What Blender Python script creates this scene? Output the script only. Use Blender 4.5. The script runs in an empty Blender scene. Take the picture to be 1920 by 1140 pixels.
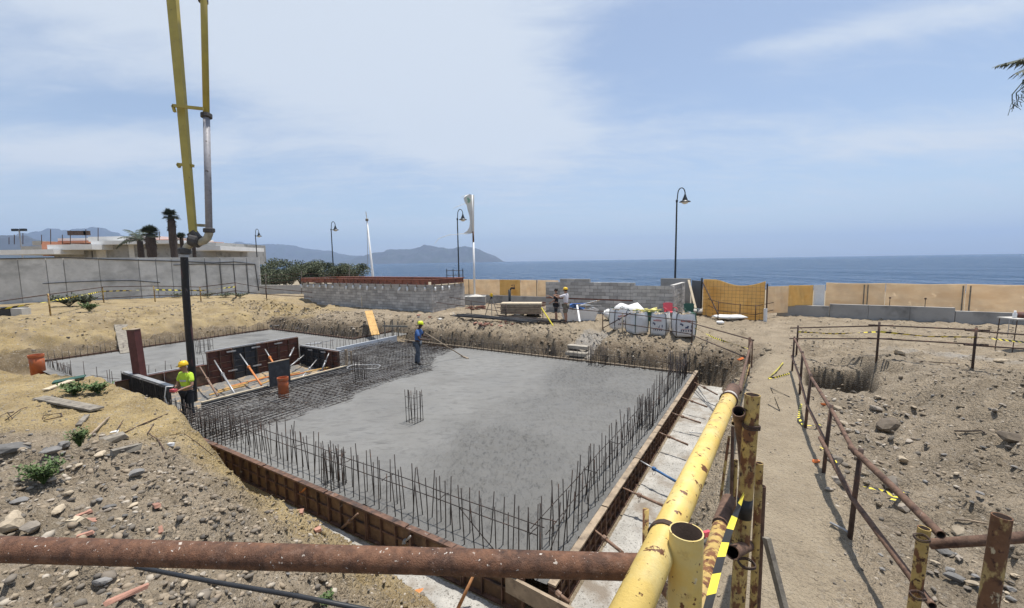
import bpy, bmesh, math, random
import numpy as np
from mathutils import Vector, Matrix, noise as mnoise
random.seed(7); rng = np.random.default_rng(11)
SC = bpy.context.scene
COL = SC.collection
rad = math.radians

# ---------------------------------------------------------------- camera, sky, sun, exposure
CAM_Z = 3.1
FOC = 800.0 / 1920.0
PITCH, ROLL = math.atan(0.1), rad(0.9)
fw = Vector((0, math.cos(PITCH), -math.sin(PITCH)))
_r0 = Vector((1, 0, 0)); _u0 = _r0.cross(fw)
cr = _r0 * math.cos(ROLL) - _u0 * math.sin(ROLL)
cu = cr.cross(fw)
cam_d = bpy.data.cameras.new('camera'); cam = bpy.data.objects.new('camera', cam_d); COL.objects.link(cam)
cam_d.sensor_width = 36.0; cam_d.lens = 36.0 * FOC; cam_d.clip_start = 0.05; cam_d.clip_end = 40000
cam.matrix_world = Matrix(((cr.x, cu.x, -fw.x, 0), (cr.y, cu.y, -fw.y, 0), (cr.z, cu.z, -fw.z, CAM_Z), (0, 0, 0, 1)))
SC.camera = cam

SUN_DIR = Vector((0.16, 0.14, 0.97)).normalized()
SUN_EL = math.asin(SUN_DIR.z); SUN_AZ = math.atan2(SUN_DIR.x, SUN_DIR.y)
SKY_STRENGTH = 0.12
world = bpy.data.worlds.new('World'); SC.world = world; world.use_nodes = True
wt = world.node_tree; wt.nodes.clear()
def wn(t, **kw):
    n = wt.nodes.new(t)
    for k, v in kw.items(): setattr(n, k, v)
    return n
def wmath(op, a, b=None, c=None):
    n = wn('ShaderNodeMath', operation=op)
    for i, x in enumerate((a, b, c)):
        if x is None: continue
        if isinstance(x, (int, float)): n.inputs[i].default_value = x
        else: wt.links.new(x, n.inputs[i])
    return n.outputs[0]
wout = wn('ShaderNodeOutputWorld'); wbg = wn('ShaderNodeBackground'); wbg.inputs[1].default_value = SKY_STRENGTH
sky = wn('ShaderNodeTexSky', sky_type='NISHITA', sun_disc=False, sun_elevation=SUN_EL, sun_rotation=SUN_AZ,
         altitude=0, air_density=1.0, dust_density=0.8, ozone_density=2.0)
tc = wn('ShaderNodeTexCoord'); sep = wn('ShaderNodeSeparateXYZ'); wt.links.new(tc.outputs['Generated'], sep.inputs[0])
dx, dy, dz = sep.outputs
zz = wmath('ADD', wmath('MAXIMUM', dz, 0.0), 0.16)
comb = wn('ShaderNodeCombineXYZ'); wt.links.new(wmath('DIVIDE', dx, zz), comb.inputs[0]); wt.links.new(wmath('DIVIDE', dy, zz), comb.inputs[1])
def wnoise(scale, detail, rough, dist, rot, sc, loc=(0, 0, 0)):
    mp = wn('ShaderNodeMapping'); mp.inputs['Rotation'].default_value = (0, 0, rot); mp.inputs['Scale'].default_value = sc
    mp.inputs['Location'].default_value = loc
    wt.links.new(comb.outputs[0], mp.inputs[0])
    n = wn('ShaderNodeTexNoise'); n.inputs['Scale'].default_value = scale; n.inputs['Detail'].default_value = detail
    n.inputs['Roughness'].default_value = rough; n.inputs['Distortion'].default_value = dist
    wt.links.new(mp.outputs[0], n.inputs['Vector'])
    return n.outputs['Fac']
def wramp(x, lo, hi, a=0.0, b=1.0):
    n = wn('ShaderNodeMapRange', interpolation_type='SMOOTHSTEP')
    n.inputs['From Min'].default_value = lo; n.inputs['From Max'].default_value = hi
    n.inputs['To Min'].default_value = a; n.inputs['To Max'].default_value = b
    wt.links.new(x, n.inputs[0]); return n.outputs[0]
def wblob(cx, cy, sx, sy, rot):              # a bank of cloud at a place in the cloud layer
    c, s = math.cos(rot), math.sin(rot)
    X, Y = comb_x, comb_y
    ax = wmath('ADD', wmath('MULTIPLY', X, c / sx), wmath('MULTIPLY', Y, s / sx)); ax = wmath('SUBTRACT', ax, (cx * c + cy * s) / sx)
    ay = wmath('ADD', wmath('MULTIPLY', X, -s / sy), wmath('MULTIPLY', Y, c / sy)); ay = wmath('SUBTRACT', ay, (-cx * s + cy * c) / sy)
    d2 = wmath('ADD', wmath('MULTIPLY', ax, ax), wmath('MULTIPLY', ay, ay))
    return wmath('POWER', 2.718, wmath('MULTIPLY', d2, -1.0))
sp2 = wn('ShaderNodeSeparateXYZ'); wt.links.new(comb.outputs[0], sp2.inputs[0]); comb_x, comb_y = sp2.outputs[0], sp2.outputs[1]
n1 = wnoise(0.9, 7, 0.55, 0.5, rad(25), (1, 1.7, 1), (3.1, 1.4, 0))
n2 = wnoise(2.6, 8, 0.6, 0.8, rad(-30), (1, 2.4, 1), (1.0, 7.0, 0))
n3 = wnoise(7.0, 6, 0.6, 0.3, rad(-20), (1, 1.5, 1), (4.0, 2.0, 0))
banks = None
for amp, b_ in ((0.46, (-0.50, 1.55, 0.80, 0.75, 0.0)), (0.34, (-0.05, 2.35, 0.55, 0.50, 0.3)), (0.34, (-1.95, 2.05, 0.60, 0.22, 0.1)), (0.30, (1.10, 1.40, 0.75, 0.085, -0.45)), (0.26, (1.95, 2.10, 0.60, 0.18, -0.25)), (0.22, (-0.9, 1.0, 0.5, 0.4, 0.0)),
                (-0.34, (0.55, 1.62, 0.32, 0.30, 0.0)), (-0.30, (-1.45, 1.72, 0.42, 0.13, 0.1)), (-0.16, (1.6, 1.65, 0.5, 0.16, -0.3))):
    q_ = wmath('MULTIPLY', wblob(*b_), amp); banks = q_ if banks is None else wmath('ADD', banks, q_)
cl = wmath('ADD', wmath('MULTIPLY', n1, 0.50), wmath('MULTIPLY', n2, 0.46))
cl = wmath('ADD', cl, wmath('MULTIPLY', n3, 0.18))
cl = wmath('ADD', wmath('ADD', cl, banks), -0.05)
cover = wramp(cl, 0.38, 0.90, 0.24, 0.92)
low = wramp(dz, 0.0, 0.30, 1.0, 0.0)         # more air between us and low clouds
cover = wmath('MULTIPLY', cover, wmath('SUBTRACT', 1.0, wmath('MULTIPLY', low, -0.35)))
mix = wn('ShaderNodeMix', data_type='RGBA'); wt.links.new(cover, mix.inputs[0]); wt.links.new(sky.outputs[0], mix.inputs[6])
mix.inputs[7].default_value = (5.2, 5.65, 6.2, 1)
wt.links.new(mix.outputs[2], wbg.inputs[0]); wt.links.new(wbg.outputs[0], wout.inputs[0])

sun_d = bpy.data.lights.new('sun', 'SUN'); sun_d.energy = 5.0; sun_d.angle = rad(1.0); sun_d.color = (1.0, 0.955, 0.89)
sun = bpy.data.objects.new('sun', sun_d); COL.objects.link(sun); sun.rotation_euler = SUN_DIR.to_track_quat('Z', 'Y').to_euler()
SC.view_settings.view_transform = 'Standard'; SC.view_settings.look = 'None'; SC.view_settings.exposure = 0.24; SC.view_settings.gamma = 1.0
SC.view_settings.use_curve_mapping = False
SC.render.engine = 'CYCLES'
cy = SC.cycles
cy.use_denoising = True
try: cy.denoiser = 'OPENIMAGEDENOISE'
except Exception: pass
cy.max_bounces = 6; cy.diffuse_bounces = 3; cy.glossy_bounces = 2; cy.transmission_bounces = 2; cy.volume_bounces = 0
cy.use_adaptive_sampling = True; cy.adaptive_threshold = 0.01
cy.volume_step_rate = 4

# ---------------------------------------------------------------- places: the building grid (u along the right edge, v along the near edge)
ORG = np.array([0.3964, 5.0209]); UD = np.array([0.5218, 0.8531]); VD = np.array([-0.8531, 0.5218])
YAW = math.atan2(UD[1], UD[0])              # direction of +u
def W(u, v, z=0.0):
    p = ORG + UD * u + VD * v
    return Vector((p[0], p[1], z))
def UV(x, y):
    a, b = x - ORG[0], y - ORG[1]
    return a * UD[0] + b * UD[1], a * VD[0] + b * VD[1]
def ray(px, py): return fw + cr * ((px - 960) / 800.0) - cu * ((py - 570) / 800.0)
EYE = Vector((0, 0, CAM_Z))
def at(px, py, z):
    d = ray(px, py); return EYE + d * ((z - CAM_Z) / d.z)
def aty(px, py, y):
    d = ray(px, py); return EYE + d * (y / d.y)
def onv(px, py, V):                          # point on the plane v = V
    d = ray(px, py); a = d.x * VD[0] + d.y * VD[1]; return EYE + d * ((V + ORG @ VD) / a)
def onu(px, py, Uu):
    d = ray(px, py); a = d.x * UD[0] + d.y * UD[1]; return EYE + d * ((Uu + ORG @ UD) / a)

# ---------------------------------------------------------------- numpy noise
def _hash(ix, iy, seed):
    h = (ix.astype(np.int64) * 374761393 + iy.astype(np.int64) * 668265263 + seed * 1442695041) & 0xffffffff
    h = ((h ^ (h >> 13)) * 1274126177) & 0xffffffff
    return ((h ^ (h >> 16)) & 0xffff) / 65535.0
def vnoise(x, y, seed=0):
    x = np.asarray(x, float); y = np.asarray(y, float)
    ix, iy = np.floor(x), np.floor(y); fx, fy = x - ix, y - iy
    fx = fx * fx * fx * (fx * (fx * 6 - 15) + 10); fy = fy * fy * fy * (fy * (fy * 6 - 15) + 10)
    a = _hash(ix, iy, seed); b = _hash(ix + 1, iy, seed); c = _hash(ix, iy + 1, seed); d = _hash(ix + 1, iy + 1, seed)
    return (a + (b - a) * fx) * (1 - fy) + (c + (d - c) * fx) * fy
def fbm(x, y, sc, oct=4, seed=0, gain=0.5):
    s, amp, tot = 0.0, 1.0, 0.0
    for i in range(oct):
        c, sn = math.cos(0.6 * i), math.sin(0.6 * i)
        s = s + amp * (vnoise((x * c - y * sn) * sc * 2 ** i + 17.3 * i, (x * sn + y * c) * sc * 2 ** i - 9.1 * i, seed + i) - 0.5); tot += amp; amp *= gain
    return s / tot * 2
def clods(x, y, sc, seed, fill=0.55):
    """rounded lumps lying on the surface: one per cell, of its own size"""
    X, Y = np.asarray(x) * sc, np.asarray(y) * sc; ix, iy = np.floor(X), np.floor(Y); best = np.zeros_like(X)
    for a in (-1, 0, 1):
        for b in (-1, 0, 1):
            cx, cy_ = ix + a, iy + b; r = _hash(cx, cy_, seed + 5); keep = r < fill
            px = cx + 0.15 + 0.7 * _hash(cx, cy_, seed); py = cy_ + 0.15 + 0.7 * _hash(cx, cy_, seed + 1); R = 0.16 + 0.42 * _hash(cx, cy_, seed + 2) ** 2
            th = 3.14 * _hash(cx, cy_, seed + 3); el = 0.6 + 0.8 * _hash(cx, cy_, seed + 4); dx_, dy_ = X - px, Y - py
            ux, uy = dx_ * np.cos(th) + dy_ * np.sin(th), (-dx_ * np.sin(th) + dy_ * np.cos(th)) * (1 + el * .6)
            q = 1 - (ux * ux + uy * uy) / (R * R); best = np.maximum(best, np.where(keep & (q > 0), R * np.sqrt(np.clip(q, 0, 1)), 0))
    return best / sc
def sst(t, a=0.0, b=1.0):
    t = np.clip((t - a) / (b - a), 0, 1); return t * t * (3 - 2 * t)

# ---------------------------------------------------------------- terrain
PIT = -1.5
def prof(s, p): s = np.clip(s, 0, 1); return 1 - (1 - s) ** p
def rubble_zone(u, v, n):
    """where the near left bank is covered with stony rubble instead of clay"""
    return sst(-1.35 - 0.37 * np.maximum(0, v - 6.5) - 0.5 * np.maximum(0, 2.5 - v) * 0 - u + 0.8 * n, 0.0, 0.9) * sst(v, 11.5, 9.5) * sst(v, -2, 0)
def terrain(x, y, detail=True):
    x = np.asarray(x, float); y = np.asarray(y, float)
    u, v = UV(x, y)
    wob = fbm(x, y, 0.9, 4, 3) * 0.22
    wob2 = fbm(x, y, 0.35, 3, 9)
    # near left bank
    tA = np.interp(v, [-3, -1, 0.5, 1.5, 2.2, 3.4, 6, 9, 14, 16, 26], [1.3, 1.2, 0.8, 0.6, 0.42, 0.36, 0.36, 0.16, 0.2, 0.5, 0.6])
    wA = np.interp(v, [0, 2, 3.4, 5, 6.2, 7.2, 9, 14, 18], [3.4, 2.9, 2.1, 1.6, 1.25, 0.85, 0.45, 0.4, 1.5])
    topA = np.interp(v, [-4, 0, 4, 7, 9, 14, 22], [0.35, 0.30, 0.18, 0.05, 0.0, 0.02, 0.0])
    dA = -u - tA + wob * np.interp(v, [0, 3, 8], [1.2, 1.1, 0.45])
    hA = PIT + (topA - PIT) * prof(dA / wA, np.interp(v, [2, 4, 7], [1.6, 1.2, 1.3])) + 0.25 * sst(dA, 1.2, 5) * sst(v, 9, 3) * (1 + wob2)
    # right bank and the path
    topB = np.interp(u, [-5, 0, 6, 10, 13], [0.28, 0.22, 0.18, 0.05, -0.15])
    dB = -v - 0.92 + wob * 0.8
    hB = PIT + (topB - PIT) * prof(dB / (0.95 + 0.4 * sst(u, 7, 11)), 1.4)
    # far bank
    tC = np.interp(v, [-2, 14.9, 15.3, 17.3, 17.7, 27], [12.05, 12.05, 13.6, 13.6, 11.2, 11.2])
    dC = u - tC + wob * 1.1
    hC = PIT + (-0.2 - PIT) * np.where(dC < 0.42, 0.72 * prof(dC / 0.4, 1.15), 0.72 + 0.28 * prof((dC - 0.4) / 1.9, 1.5))
    # clay bank on the left
    dD = v - 25.7 + wob * 1.4
    hD = PIT + (0.30 - PIT) * (0.40 * prof(dD / 0.55, 1.2) + 0.30 * prof((dD - 1.6) / 0.9, 1.3) + 0.30 * prof((dD - 2.4) / 4.5, 1.5))
    h = np.maximum(np.maximum(hA, hB), np.maximum(hC, hD))
    out = sst(h, PIT + 0.02, PIT + 0.35)
    # ramp with steps in the far bank
    rr = np.interp(u, [12.0, 13.3, 15.6], [-1.45, -0.85, -0.2])
    m = 1 - sst(np.abs(v - 4.8 + wob * 0.4), 0.55, 1.05)
    h = np.where(u > 11.9, h + (np.minimum(h, rr) - h) * m, h)
    # hole beside the path
    hu, hv = (u - 8.35 + wob * 0.5) / 1.3, (v + 3.78 + 0.10 * (u - 8.35) + wob * 0.3) / 0.66
    q = (np.abs(hu) ** 5 + np.abs(hv) ** 5) ** 0.2; h = h - 1.15 * (1 - sst(q, 0.86, 1.08))
    # spoil heap to the right of it
    ax, ay, bx, by = 9.3, 9.0, 7.2, 3.2
    t = np.clip(((x - ax) * (bx - ax) + (y - ay) * (by - ay)) / ((bx - ax) ** 2 + (by - ay) ** 2), 0, 1)
    dd = np.hypot(x - ax - t * (bx - ax), (y - ay - t * (by - ay)))
    side = (x - ax - t * (bx - ax)) > 0
    heap = np.interp(t, [0, 0.3, 0.7, 1], [0.40, 0.75, 1.0, 0.8]) * np.exp(-(dd / np.where(side, 3.0, 1.05)) ** 2)
    h = h + heap * sst(v, -3.25, -3.9)
    h = h + 0.28 * np.exp(-(((u - 10.2) / 0.8) ** 2 + ((v + 5.0) / 0.7) ** 2))
    h = h - 0.12 * sst(v, -3.0, -3.3) * sst(v, -5.0, -3.9) * sst(u, 7, 5.5)
    # promenade, beach and the bed of the sea
    h = h + np.interp(u, [24.6, 25.2, 29, 34, 45, 74, 100, 300], [0, 0.0, -0.1, -0.9, -1.3, -1.7, -3.2, -5])
    h = h + 0.06 * sst(v, 12, -14) * sst(u, 12, 19) * sst(u, 25, 23)
    if detail:
        near = np.exp(-(np.hypot(x, y) / 22) ** 2)
        craggy = sst(np.abs(h - (-0.65)), 0.75, 0.1) * out
        path = sst(v, -3.15, -2.75) * sst(v, -1.7, -2.0)
        amp = out * (1 - 0.75 * path)
        hole = (q < 0.9)
        h = h + amp * np.where(hole, 0.6, 1) * (0.05 * fbm(x, y, 0.8, 3, 21) + 0.075 * fbm(x, y, 2.3, 4, 33, 0.6) * (0.6 + 1.3 * craggy)
                     + 0.03 * fbm(x, y, 9.0, 3, 51, 0.6))
        rub = np.clip(rubble_zone(u, v, fbm(x, y, 0.7, 3, 71)) + sst(v, -3.2, -3.8) * sst(u, 9, 7) * 0.7, 0, 1)
        m = amp * (0.45 + 0.9 * craggy + 0.8 * rub) * np.where(hole, 0.5, 1) * (1 - 0.5 * sst(y, 22, 30))
        rdg = fbm(x, y, 2.0, 5, 61, 0.62)
        h = h + m * (0.24 * (np.abs(rdg) - 0.16) + 0.75 * clods(x, y, 2.4, 101, 0.40) * craggy + 0.85 * clods(x, y, 5.0, 131, 0.5) + 0.8 * clods(x, y, 9.0, 151, 0.6) * near)
        h = h + amp * 0.020 * fbm(x, y, 14.0, 2, 77) * near
        big = sst(v, 25.7, 26.6) * sst(v, 36, 31) + 0.7 * sst(u, 11.6, 12.3) * sst(u, 15.5, 13.5) * sst(u, 11, 11.2)
        h = h + out * big * (0.55 * (0.17 - np.abs(fbm(x, y, 0.75, 5, 201, 0.58))) + 0.9 * clods(x, y, 1.3, 211, 0.35) * 0.6)
        h = h + out * (0.012 * fbm(x, y, 3.0, 3, 78) + 0.006 * fbm(x, y, 16, 2, 79))
    return h
def gz(x, y): return float(terrain(np.array([x]), np.array([y]))[0])
def G(px, py, tmin=1.0, tmax=70):
    """the spot of ground seen in that direction"""
    d = ray(px, py); t = np.concatenate([np.arange(tmin, 12, 0.02), np.arange(12, tmax, 0.08)]) / d.y
    xs, ys, zs = d.x * t, d.y * t, CAM_Z + d.z * t
    below = np.nonzero(zs < terrain(xs, ys))[0]
    i = below[0] if len(below) else len(t) - 1
    return Vector((xs[i], ys[i], float(terrain(xs[i:i + 1], ys[i:i + 1])[0])))

# ---------------------------------------------------------------- mesh helpers
class MB:
    def __init__(s): s.v = []; s.f = []; s.m = []
    def add(s, vs, fs, mi=0):
        b = len(s.v); s.v += [tuple(p) for p in vs]; s.f += [tuple(b + i for i in f) for f in fs]; s.m += [mi] * len(fs); return s
    def box(s, c, size, rot=None, mi=0):
        hx, hy, hz = size[0] / 2, size[1] / 2, size[2] / 2
        vs = [Vector((x, y, z)) for x in (-hx, hx) for y in (-hy, hy) for z in (-hz, hz)]
        if rot is not None: vs = [rot @ p for p in vs]
        vs = [p + Vector(c) for p in vs]
        return s.add(vs, [(0, 1, 3, 2), (4, 6, 7, 5), (0, 4, 5, 1), (2, 3, 7, 6), (0, 2, 6, 4), (1, 5, 7, 3)], mi)
    def bar(s, a, b, w, h, mi=0, up=(0, 0, 1)):
        a, b = Vector(a), Vector(b); d = b - a; L = d.length; d.normalize(); up = Vector(up)
        if abs(d.dot(up)) > 0.98: up = Vector((1, 0, 0))
        y = up.cross(d).normalized(); z = d.cross(y)
        return s.box((a + b) / 2, (L, w, h), Matrix((d, y, z)).transposed(), mi)
    def tube(s, pts, r, n=8, mi=0, cap=True, hollow=0):
        pts = [Vector(p) for p in pts]; k = len(pts); rs = r if isinstance(r, (list, tuple)) else [r] * k
        vs = []; x = None
        for i, p in enumerate(pts):
            t = (pts[min(i + 1, k - 1)] - pts[max(i - 1, 0)]).normalized()
            if x is None:
                x = Vector((0, 0, 1)).cross(t)
                if x.length < 0.05: x = Vector((1, 0, 0))
            x = (x - t * x.dot(t)).normalized(); y = t.cross(x)
            vs += [p + (x * math.cos(2 * math.pi * j / n) + y * math.sin(2 * math.pi * j / n)) * rs[i] for j in range(n)]
        fs = [(i * n + j, i * n + (j + 1) % n, (i + 1) * n + (j + 1) % n, (i + 1) * n + j) for i in range(k - 1) for j in range(n)]
        if cap and not hollow: fs += [tuple(range(n - 1, -1, -1)), tuple((k - 1) * n + j for j in range(n))]
        s.add(vs, fs, mi)
        if hollow:                       # open pipe: wall of the given thickness and an inside with shade in its colour
            for e in (0, k - 1):
                p = pts[e]; t = (pts[min(e + 1, k - 1)] - pts[max(e - 1, 0)]).normalized(); q = pts[1 if e == 0 else k - 2]
                d = (q - p).normalized(); L = min(0.6, (q - p).length)
                o = vs[e * n:(e + 1) * n]; inn = [p + (w - p) * (1 - hollow / rs[e]) for w in o]; deep = [w + d * L for w in inn]
                ring = [(j, (j + 1) % n, n + (j + 1) % n, n + j) for j in range(n)] + [(n + j, n + (j + 1) % n, 2 * n + (j + 1) % n, 2 * n + j) for j in range(n)]
                ring.append(tuple(2 * n + j for j in range(n)))
                if e == 0: ring = [f[::-1] for f in ring]
                s.add(o + inn + deep, ring[n:], mi + 1); s.f += [tuple(len(s.v) - 3 * n + q for q in f) for f in ring[:n]]; s.m += [mi] * n
        return s
    def lathe(s, c, prof_, n=12, mi=0, rot=None, cap=True):
        c = Vector(c); vs = []
        for r, z in prof_:
            for j in range(n):
                p = Vector((r * math.cos(2 * math.pi * j / n), r * math.sin(2 * math.pi * j / n), z))
                vs.append((rot @ p if rot is not None else p) + c)
        k = len(prof_)
        fs = [(i * n + j, i * n + (j + 1) % n, (i + 1) * n + (j + 1) % n, (i + 1) * n + j) for i in range(k - 1) for j in range(n)]
        if cap: fs += [tuple(range(n - 1, -1, -1)), tuple((k - 1) * n + j for j in range(n))]
        return s.add(vs, fs, mi)
    def prism(s, poly, z0, z1, mi=0):
        n = len(poly); vs = [(p[0], p[1], z0) for p in poly] + [(p[0], p[1], z1) for p in poly]
        return s.add(vs, [tuple(range(n - 1, -1, -1)), tuple(range(n, 2 * n))] + [(i, (i + 1) % n, n + (i + 1) % n, n + i) for i in range(n)], mi)
    def mesh(s, name, mats, smooth=False):
        me = bpy.data.meshes.new(name); me.from_pydata(s.v, [], s.f)
        for m in (mats if isinstance(mats, (list, tuple)) else [mats]): me.materials.append(m)
        if s.m and max(s.m) >= len(me.materials): me.materials.append(MAT['rust_inside_shade'])
        if any(s.m): me.polygons.foreach_set('material_index', s.m)
        if smooth: me.polygons.foreach_set('use_smooth', [True] * len(me.polygons)); 
        me.update(); return me
    def build(s, name, mats, parent=None, smooth=False):
        return link(name, s.mesh(name, mats, smooth), parent)
def sharp(o, ang=40):
    o.data.set_sharp_from_angle(angle=rad(ang)); return o
def link(name, me, parent=None, loc=None, rot=None, scale=None):
    o = bpy.data.objects.new(name, me); COL.objects.link(o)
    if parent is not None: o.parent = parent
    if loc is not None: o.location = loc
    if rot is not None: o.rotation_euler = rot
    if scale is not None: o.scale = scale
    return o
def tag(o, label=None, cat=None, group=None, kind=None):
    if label: o['label'] = label
    if cat: o['category'] = cat
    if group: o['group'] = group
    if kind: o['kind'] = kind
    return o
def thing(name, label, cat, loc=(0, 0, 0), rz=0.0, group=None):
    o = bpy.data.objects.new(name, None); COL.objects.link(o); o.location = loc; o.rotation_euler = (0, 0, rz)
    o.empty_display_size = 0.2
    return tag(o, label, cat, group)
def dup(root, label=None, loc=None, rot=None, group=None, scale=None):
    r = root.copy(); COL.objects.link(r)
    if loc is not None: r.location = loc
    if rot is not None: r.rotation_euler = rot
    if scale is not None: r.scale = scale
    if label: r['label'] = label
    if group: r['group'] = group
    for ch in list(root.children):
        c = ch.copy(); COL.objects.link(c); c.parent = r
        for g in list(ch.children):
            d = g.copy(); COL.objects.link(d); d.parent = c
    return r

# ---------------------------------------------------------------- materials
def mat(name, col, rough=0.8, var=0.25, vscale=6.0, bump=0.3, bscale=40.0, metal=0.0, spots=(), spec=0.4, perobj=0.0, objspace=False, bdist=0.01):
    """base colour broken up by noise, plus spots = (colour, scale, threshold low, high, stretch xyz, roughness)"""
    m = bpy.data.materials.new(name); m.use_nodes = True; nt = m.node_tree; N = nt.nodes; L = nt.links
    b = N['Principled BSDF']
    if objspace: src = N.new('ShaderNodeTexCoord').outputs['Object']
    else: src = N.new('ShaderNodeNewGeometry').outputs['Position']
    def nz(scale, detail=5, rough_=0.6, stretch=(1, 1, 1), off=0.0):
        mp = N.new('ShaderNodeMapping'); mp.inputs['Scale'].default_value = stretch; mp.inputs['Location'].default_value = (off, off * 0.7, off * 1.3)
        L.new(src, mp.inputs[0]); n = N.new('ShaderNodeTexNoise'); n.inputs['Scale'].default_value = scale
        n.inputs['Detail'].default_value = detail; n.inputs['Roughness'].default_value = rough_; L.new(mp.outputs[0], n.inputs['Vector']); return n.outputs['Fac']
    def rng_(x, a, bb, c=0.0, d=1.0, clamp=True):
        n = N.new('ShaderNodeMapRange'); n.inputs[1].default_value = a; n.inputs[2].default_value = bb; n.inputs[3].default_value = c; n.inputs[4].default_value = d
        L.new(x, n.inputs[0]); return n.outputs[0]
    f = rng_(nz(vscale, 6, 0.65), 0.3, 0.7)
    mx = N.new('ShaderNodeMix'); mx.data_type = 'RGBA'; L.new(f, mx.inputs[0])
    mx.inputs[6].default_value = tuple(c * (1 - var) for c in col) + (1,); mx.inputs[7].default_value = tuple(min(1, c * (1 + var)) for c in col) + (1,)
    out = mx.outputs[2]; rgh = None
    for i, sp in enumerate(spots):
        c, sc, lo, hi = sp[:4]; st = sp[4] if len(sp) > 4 else (1, 1, 1)
        k = rng_(nz(sc, 6, 0.6, st, 3.7 * (i + 1)), lo, hi)
        mm = N.new('ShaderNodeMix'); mm.data_type = 'RGBA'; L.new(k, mm.inputs[0]); L.new(out, mm.inputs[6]); mm.inputs[7].default_value = tuple(c) + (1,); out = mm.outputs[2]
    if perobj:
        oi = N.new('ShaderNodeObjectInfo'); hs = N.new('ShaderNodeHueSaturation'); L.new(rng_(oi.outputs['Random'], 0, 1, 1 - perobj, 1 + perobj), hs.inputs['Value']); L.new(out, hs.inputs['Color']); out = hs.outputs[0]
    L.new(out, b.inputs['Base Color']); b.inputs['Roughness'].default_value = rough; b.inputs['Metallic'].default_value = metal
    b.inputs['Specular IOR Level'].default_value = spec
    if bump:
        bp = N.new('ShaderNodeBump'); bp.inputs['Strength'].default_value = bump; bp.inputs['Distance'].default_value = bdist
        L.new(nz(bscale, 6, 0.65), bp.inputs['Height']); L.new(bp.outputs[0], b.inputs['Normal'])
    return m
RUST = (0.16, 0.062, 0.03); RUSTD = (0.05, 0.022, 0.015)
MAT = {}
MAT['rust'] = mat('rusty steel', (0.135, 0.080, 0.054), 0.75, 0.4, 18, 0.4, 90, spots=[((0.045, 0.024, 0.018), 9, 0.5, 0.7), ((0.45, 0.38, 0.32), 26, 0.70, 0.76)], spec=0.3)
MAT['rust_inside_shade'] = mat('rusty inside of a pipe with painted shade', (0.024, 0.014, 0.010), 0.9, 0.4, 14, 0.3, 90)  # rust, darkened further: the shade down the pipe is in the colour
MAT['rust_rail'] = mat('brown rusty rail', (0.070, 0.046, 0.036), 0.75, 0.35, 14, 0.3, 90, spots=[((0.16, 0.085, 0.055), 7, 0.52, 0.7)], spec=0.3)
MAT['pipe_rust'] = mat('rusty scaffold pipe', (0.125, 0.058, 0.031), 0.65, 0.5, 30, 0.6, 130, spots=[((0.045, 0.024, 0.016), 9, 0.46, 0.72), ((0.20, 0.10, 0.055), 13, 0.50, 0.74), ((0.17, 0.095, 0.062), 22, 0.56, 0.70), ((0.50, 0.43, 0.36), 17, 0.655, 0.68), ((0.55, 0.5, 0.44), 50, 0.655, 0.68)], spec=0.35)
MAT['yellow'] = mat('chipped yellow paint', (0.66, 0.47, 0.135), 0.5, 0.10, 7, 0.2, 60, spots=[((0.62, 0.51, 0.23), 5, 0.48, 0.72), ((0.45, 0.30, 0.10), 11, 0.60, 0.72), ((0.13, 0.05, 0.018), 12, 0.615, 0.632), ((0.11, 0.045, 0.018), 34, 0.655, 0.675), ((0.60, 0.57, 0.45), 6, 0.70, 0.78)], spec=0.4)
MAT['yellow_rusty'] = mat('mostly rusted yellow paint', (0.15, 0.075, 0.038), 0.75, 0.3, 12, 0.4, 70, spots=[((0.40, 0.29, 0.12), 9, 0.54, 0.60, (1, 1, 0.5)), ((0.06, 0.03, 0.02), 20, 0.58, 0.66), ((0.48, 0.40, 0.26), 13, 0.66, 0.70, (1, 1, .5))], spec=0.3)
MAT['yellow_worn'] = mat('badly rusted yellow paint', (0.46, 0.32, 0.105), 0.65, 0.25, 12, 0.35, 70, spots=[((0.36, 0.27, 0.13), 6, 0.5, 0.7), ((0.17, 0.075, 0.033), 14, 0.50, 0.56, (1, 1, 0.6)), ((0.065, 0.03, 0.018), 26, 0.57, 0.63)], spec=0.35)
MAT['rebar'] = mat('dark reinforcing steel', (0.042, 0.034, 0.030), 0.55, 0.4, 10, 0.0, spots=[((0.10, 0.05, 0.03), 6, 0.56, 0.7)], spec=0.4, metal=0.2)
MAT['rebar_glint'] = mat('reinforcing steel with painted glint', (0.22, 0.21, 0.20), 0.42, 0.4, 5, 0.0, spots=[((0.06, 0.048, 0.040), 3, 0.46, 0.58)], metal=0.5)  # paler steel: the sun's glint on the mat bars is in the colour
MAT['form_steel'] = mat('formwork steel frame', (0.135, 0.075, 0.050), 0.7, 0.4, 9, 0.2, 70, spots=[((0.05, 0.035, 0.03), 4, 0.5, 0.65), ((0.33, 0.31, 0.29), 7, 0.64, 0.74)])
MAT['form_ply'] = mat('formwork ply', (0.17, 0.105, 0.060), 0.75, 0.35, 5, 0.2, 50, spots=[((0.08, 0.05, 0.035), 3, 0.5, 0.66), ((0.33, 0.27, 0.20), 8, 0.64, 0.74)], perobj=0.2)
MAT['form_red'] = mat('red brown formwork', (0.125, 0.046, 0.030), 0.7, 0.3, 6, 0.2, 50, spots=[((0.06, 0.03, 0.024), 3, 0.52, 0.66), ((0.25, 0.19, 0.16), 9, 0.67, 0.75)], perobj=0.2)
MAT['form_rim'] = mat('red brown ring beam', (0.27, 0.105, 0.068), 0.75, 0.3, 5, 0.2, 50, spots=[((0.14, 0.06, 0.045), 3, 0.52, 0.66)], perobj=0.2)
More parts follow.
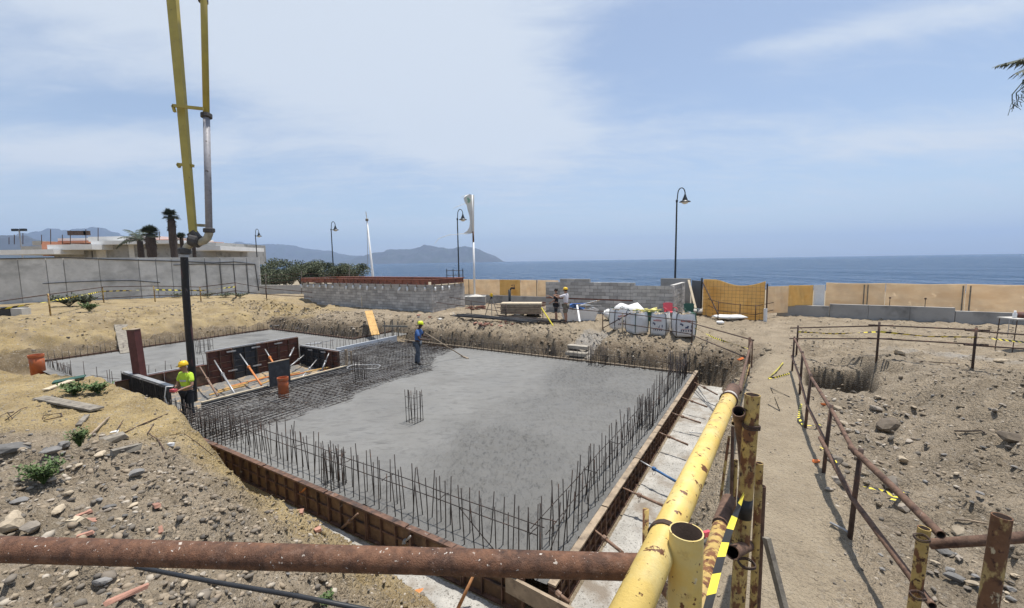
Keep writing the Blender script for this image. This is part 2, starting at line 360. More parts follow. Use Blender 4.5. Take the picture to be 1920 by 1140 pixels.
MAT['form_black'] = mat('black formwork', (0.034, 0.036, 0.040), 0.6, 0.4, 6, 0.2, 50, spots=[((0.10, 0.10, 0.10), 7, 0.60, 0.75)], perobj=0.2)
MAT['steel_grey'] = mat('galvanised prop', (0.36, 0.36, 0.36), 0.45, 0.2, 9, 0.1, 60, metal=0.4, spots=[((0.16, 0.11, 0.08), 12, 0.6, 0.7)])
MAT['prop_rust'] = mat('rusty prop', (0.19, 0.115, 0.075), 0.65, 0.35, 14, 0.2, 80, spots=[((0.40, 0.36, 0.31), 16, 0.58, 0.7)])
MAT['orange_paint'] = mat('orange paint', (0.55, 0.20, 0.06), 0.55, 0.25, 14, 0.2, 60)
MAT['blue_paint'] = mat('blue painted tube', (0.05, 0.13, 0.28), 0.5, 0.25, 14, 0.1, 60)
MAT['wood'] = mat('weathered timber', (0.30, 0.235, 0.165), 0.85, 0.3, 5, 0.4, 50, spots=[((0.15, 0.115, 0.085), 5, 0.52, 0.68)])
MAT['wood_grey'] = mat('grey timber', (0.23, 0.205, 0.165), 0.9, 0.3, 6, 0.5, 60, spots=[((0.11, 0.095, 0.08), 7, 0.5, 0.66)])
MAT['wood_fresh'] = mat('fresh plank', (0.52, 0.32, 0.115), 0.8, 0.15, 5, 0.2, 50, spots=[((0.36, 0.20, 0.07), 5, 0.55, 0.7)])
MAT['wood_pale'] = mat('pale timber', (0.50, 0.42, 0.30), 0.85, 0.2, 6, 0.2, 50)
MAT['block'] = mat('concrete block', (0.43, 0.405, 0.37), 0.92, 0.16, 3, 0.5, 70, perobj=0.24, spots=[((0.34, 0.32, 0.29), 2, 0.55, 0.72)])
MAT['mortar'] = mat('mortar', (0.13, 0.125, 0.117), 0.95, 0.2, 5, 0.4, 60)
MAT['conc'] = mat('wall concrete', (0.56, 0.55, 0.52), 0.9, 0.2, 0.9, 0.25, 14, spots=[((0.36, 0.355, 0.335), 0.55, 0.5, 0.72, (1, 1, 2.2)), ((0.46, 0.455, 0.44), 1.4, 0.60, 0.74)], perobj=0.09)
MAT['conc_grey'] = mat('low wall concrete', (0.31, 0.305, 0.29), 0.9, 0.14, 0.7, 0.2, 16, spots=[((0.135, 0.135, 0.13), 0.8, 0.52, 0.72)])
MAT['conc_pale'] = mat('pale concrete', (0.46, 0.44, 0.40), 0.9, 0.15, 2, 0.3, 30)
MAT['white'] = mat('white painted wall', (0.74, 0.73, 0.70), 0.8, 0.08, 1.5, 0.1, 20)
MAT['white_plastic'] = mat('white plastic', (0.74, 0.74, 0.72), 0.5, 0.08, 5, 0.1, 30)
MAT['terracotta'] = mat('terracotta', (0.50, 0.22, 0.13), 0.8, 0.2, 6, 0.2, 30)
MAT['orange_pvc'] = mat('orange drain pipe', (0.40, 0.105, 0.035), 0.5, 0.15, 4, 0.1, 30, spots=[((0.26, 0.16, 0.11), 5, 0.60, 0.72)])
MAT['black'] = mat('black plastic', (0.022, 0.023, 0.026), 0.5, 0.3, 8, 0.1, 50)
MAT['hose'] = mat('black rubber hose', (0.016, 0.015, 0.016), 0.55, 0.3, 9, 0.3, 40, spots=[((0.12, 0.10, 0.10), 9, 0.64, 0.72, (1, 1, 0.25)), ((0.12, 0.05, 0.05), 5, 0.62, 0.70, (1, 1, 0.2))])
MAT['pump_yellow'] = mat('pump boom yellow', (0.38, 0.30, 0.06), 0.5, 0.14, 2.5, 0.1, 40, spots=[((0.06, 0.05, 0.03), 5, 0.66, 0.70), ((0.40, 0.31, 0.08), 2, 0.5, 0.7)])
MAT['pump_grey'] = mat('worn delivery pipe', (0.27, 0.265, 0.28), 0.55, 0.2, 6, 0.15, 50, spots=[((0.10, 0.08, 0.075), 7, 0.60, 0.68)])
MAT['pump_elbow'] = mat('cement stained elbow', (0.36, 0.32, 0.23), 0.75, 0.3, 7, 0.4, 50, spots=[((0.14, 0.11, 0.09), 6, 0.58, 0.68)])
MAT['lamp_black'] = mat('dark green black lamp paint', (0.017, 0.022, 0.026), 0.4, 0.2, 4, 0.0)
MAT['glass_lamp'] = mat('lamp glass', (0.62, 0.62, 0.58), 0.3, 0.05, 4, 0.0)
MAT['netting'] = mat('orange shade netting', (0.88, 0.74, 0.55), 0.85, 0.08, 3, 0.2, 60, spots=[((0.82, 0.66, 0.46), 0.9, 0.45, 0.65, (1, 1, 3))], perobj=0.10)
MAT['netting_deep'] = mat('deep ochre tarpaulin', (0.76, 0.56, 0.26), 0.8, 0.08, 3, 0.2, 60, spots=[((0.70, 0.47, 0.17), 1.2, 0.5, 0.7)], perobj=0.12)
def translucent(m, amt):
    nt = m.node_tree; b = nt.nodes['Principled BSDF']; src = b.inputs['Base Color'].links[0].from_socket
    tr = nt.nodes.new('ShaderNodeBsdfTranslucent'); nt.links.new(src, tr.inputs['Color']); mx = nt.nodes.new('ShaderNodeMixShader'); mx.inputs[0].default_value = amt
    out = nt.nodes['Material Output']; nt.links.new(b.outputs[0], mx.inputs[1]); nt.links.new(tr.outputs[0], mx.inputs[2]); nt.links.new(mx.outputs[0], out.inputs['Surface'])
for k_ in ('netting', 'netting_deep'): translucent(MAT[k_], 0.58)
MAT['foam'] = mat('pale blue foam board', (0.44, 0.47, 0.51), 0.8, 0.06, 3, 0.1, 60)
MAT['bag'] = mat('white woven sack', (0.70, 0.69, 0.67), 0.85, 0.06, 5, 0.3, 22, bdist=0.03, spots=[((0.52, 0.49, 0.44), 2.5, 0.58, 0.75)])
MAT['navy'] = mat('navy print', (0.05, 0.06, 0.12), 0.8, 0.2, 20, 0.0)
MAT['red_print'] = mat('red print', (0.45, 0.10, 0.08), 0.8, 0.3, 20, 0.0)
MAT['red_plastic'] = mat('faded red plastic', (0.55, 0.085, 0.105), 0.45, 0.08, 4, 0.05, 30)
MAT['green_plastic'] = mat('dark green plastic', (0.02, 0.075, 0.05), 0.5, 0.1, 4, 0.05, 30)
MAT['blue_sheet'] = mat('blue sheet', (0.04, 0.15, 0.45), 0.6, 0.15, 8, 0.2, 30)
MAT['tape_yellow'] = mat('yellow tape', (0.72, 0.60, 0.06), 0.5, 0.08, 8, 0.0)
MAT['tape_black'] = mat('black tape', (0.02, 0.02, 0.02), 0.5, 0.08, 8, 0.0)
MAT['brick_red'] = mat('broken red brick', (0.33, 0.175, 0.125), 0.9, 0.25, 12, 0.4, 60, perobj=0.2)
MAT['brick_orange'] = mat('orange plastic bit', (0.75, 0.20, 0.05), 0.6, 0.15, 12, 0.2, 60)
MAT['skin'] = mat('skin', (0.36, 0.20, 0.13), 0.6, 0.1, 9, 0.0)
MAT['skin_dark'] = mat('dark skin', (0.060, 0.032, 0.022), 0.55, 0.1, 9, 0.0)
MAT['hair'] = mat('dark hair', (0.018, 0.014, 0.012), 0.6, 0.3, 60, 0.2, 90)
MAT['hivis'] = mat('hi vis yellow shirt', (0.50, 0.72, 0.05), 0.8, 0.10, 10, 0.4, 12, bdist=0.03)
MAT['reflect'] = mat('grey reflective band', (0.42, 0.44, 0.42), 0.5, 0.1, 10, 0.0)
MAT['blue_shirt'] = mat('blue shirt', (0.055, 0.125, 0.31), 0.85, 0.2, 10, 0.4, 12, bdist=0.03)
MAT['jeans'] = mat('grey blue work trousers', (0.085, 0.098, 0.118), 0.9, 0.3, 10, 0.4, 14, bdist=0.03)
MAT['dark_cloth'] = mat('dark cloth', (0.022, 0.023, 0.027), 0.9, 0.3, 10, 0.4, 14, bdist=0.03)
MAT['white_cloth'] = mat('white shirt', (0.66, 0.63, 0.66), 0.85, 0.08, 10, 0.4, 12, bdist=0.03)
MAT['khaki'] = mat('khaki shorts', (0.16, 0.145, 0.115), 0.9, 0.2, 10, 0.4, 14)
MAT['boot'] = mat('work boot', (0.04, 0.035, 0.03), 0.7, 0.3, 20, 0.2, 50)
MAT['helmet'] = mat('yellow helmet', (0.80, 0.50, 0.02), 0.35, 0.05, 4, 0.0)
MAT['helmet_lime'] = mat('lime yellow helmet', (0.66, 0.72, 0.03), 0.35, 0.05, 4, 0.0)
MAT['leaf_dark'] = mat('tamarisk leaf', (0.092, 0.108, 0.062), 0.8, 0.45, 0.8, 0.0, spots=[((0.150, 0.160, 0.095), 2.5, 0.5, 0.7)])
MAT['leaf_palm'] = mat('palm leaf', (0.046, 0.062, 0.038), 0.7, 0.35, 3, 0.0)
MAT['leaf_weed'] = mat('weed leaf', (0.075, 0.120, 0.035), 0.7, 0.35, 8, 0.0, spots=[((0.13, 0.16, 0.06), 14, 0.55, 0.7)])
MAT['bark'] = mat('bark', (0.085, 0.066, 0.052), 0.95, 0.35, 6, 0.6, 20)
MAT['palm_bark'] = mat('palm bark', (0.070, 0.052, 0.042), 0.95, 0.4, 7, 0.8, 22, bdist=0.05)
MAT['flag'] = mat('weathered white flag', (0.66, 0.66, 0.63), 0.85, 0.08, 5, 0.0)
MAT['flag_green'] = mat('green flag print', (0.20, 0.42, 0.30), 0.85, 0.08, 5, 0.0)
MAT['stone'] = mat('stones', (0.245, 0.212, 0.172), 0.9, 0.2, 14, 0.3, 60, perobj=0.4)
MAT['stone_warm'] = mat('warm stones', (0.345, 0.285, 0.205), 0.9, 0.2, 14, 0.3, 60, perobj=0.3)
MAT['stone_grey'] = mat('grey stones', (0.175, 0.168, 0.158), 0.9, 0.2, 14, 0.3, 60, perobj=0.35)
MAT['stone_dark'] = mat('soil covered boulder', (0.115, 0.093, 0.070), 0.95, 0.3, 6, 0.6, 30, spots=[((0.22, 0.18, 0.13), 5, 0.5, 0.65)])
MAT['hill'] = mat('dry hillside', (0.050, 0.052, 0.056), 0.95, 0.3, 0.004, 0.0, spots=[((0.045, 0.055, 0.045), 0.007, 0.48, 0.62)])
# ================================================================ the ground
def lines(segs):
    out = []
    for a, b, d in segs: out += list(np.arange(a, b - 1e-6, d))
    return np.array(out + [segs[-1][1]])
XS = lines([(-9000, -3000, 2000), (-3000, -600, 600), (-600, -150, 75), (-150, -60, 10), (-60, -34, 1.2), (-34, -14, 0.16), (-14, -4, 0.085), (-4, 5.5, 0.05), (5.5, 14, 0.085), (14, 30, 0.22), (30, 70, 2), (70, 300, 25), (300, 3000, 450), (3000, 9000, 2000)])
YS = lines([(-3000, -600, 600), (-600, -60, 90), (-60, -6, 6), (-6, 0, 0.3), (0, 8, 0.05), (8, 16, 0.075), (16, 26, 0.11), (26, 34, 0.2), (34, 60, 0.7), (60, 130, 5), (130, 600, 60), (600, 3000, 400), (3000, 9000, 2000)])
GX, GY = np.meshgrid(XS, YS)
GZ = terrain(GX.ravel(), GY.ravel())
nx, ny = len(XS), len(YS)
def grid_mesh(name, X, Y, Z, nx, ny, m, keep=None):
    me = bpy.data.meshes.new(name); co = np.stack([X.ravel(), Y.ravel(), Z.ravel()], 1).astype(np.float32)
    i = (np.arange(ny - 1)[:, None] * nx + np.arange(nx - 1)[None, :])
    q = np.stack([i, i + 1, i + 1 + nx, i + nx], -1).reshape(-1, 4)
    if keep is not None: q = q[keep.reshape(-1)]
    me.vertices.add(len(co)); me.vertices.foreach_set('co', co.ravel())
    me.loops.add(q.size); me.loops.foreach_set('vertex_index', q.ravel().astype(np.int32))
    me.polygons.add(len(q)); me.polygons.foreach_set('loop_start', np.arange(0, q.size, 4, dtype=np.int32))
    me.polygons.foreach_set('use_smooth', np.ones(len(q), bool)); me.update(calc_edges=True); me.validate()
    if m: me.materials.append(m)
    return me
def attr(me, name, arr):
    a = me.attributes.new(name, 'FLOAT', 'POINT'); a.data.foreach_set('value', np.asarray(arr, np.float32).ravel())
def soil_material():
    m = bpy.data.materials.new('stony soil'); m.use_nodes = True; nt = m.node_tree; N = nt.nodes; L = nt.links; b = N['Principled BSDF']
    pos = N.new('ShaderNodeNewGeometry').outputs['Position']
    def nz(sc, det=5, r=0.6):
        n = N.new('ShaderNodeTexNoise'); n.inputs['Scale'].default_value = sc; n.inputs['Detail'].default_value = det; n.inputs['Roughness'].default_value = r; L.new(pos, n.inputs['Vector']); return n.outputs['Fac']
    def rg(x, a, bb, c=0.0, d=1.0):
        n = N.new('ShaderNodeMapRange'); n.inputs[1].default_value = a; n.inputs[2].default_value = bb; n.inputs[3].default_value = c; n.inputs[4].default_value = d; L.new(x, n.inputs[0]); return n.outputs[0]
    def mixc(f, a, c):
        n = N.new('ShaderNodeMix'); n.data_type = 'RGBA'
        if isinstance(f, float): n.inputs[0].default_value = f
        else: L.new(f, n.inputs[0])
        for s, x in ((6, a), (7, c)):
            if isinstance(x, tuple): n.inputs[s].default_value = x + (1,)
            else: L.new(x, n.inputs[s])
        return n.outputs[2]
    def mul(a, c):
        n = N.new('ShaderNodeMath'); n.operation = 'MULTIPLY'
        for i, x in enumerate((a, c)):
            if isinstance(x, float): n.inputs[i].default_value = x
            else: L.new(x, n.inputs[i])
        return n.outputs[0]
    def at_(n): a = N.new('ShaderNodeAttribute'); a.attribute_name = n; return a.outputs['Fac']
    base = mixc(rg(nz(1.3, 6), 0.35, 0.65), (0.235, 0.188, 0.130), (0.385, 0.313, 0.222))
    base = mixc(at_('clay'), base, mixc(rg(nz(0.9, 6), 0.35, 0.65), (0.268, 0.195, 0.088), (0.465, 0.355, 0.178)))
    base = mixc(at_('grey'), base, mixc(rg(nz(1.6, 6), 0.38, 0.65), (0.195, 0.159, 0.115), (0.330, 0.272, 0.200)))
    base = mixc(at_('cut'), base, mixc(rg(nz(1.8, 6), 0.35, 0.65), (0.080, 0.060, 0.040), (0.170, 0.128, 0.085)))  # darker cut earth; the steep faces' shade is partly put into this colour
    base = mixc(at_('path'), base, mixc(rg(nz(2.2, 6), 0.3, 0.7), (0.290, 0.236, 0.165), (0.385, 0.318, 0.226)))
    base = mixc(at_('pale'), base, (0.36, 0.34, 0.31))
    base = mixc(at_('sand'), base, (0.30, 0.25, 0.175))
    # pebbles and crumbs: each cell its own tint
    for sc, lo, hi, col1, col2, amt in ((16, 0.40, 0.60, (0.085, 0.07, 0.055), (0.44, 0.39, 0.32), 0.8), (42, 0.25, 0.45, (0.07, 0.055, 0.04), (0.46, 0.40, 0.31), 0.8), (95, 0.2, 0.4, (0.08, 0.062, 0.045), (0.40, 0.34, 0.25), 0.6)):
        vo = N.new('ShaderNodeTexVoronoi'); vo.inputs['Scale'].default_value = sc; L.new(pos, vo.inputs['Vector'])
        sp = N.new('ShaderNodeSeparateColor'); L.new(vo.outputs['Color'], sp.inputs[0])
        tint = mixc(sp.outputs[0], col1, col2)
        k = mul(rg(sp.outputs[1], lo + 0.12, hi + 0.16), rg(vo.outputs['Distance'], 0.55, 0.32)); k = mul(k, rg(nz(1.1 + sc * 0.02, 4), 0.38, 0.58, 0.25, 1.0))
        n = N.new('ShaderNodeMath'); n.operation = 'MULTIPLY_ADD'; L.new(at_('path'), n.inputs[0]); n.inputs[1].default_value = -0.6; n.inputs[2].default_value = 1.0
        base = mixc(mul(mul(k, amt), n.outputs[0]), base, tint)
    L.new(base, b.inputs['Base Color']); b.inputs['Roughness'].default_value = 0.95; b.inputs['Specular IOR Level'].default_value = 0.15
    vo = N.new('ShaderNodeTexVoronoi'); vo.inputs['Scale'].default_value = 26; L.new(pos, vo.inputs['Vector'])
    vo2 = N.new('ShaderNodeTexVoronoi'); vo2.inputs['Scale'].default_value = 70; L.new(pos, vo2.inputs['Vector'])
    h = N.new('ShaderNodeMath'); h.operation = 'MULTIPLY_ADD'; L.new(vo.outputs['Distance'], h.inputs[0]); h.inputs[1].default_value = -0.8; L.new(nz(30, 8, 0.7), h.inputs[2])
    h2 = N.new('ShaderNodeMath'); h2.operation = 'MULTIPLY_ADD'; L.new(vo2.outputs['Distance'], h2.inputs[0]); h2.inputs[1].default_value = -0.4; L.new(h.outputs[0], h2.inputs[2])
    bp = N.new('ShaderNodeBump'); bp.inputs['Strength'].default_value = 1.0; bp.inputs['Distance'].default_value = 0.036; L.new(h2.outputs[0], bp.inputs['Height']); L.new(bp.outputs[0], b.inputs['Normal'])
    return m
SOIL = soil_material()
gm = grid_mesh('ground', GX, GY, GZ, nx, ny, SOIL)
def ground_zones(x_, y_, z_):
    gu, gv = UV(x_, y_)
    gn = fbm(x_, y_, 0.5, 4, 91)
    gn2 = fbm(x_, y_, 1.6, 4, 95)
    clay = np.clip(sst(gv + 2.5 * gn, 22.5, 25.5) * sst(gu, 21, 14) * (0.75 + 0.5 * gn2) + sst(gv + 2 * gn, 3.0, 7.5) * sst(gu, 0.5, 0.0) * sst(gu + 0.9 * gn, -6.5, -4.5) * 0.85 + 0.75 * sst(gu, 0.3, 0.0) * sst(gv, -0.5, 1.5) * sst(gu + gn, -2.2, -1.4), 0, 1) * (1 - rubble_zone(gu, gv, gn))
    grey = np.clip(sst(gv, -2.9, -3.6) * sst(gu, 12.5, 9.5) * (0.9 + 0.5 * gn) + rubble_zone(gu, gv, gn) * 0.7, 0, 1)
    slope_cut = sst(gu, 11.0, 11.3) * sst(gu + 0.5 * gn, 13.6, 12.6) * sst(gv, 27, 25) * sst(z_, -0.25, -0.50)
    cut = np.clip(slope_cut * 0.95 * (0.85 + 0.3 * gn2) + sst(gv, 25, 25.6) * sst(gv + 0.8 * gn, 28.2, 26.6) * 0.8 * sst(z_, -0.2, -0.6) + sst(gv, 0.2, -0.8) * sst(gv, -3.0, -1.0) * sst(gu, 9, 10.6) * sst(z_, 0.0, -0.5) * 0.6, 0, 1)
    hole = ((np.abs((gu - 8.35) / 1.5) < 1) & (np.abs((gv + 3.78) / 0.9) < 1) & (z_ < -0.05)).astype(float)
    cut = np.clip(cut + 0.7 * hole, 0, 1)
    pathm = sst(gv + 0.25 * gn, -3.1, -2.75) * sst(gv + 0.25 * gn, -1.75, -2.05) * sst(gu, 14, 10) + 0.7 * sst(gu + gn, 13.4, 14.4) * sst(gu, 20, 18) * sst(gv, 13, 9) * sst(gv, -4, 0)
    pale = np.clip(np.exp(-(((gu - 14.2) / 0.5) ** 2 + ((gv + 7.4) / 1.6) ** 2)) * (0.6 + gn2) + 0.8 * sst(gu, 12, 12.6) * sst(gu, 15.4, 14.4) * sst(np.abs(gv - 4.8), 0.75, 0.5), 0, 1)
    sand = sst(gu, 29.5, 31.0)
    return dict(clay=clay, grey=grey, cut=cut, path=np.clip(pathm, 0, 1), pale=pale, sand=sand)
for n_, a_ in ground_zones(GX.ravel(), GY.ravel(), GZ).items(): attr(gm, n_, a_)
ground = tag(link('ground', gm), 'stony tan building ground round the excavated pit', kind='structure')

# sea
def sea_material():
    m = bpy.data.materials.new('sea water'); m.use_nodes = True; nt = m.node_tree; N = nt.nodes; L = nt.links; b = N['Principled BSDF']
    pos = N.new('ShaderNodeNewGeometry').outputs['Position']
    b.inputs['Base Color'].default_value = (0.015, 0.066, 0.150, 1); b.inputs['Specular IOR Level'].default_value = 0.28; b.inputs['Roughness'].default_value = 0.14; b.inputs['IOR'].default_value = 1.33
    hs = None
    for sc, st, amp in ((0.16, (1, 0.45, 1), 1.0), (0.5, (1, 0.5, 1), 0.8), (0.045, (1, 0.4, 1), 2.4)):
        mp = N.new('ShaderNodeMapping'); mp.inputs['Rotation'].default_value = (0, 0, -(YAW - math.pi / 2)); mp.inputs['Scale'].default_value = st; L.new(pos, mp.inputs[0])
        n = N.new('ShaderNodeTexNoise'); n.inputs['Scale'].default_value = sc; n.inputs['Detail'].default_value = 4; n.inputs['Roughness'].default_value = 0.55; L.new(mp.outputs[0], n.inputs['Vector'])
        q = N.new('ShaderNodeMath'); q.operation = 'MULTIPLY_ADD'; L.new(n.outputs['Fac'], q.inputs[0]); q.inputs[1].default_value = amp
        if hs is None: q.inputs[2].default_value = 0
        else: L.new(hs, q.inputs[2])
        hs = q.outputs[0]
    bp = N.new('ShaderNodeBump'); bp.inputs['Strength'].default_value = 1.0; bp.inputs['Distance'].default_value = 8.0; L.new(hs, bp.inputs['Height']); L.new(bp.outputs[0], b.inputs['Normal'])
    return m
SEA = sea_material()
sm = MB(); A_, B_, C_, D_ = W(72, -9000, -1.78), W(16000, -9000, -1.78), W(16000, 14000, -1.78), W(72, 14000, -1.78)
sm.add([A_, B_, C_, D_], [(0, 1, 2, 3)]); tag(sm.build('sea', SEA), 'blue rippled open sea beyond the beach', kind='structure')

# mountains across the bay (distance in metres, skyline as picture bearings)
def ridge(name, label, y, pts, base_px, depth, seed, m):
    xs = np.array([p[0] for p in pts], float); hs = []
    for px, py in pts:
        p = aty(px, py, y); hs.append(max(p.z, -1.0))
    wx = np.array([aty(px, 490, y).x for px, _ in pts]); n1, n2 = 150, 40
    X = np.linspace(wx[0], wx[-1], n1); T = np.linspace(-1, 1, n2)
    XX, TT = np.meshgrid(X, T); H = np.interp(XX, wx, hs); H = np.maximum(-1, H * (1 + 0.10 * fbm(XX, XX * 0, 9.0 / (wx[-1] - wx[0]) * 3, 4, seed + 9, .6)))
    f = np.clip(1 - np.abs(TT) ** 1.25, 0, 1)
    YY = y + TT * depth; sc = 1.0 / depth
    rough = fbm(XX, YY, sc * 2.0, 5, seed) * 0.55 * np.abs(TT) ** 0.6 * (1 - np.abs(TT)) * 2
    gul = np.abs(fbm(XX, YY * 0.35, sc * 4.0, 4, seed + 5)) * 0.45 * (np.abs(TT) ** 0.5)
    Z = H * np.clip(f + rough * 0.6 - gul * f, 0, 1.0) + (H * 0.0) - 2.5 * (np.abs(TT) > 0.985)
    me = grid_mesh(name, XX, YY, Z, n1, n2, m)
    return tag(link(name, me), label, kind='structure')
ridge('hills', 'long bluish mountain range across the bay', 6500, [(330, 497), (360, 478), (395, 462), (430, 452), (470, 455), (520, 457), (560, 459), (590, 468), (620, 470), (650, 477), (680, 479), (720, 486), (760, 496)], 490, 700, 4, MAT['hill'])
ridge('headland', 'bluish rocky headland running out into the sea', 5200, [(640, 493), (670, 482), (700, 476), (735, 466), (770, 467), (798, 460), (820, 462), (845, 467), (858, 463), (876, 462), (897, 466), (912, 473), (930, 481), (944, 490), (950, 496)], 490, 420, 14, MAT['hill'])
ridge('hills', 'bluish mountains behind the villa on the left', 5000, [(-320, 492), (-200, 470), (-60, 462), (20, 450), (55, 437), (84, 432), (100, 427), (120, 430), (150, 431), (200, 430), (235, 437), (280, 455), (330, 470), (400, 497)], 500, 600, 24, MAT['hill'])
ridge('hills', 'nearer dark hill at the far left', 2400, [(-400, 490), (-250, 450), (-100, 440), (10, 437), (40, 440), (70, 447), (110, 462), (150, 475), (200, 500)], 500, 260, 34, MAT['hill'])
# air: haze round everything
hb = MB(); hb.box((0, 3000, 300), (26000, 18000, 612 + 2))
hz = bpy.data.materials.new('sea air'); hz.use_nodes = True; hn = hz.node_tree; hn.nodes.clear()
ho = hn.nodes.new('ShaderNodeOutputMaterial'); hv = hn.nodes.new('ShaderNodeVolumePrincipled'); hn.links.new(hv.outputs[0], ho.inputs['Volume'])
hv.inputs['Color'].default_value = (0.50, 0.68, 1.0, 1); hv.inputs['Density'].default_value = 0.00013; hv.inputs['Anisotropy'].default_value = 0.2
tag(hb.build('haze', hz), 'thin sea haze over the whole bay', kind='stuff')

# ================================================================ concrete
def wet_material(name, c1, c2, c3):
    m = bpy.data.materials.new(name); m.use_nodes = True; nt = m.node_tree; N = nt.nodes; L = nt.links; b = N['Principled BSDF']
    pos = N.new('ShaderNodeNewGeometry').outputs['Position']
    def nz(sc, det=5, r=0.6, st=(1, 1, 1)):
        mp = N.new('ShaderNodeMapping'); mp.inputs['Scale'].default_value = st; mp.inputs['Rotation'].default_value = (0, 0, -YAW); L.new(pos, mp.inputs[0])
        n = N.new('ShaderNodeTexNoise'); n.inputs['Scale'].default_value = sc; n.inputs['Detail'].default_value = det; n.inputs['Roughness'].default_value = r; n.inputs['Distortion'].default_value = 0.6; L.new(mp.outputs[0], n.inputs['Vector']); return n.outputs['Fac']
    def rg(x, a, bb, c=0.0, d=1.0):
        n = N.new('ShaderNodeMapRange'); n.inputs[1].default_value = a; n.inputs[2].default_value = bb; n.inputs[3].default_value = c; n.inputs[4].default_value = d; L.new(x, n.inputs[0]); return n.outputs[0]
    def mixc(f, a, c):
        n = N.new('ShaderNodeMix'); n.data_type = 'RGBA'; L.new(f, n.inputs[0])
        for s, x in ((6, a), (7, c)):
            if isinstance(x, tuple): n.inputs[s].default_value = x + (1,)
            else: L.new(x, n.inputs[s])
        return n.outputs[2]
    at_ = N.new('ShaderNodeAttribute'); at_.attribute_name = 'rough'
    col = mixc(rg(nz(0.55, 6), 0.35, 0.65), c1, c2); col = mixc(rg(nz(2.2, 7, 0.65, (1, 3, 1)), 0.50, 0.70), col, c3)
    col = mixc(at_.outputs['Fac'], col, mixc(rg(nz(5.5, 8, 0.78, (2.4, 1, 1)), 0.50, 0.62), tuple(x * .92 for x in c1), tuple(x * .68 for x in c3)))
    sh = N.new('ShaderNodeHueSaturation'); L.new(rg(at_.outputs['Fac'], 0, 1, 1.08, 0.93), sh.inputs['Value']); L.new(col, sh.inputs['Color']); col = sh.outputs[0]
    L.new(col, b.inputs['Base Color']); b.inputs['Specular IOR Level'].default_value = 0.35
    L.new(rg(nz(0.8, 4), 0.35, 0.7, 0.55, 0.85), b.inputs['Roughness'])
    bp = N.new('ShaderNodeBump'); bp.inputs['Distance'].default_value = 0.012
    L.new(rg(at_.outputs['Fac'], 0, 1, 0.25, 1.0), bp.inputs['Strength']); L.new(nz(22, 8, 0.72, (1, 1.8, 1)), bp.inputs['Height']); L.new(bp.outputs[0], b.inputs['Normal'])
    return m
WET = wet_material('wet concrete', (0.142, 0.139, 0.130), (0.180, 0.177, 0.166), (0.102, 0.100, 0.094))
FRONT_PX = [(475, 818), (505, 800), (540, 789), (593, 769), (651, 752), (674, 735), (722, 717), (774, 703), (808, 694), (820, 669), (843, 657)]
_fr = [UV(*(at(px, py, -1.03).xy)) for px, py in FRONT_PX]; _fr.sort()
FU = np.array([a for a, b in _fr]); FV = np.array([b for a, b in _fr])
def vfront(u): return np.interp(u, FU, FV)
def slab_grid(name, u0, u1, v0, v1, step, front):
    us = np.linspace(u0, u1, int((u1 - u0) / step) + 1); vs = np.linspace(v0, v1, int((v1 - v0) / step) + 1)
    UU, VV = np.meshgrid(us, vs); X = ORG[0] + UD[0] * UU + VD[0] * VV; Y = ORG[1] + UD[1] * UU + VD[1] * VV
    n1 = fbm(X, Y, 0.45, 3, 5); n2 = fbm(UU, VV * 1.6, 2.4, 4, 7); n3 = fbm(X, Y, 9, 3, 8)
    rough = sst(n1 + 0.30 * n2 + 0.30, 0.0, 0.60) if front else sst(n1, 0.35, 0.6)
    if front:                       # the freshly floated stretch behind the pour is smooth
        smooth = sst(VV - (vfront(UU) - 4.6 + 0.8 * n1 - 0.16 * (UU - 3) + 0.5 * n2), -0.9, 1.3)
        rough = np.clip((0.62 + 0.38 * rough) * (1 - 0.9 * smooth), 0, 1)
    ridges = np.abs(fbm(UU + 0.4 * VV, VV * 0.5, 2.2, 4, 17)); 
    Z = -1.0 + 0.006 * n1 + rough * (0.020 * n2 + 0.014 * n3 + 0.10 * np.clip(0.09 - ridges, 0, 1) * 5 - 0.008)
    if front:
        d = VV - vfront(UU) + 0.18 * n2 + 0.1 * n3 + 0.25 * fbm(UU, VV, 1.1, 3, 44)
        Z = Z - 0.16 * sst(d, -0.25, 0.75) - 0.09 * sst(d, 0.5, 1.6) + 0.02 * n2 * sst(d, -0.2, 0.5)
    me = grid_mesh(name, X, Y, Z, len(us), len(vs), WET); attr(me, 'rough', rough); return me
slab = thing('concrete_slab', 'large wet grey foundation slab half poured inside the formwork', 'concrete slab', W(0, 0, 0) * 0)
link('wet_surface', slab_grid('wet_surface', 0.03, 11.47, 0.03, 15.5, 0.055, True), slab)
sl2 = thing('concrete_slab', 'far smooth grey slab already poured beyond the shuttered pit', 'concrete slab')
link('wet_surface', slab_grid('wet_surface', 0.0, 10.5, 15.66, 25.0, 0.12, False), sl2)
link('wet_surface', slab_grid('wet_surface', 10.5, 13.3, 15.66, 17.0, 0.12, False), sl2)
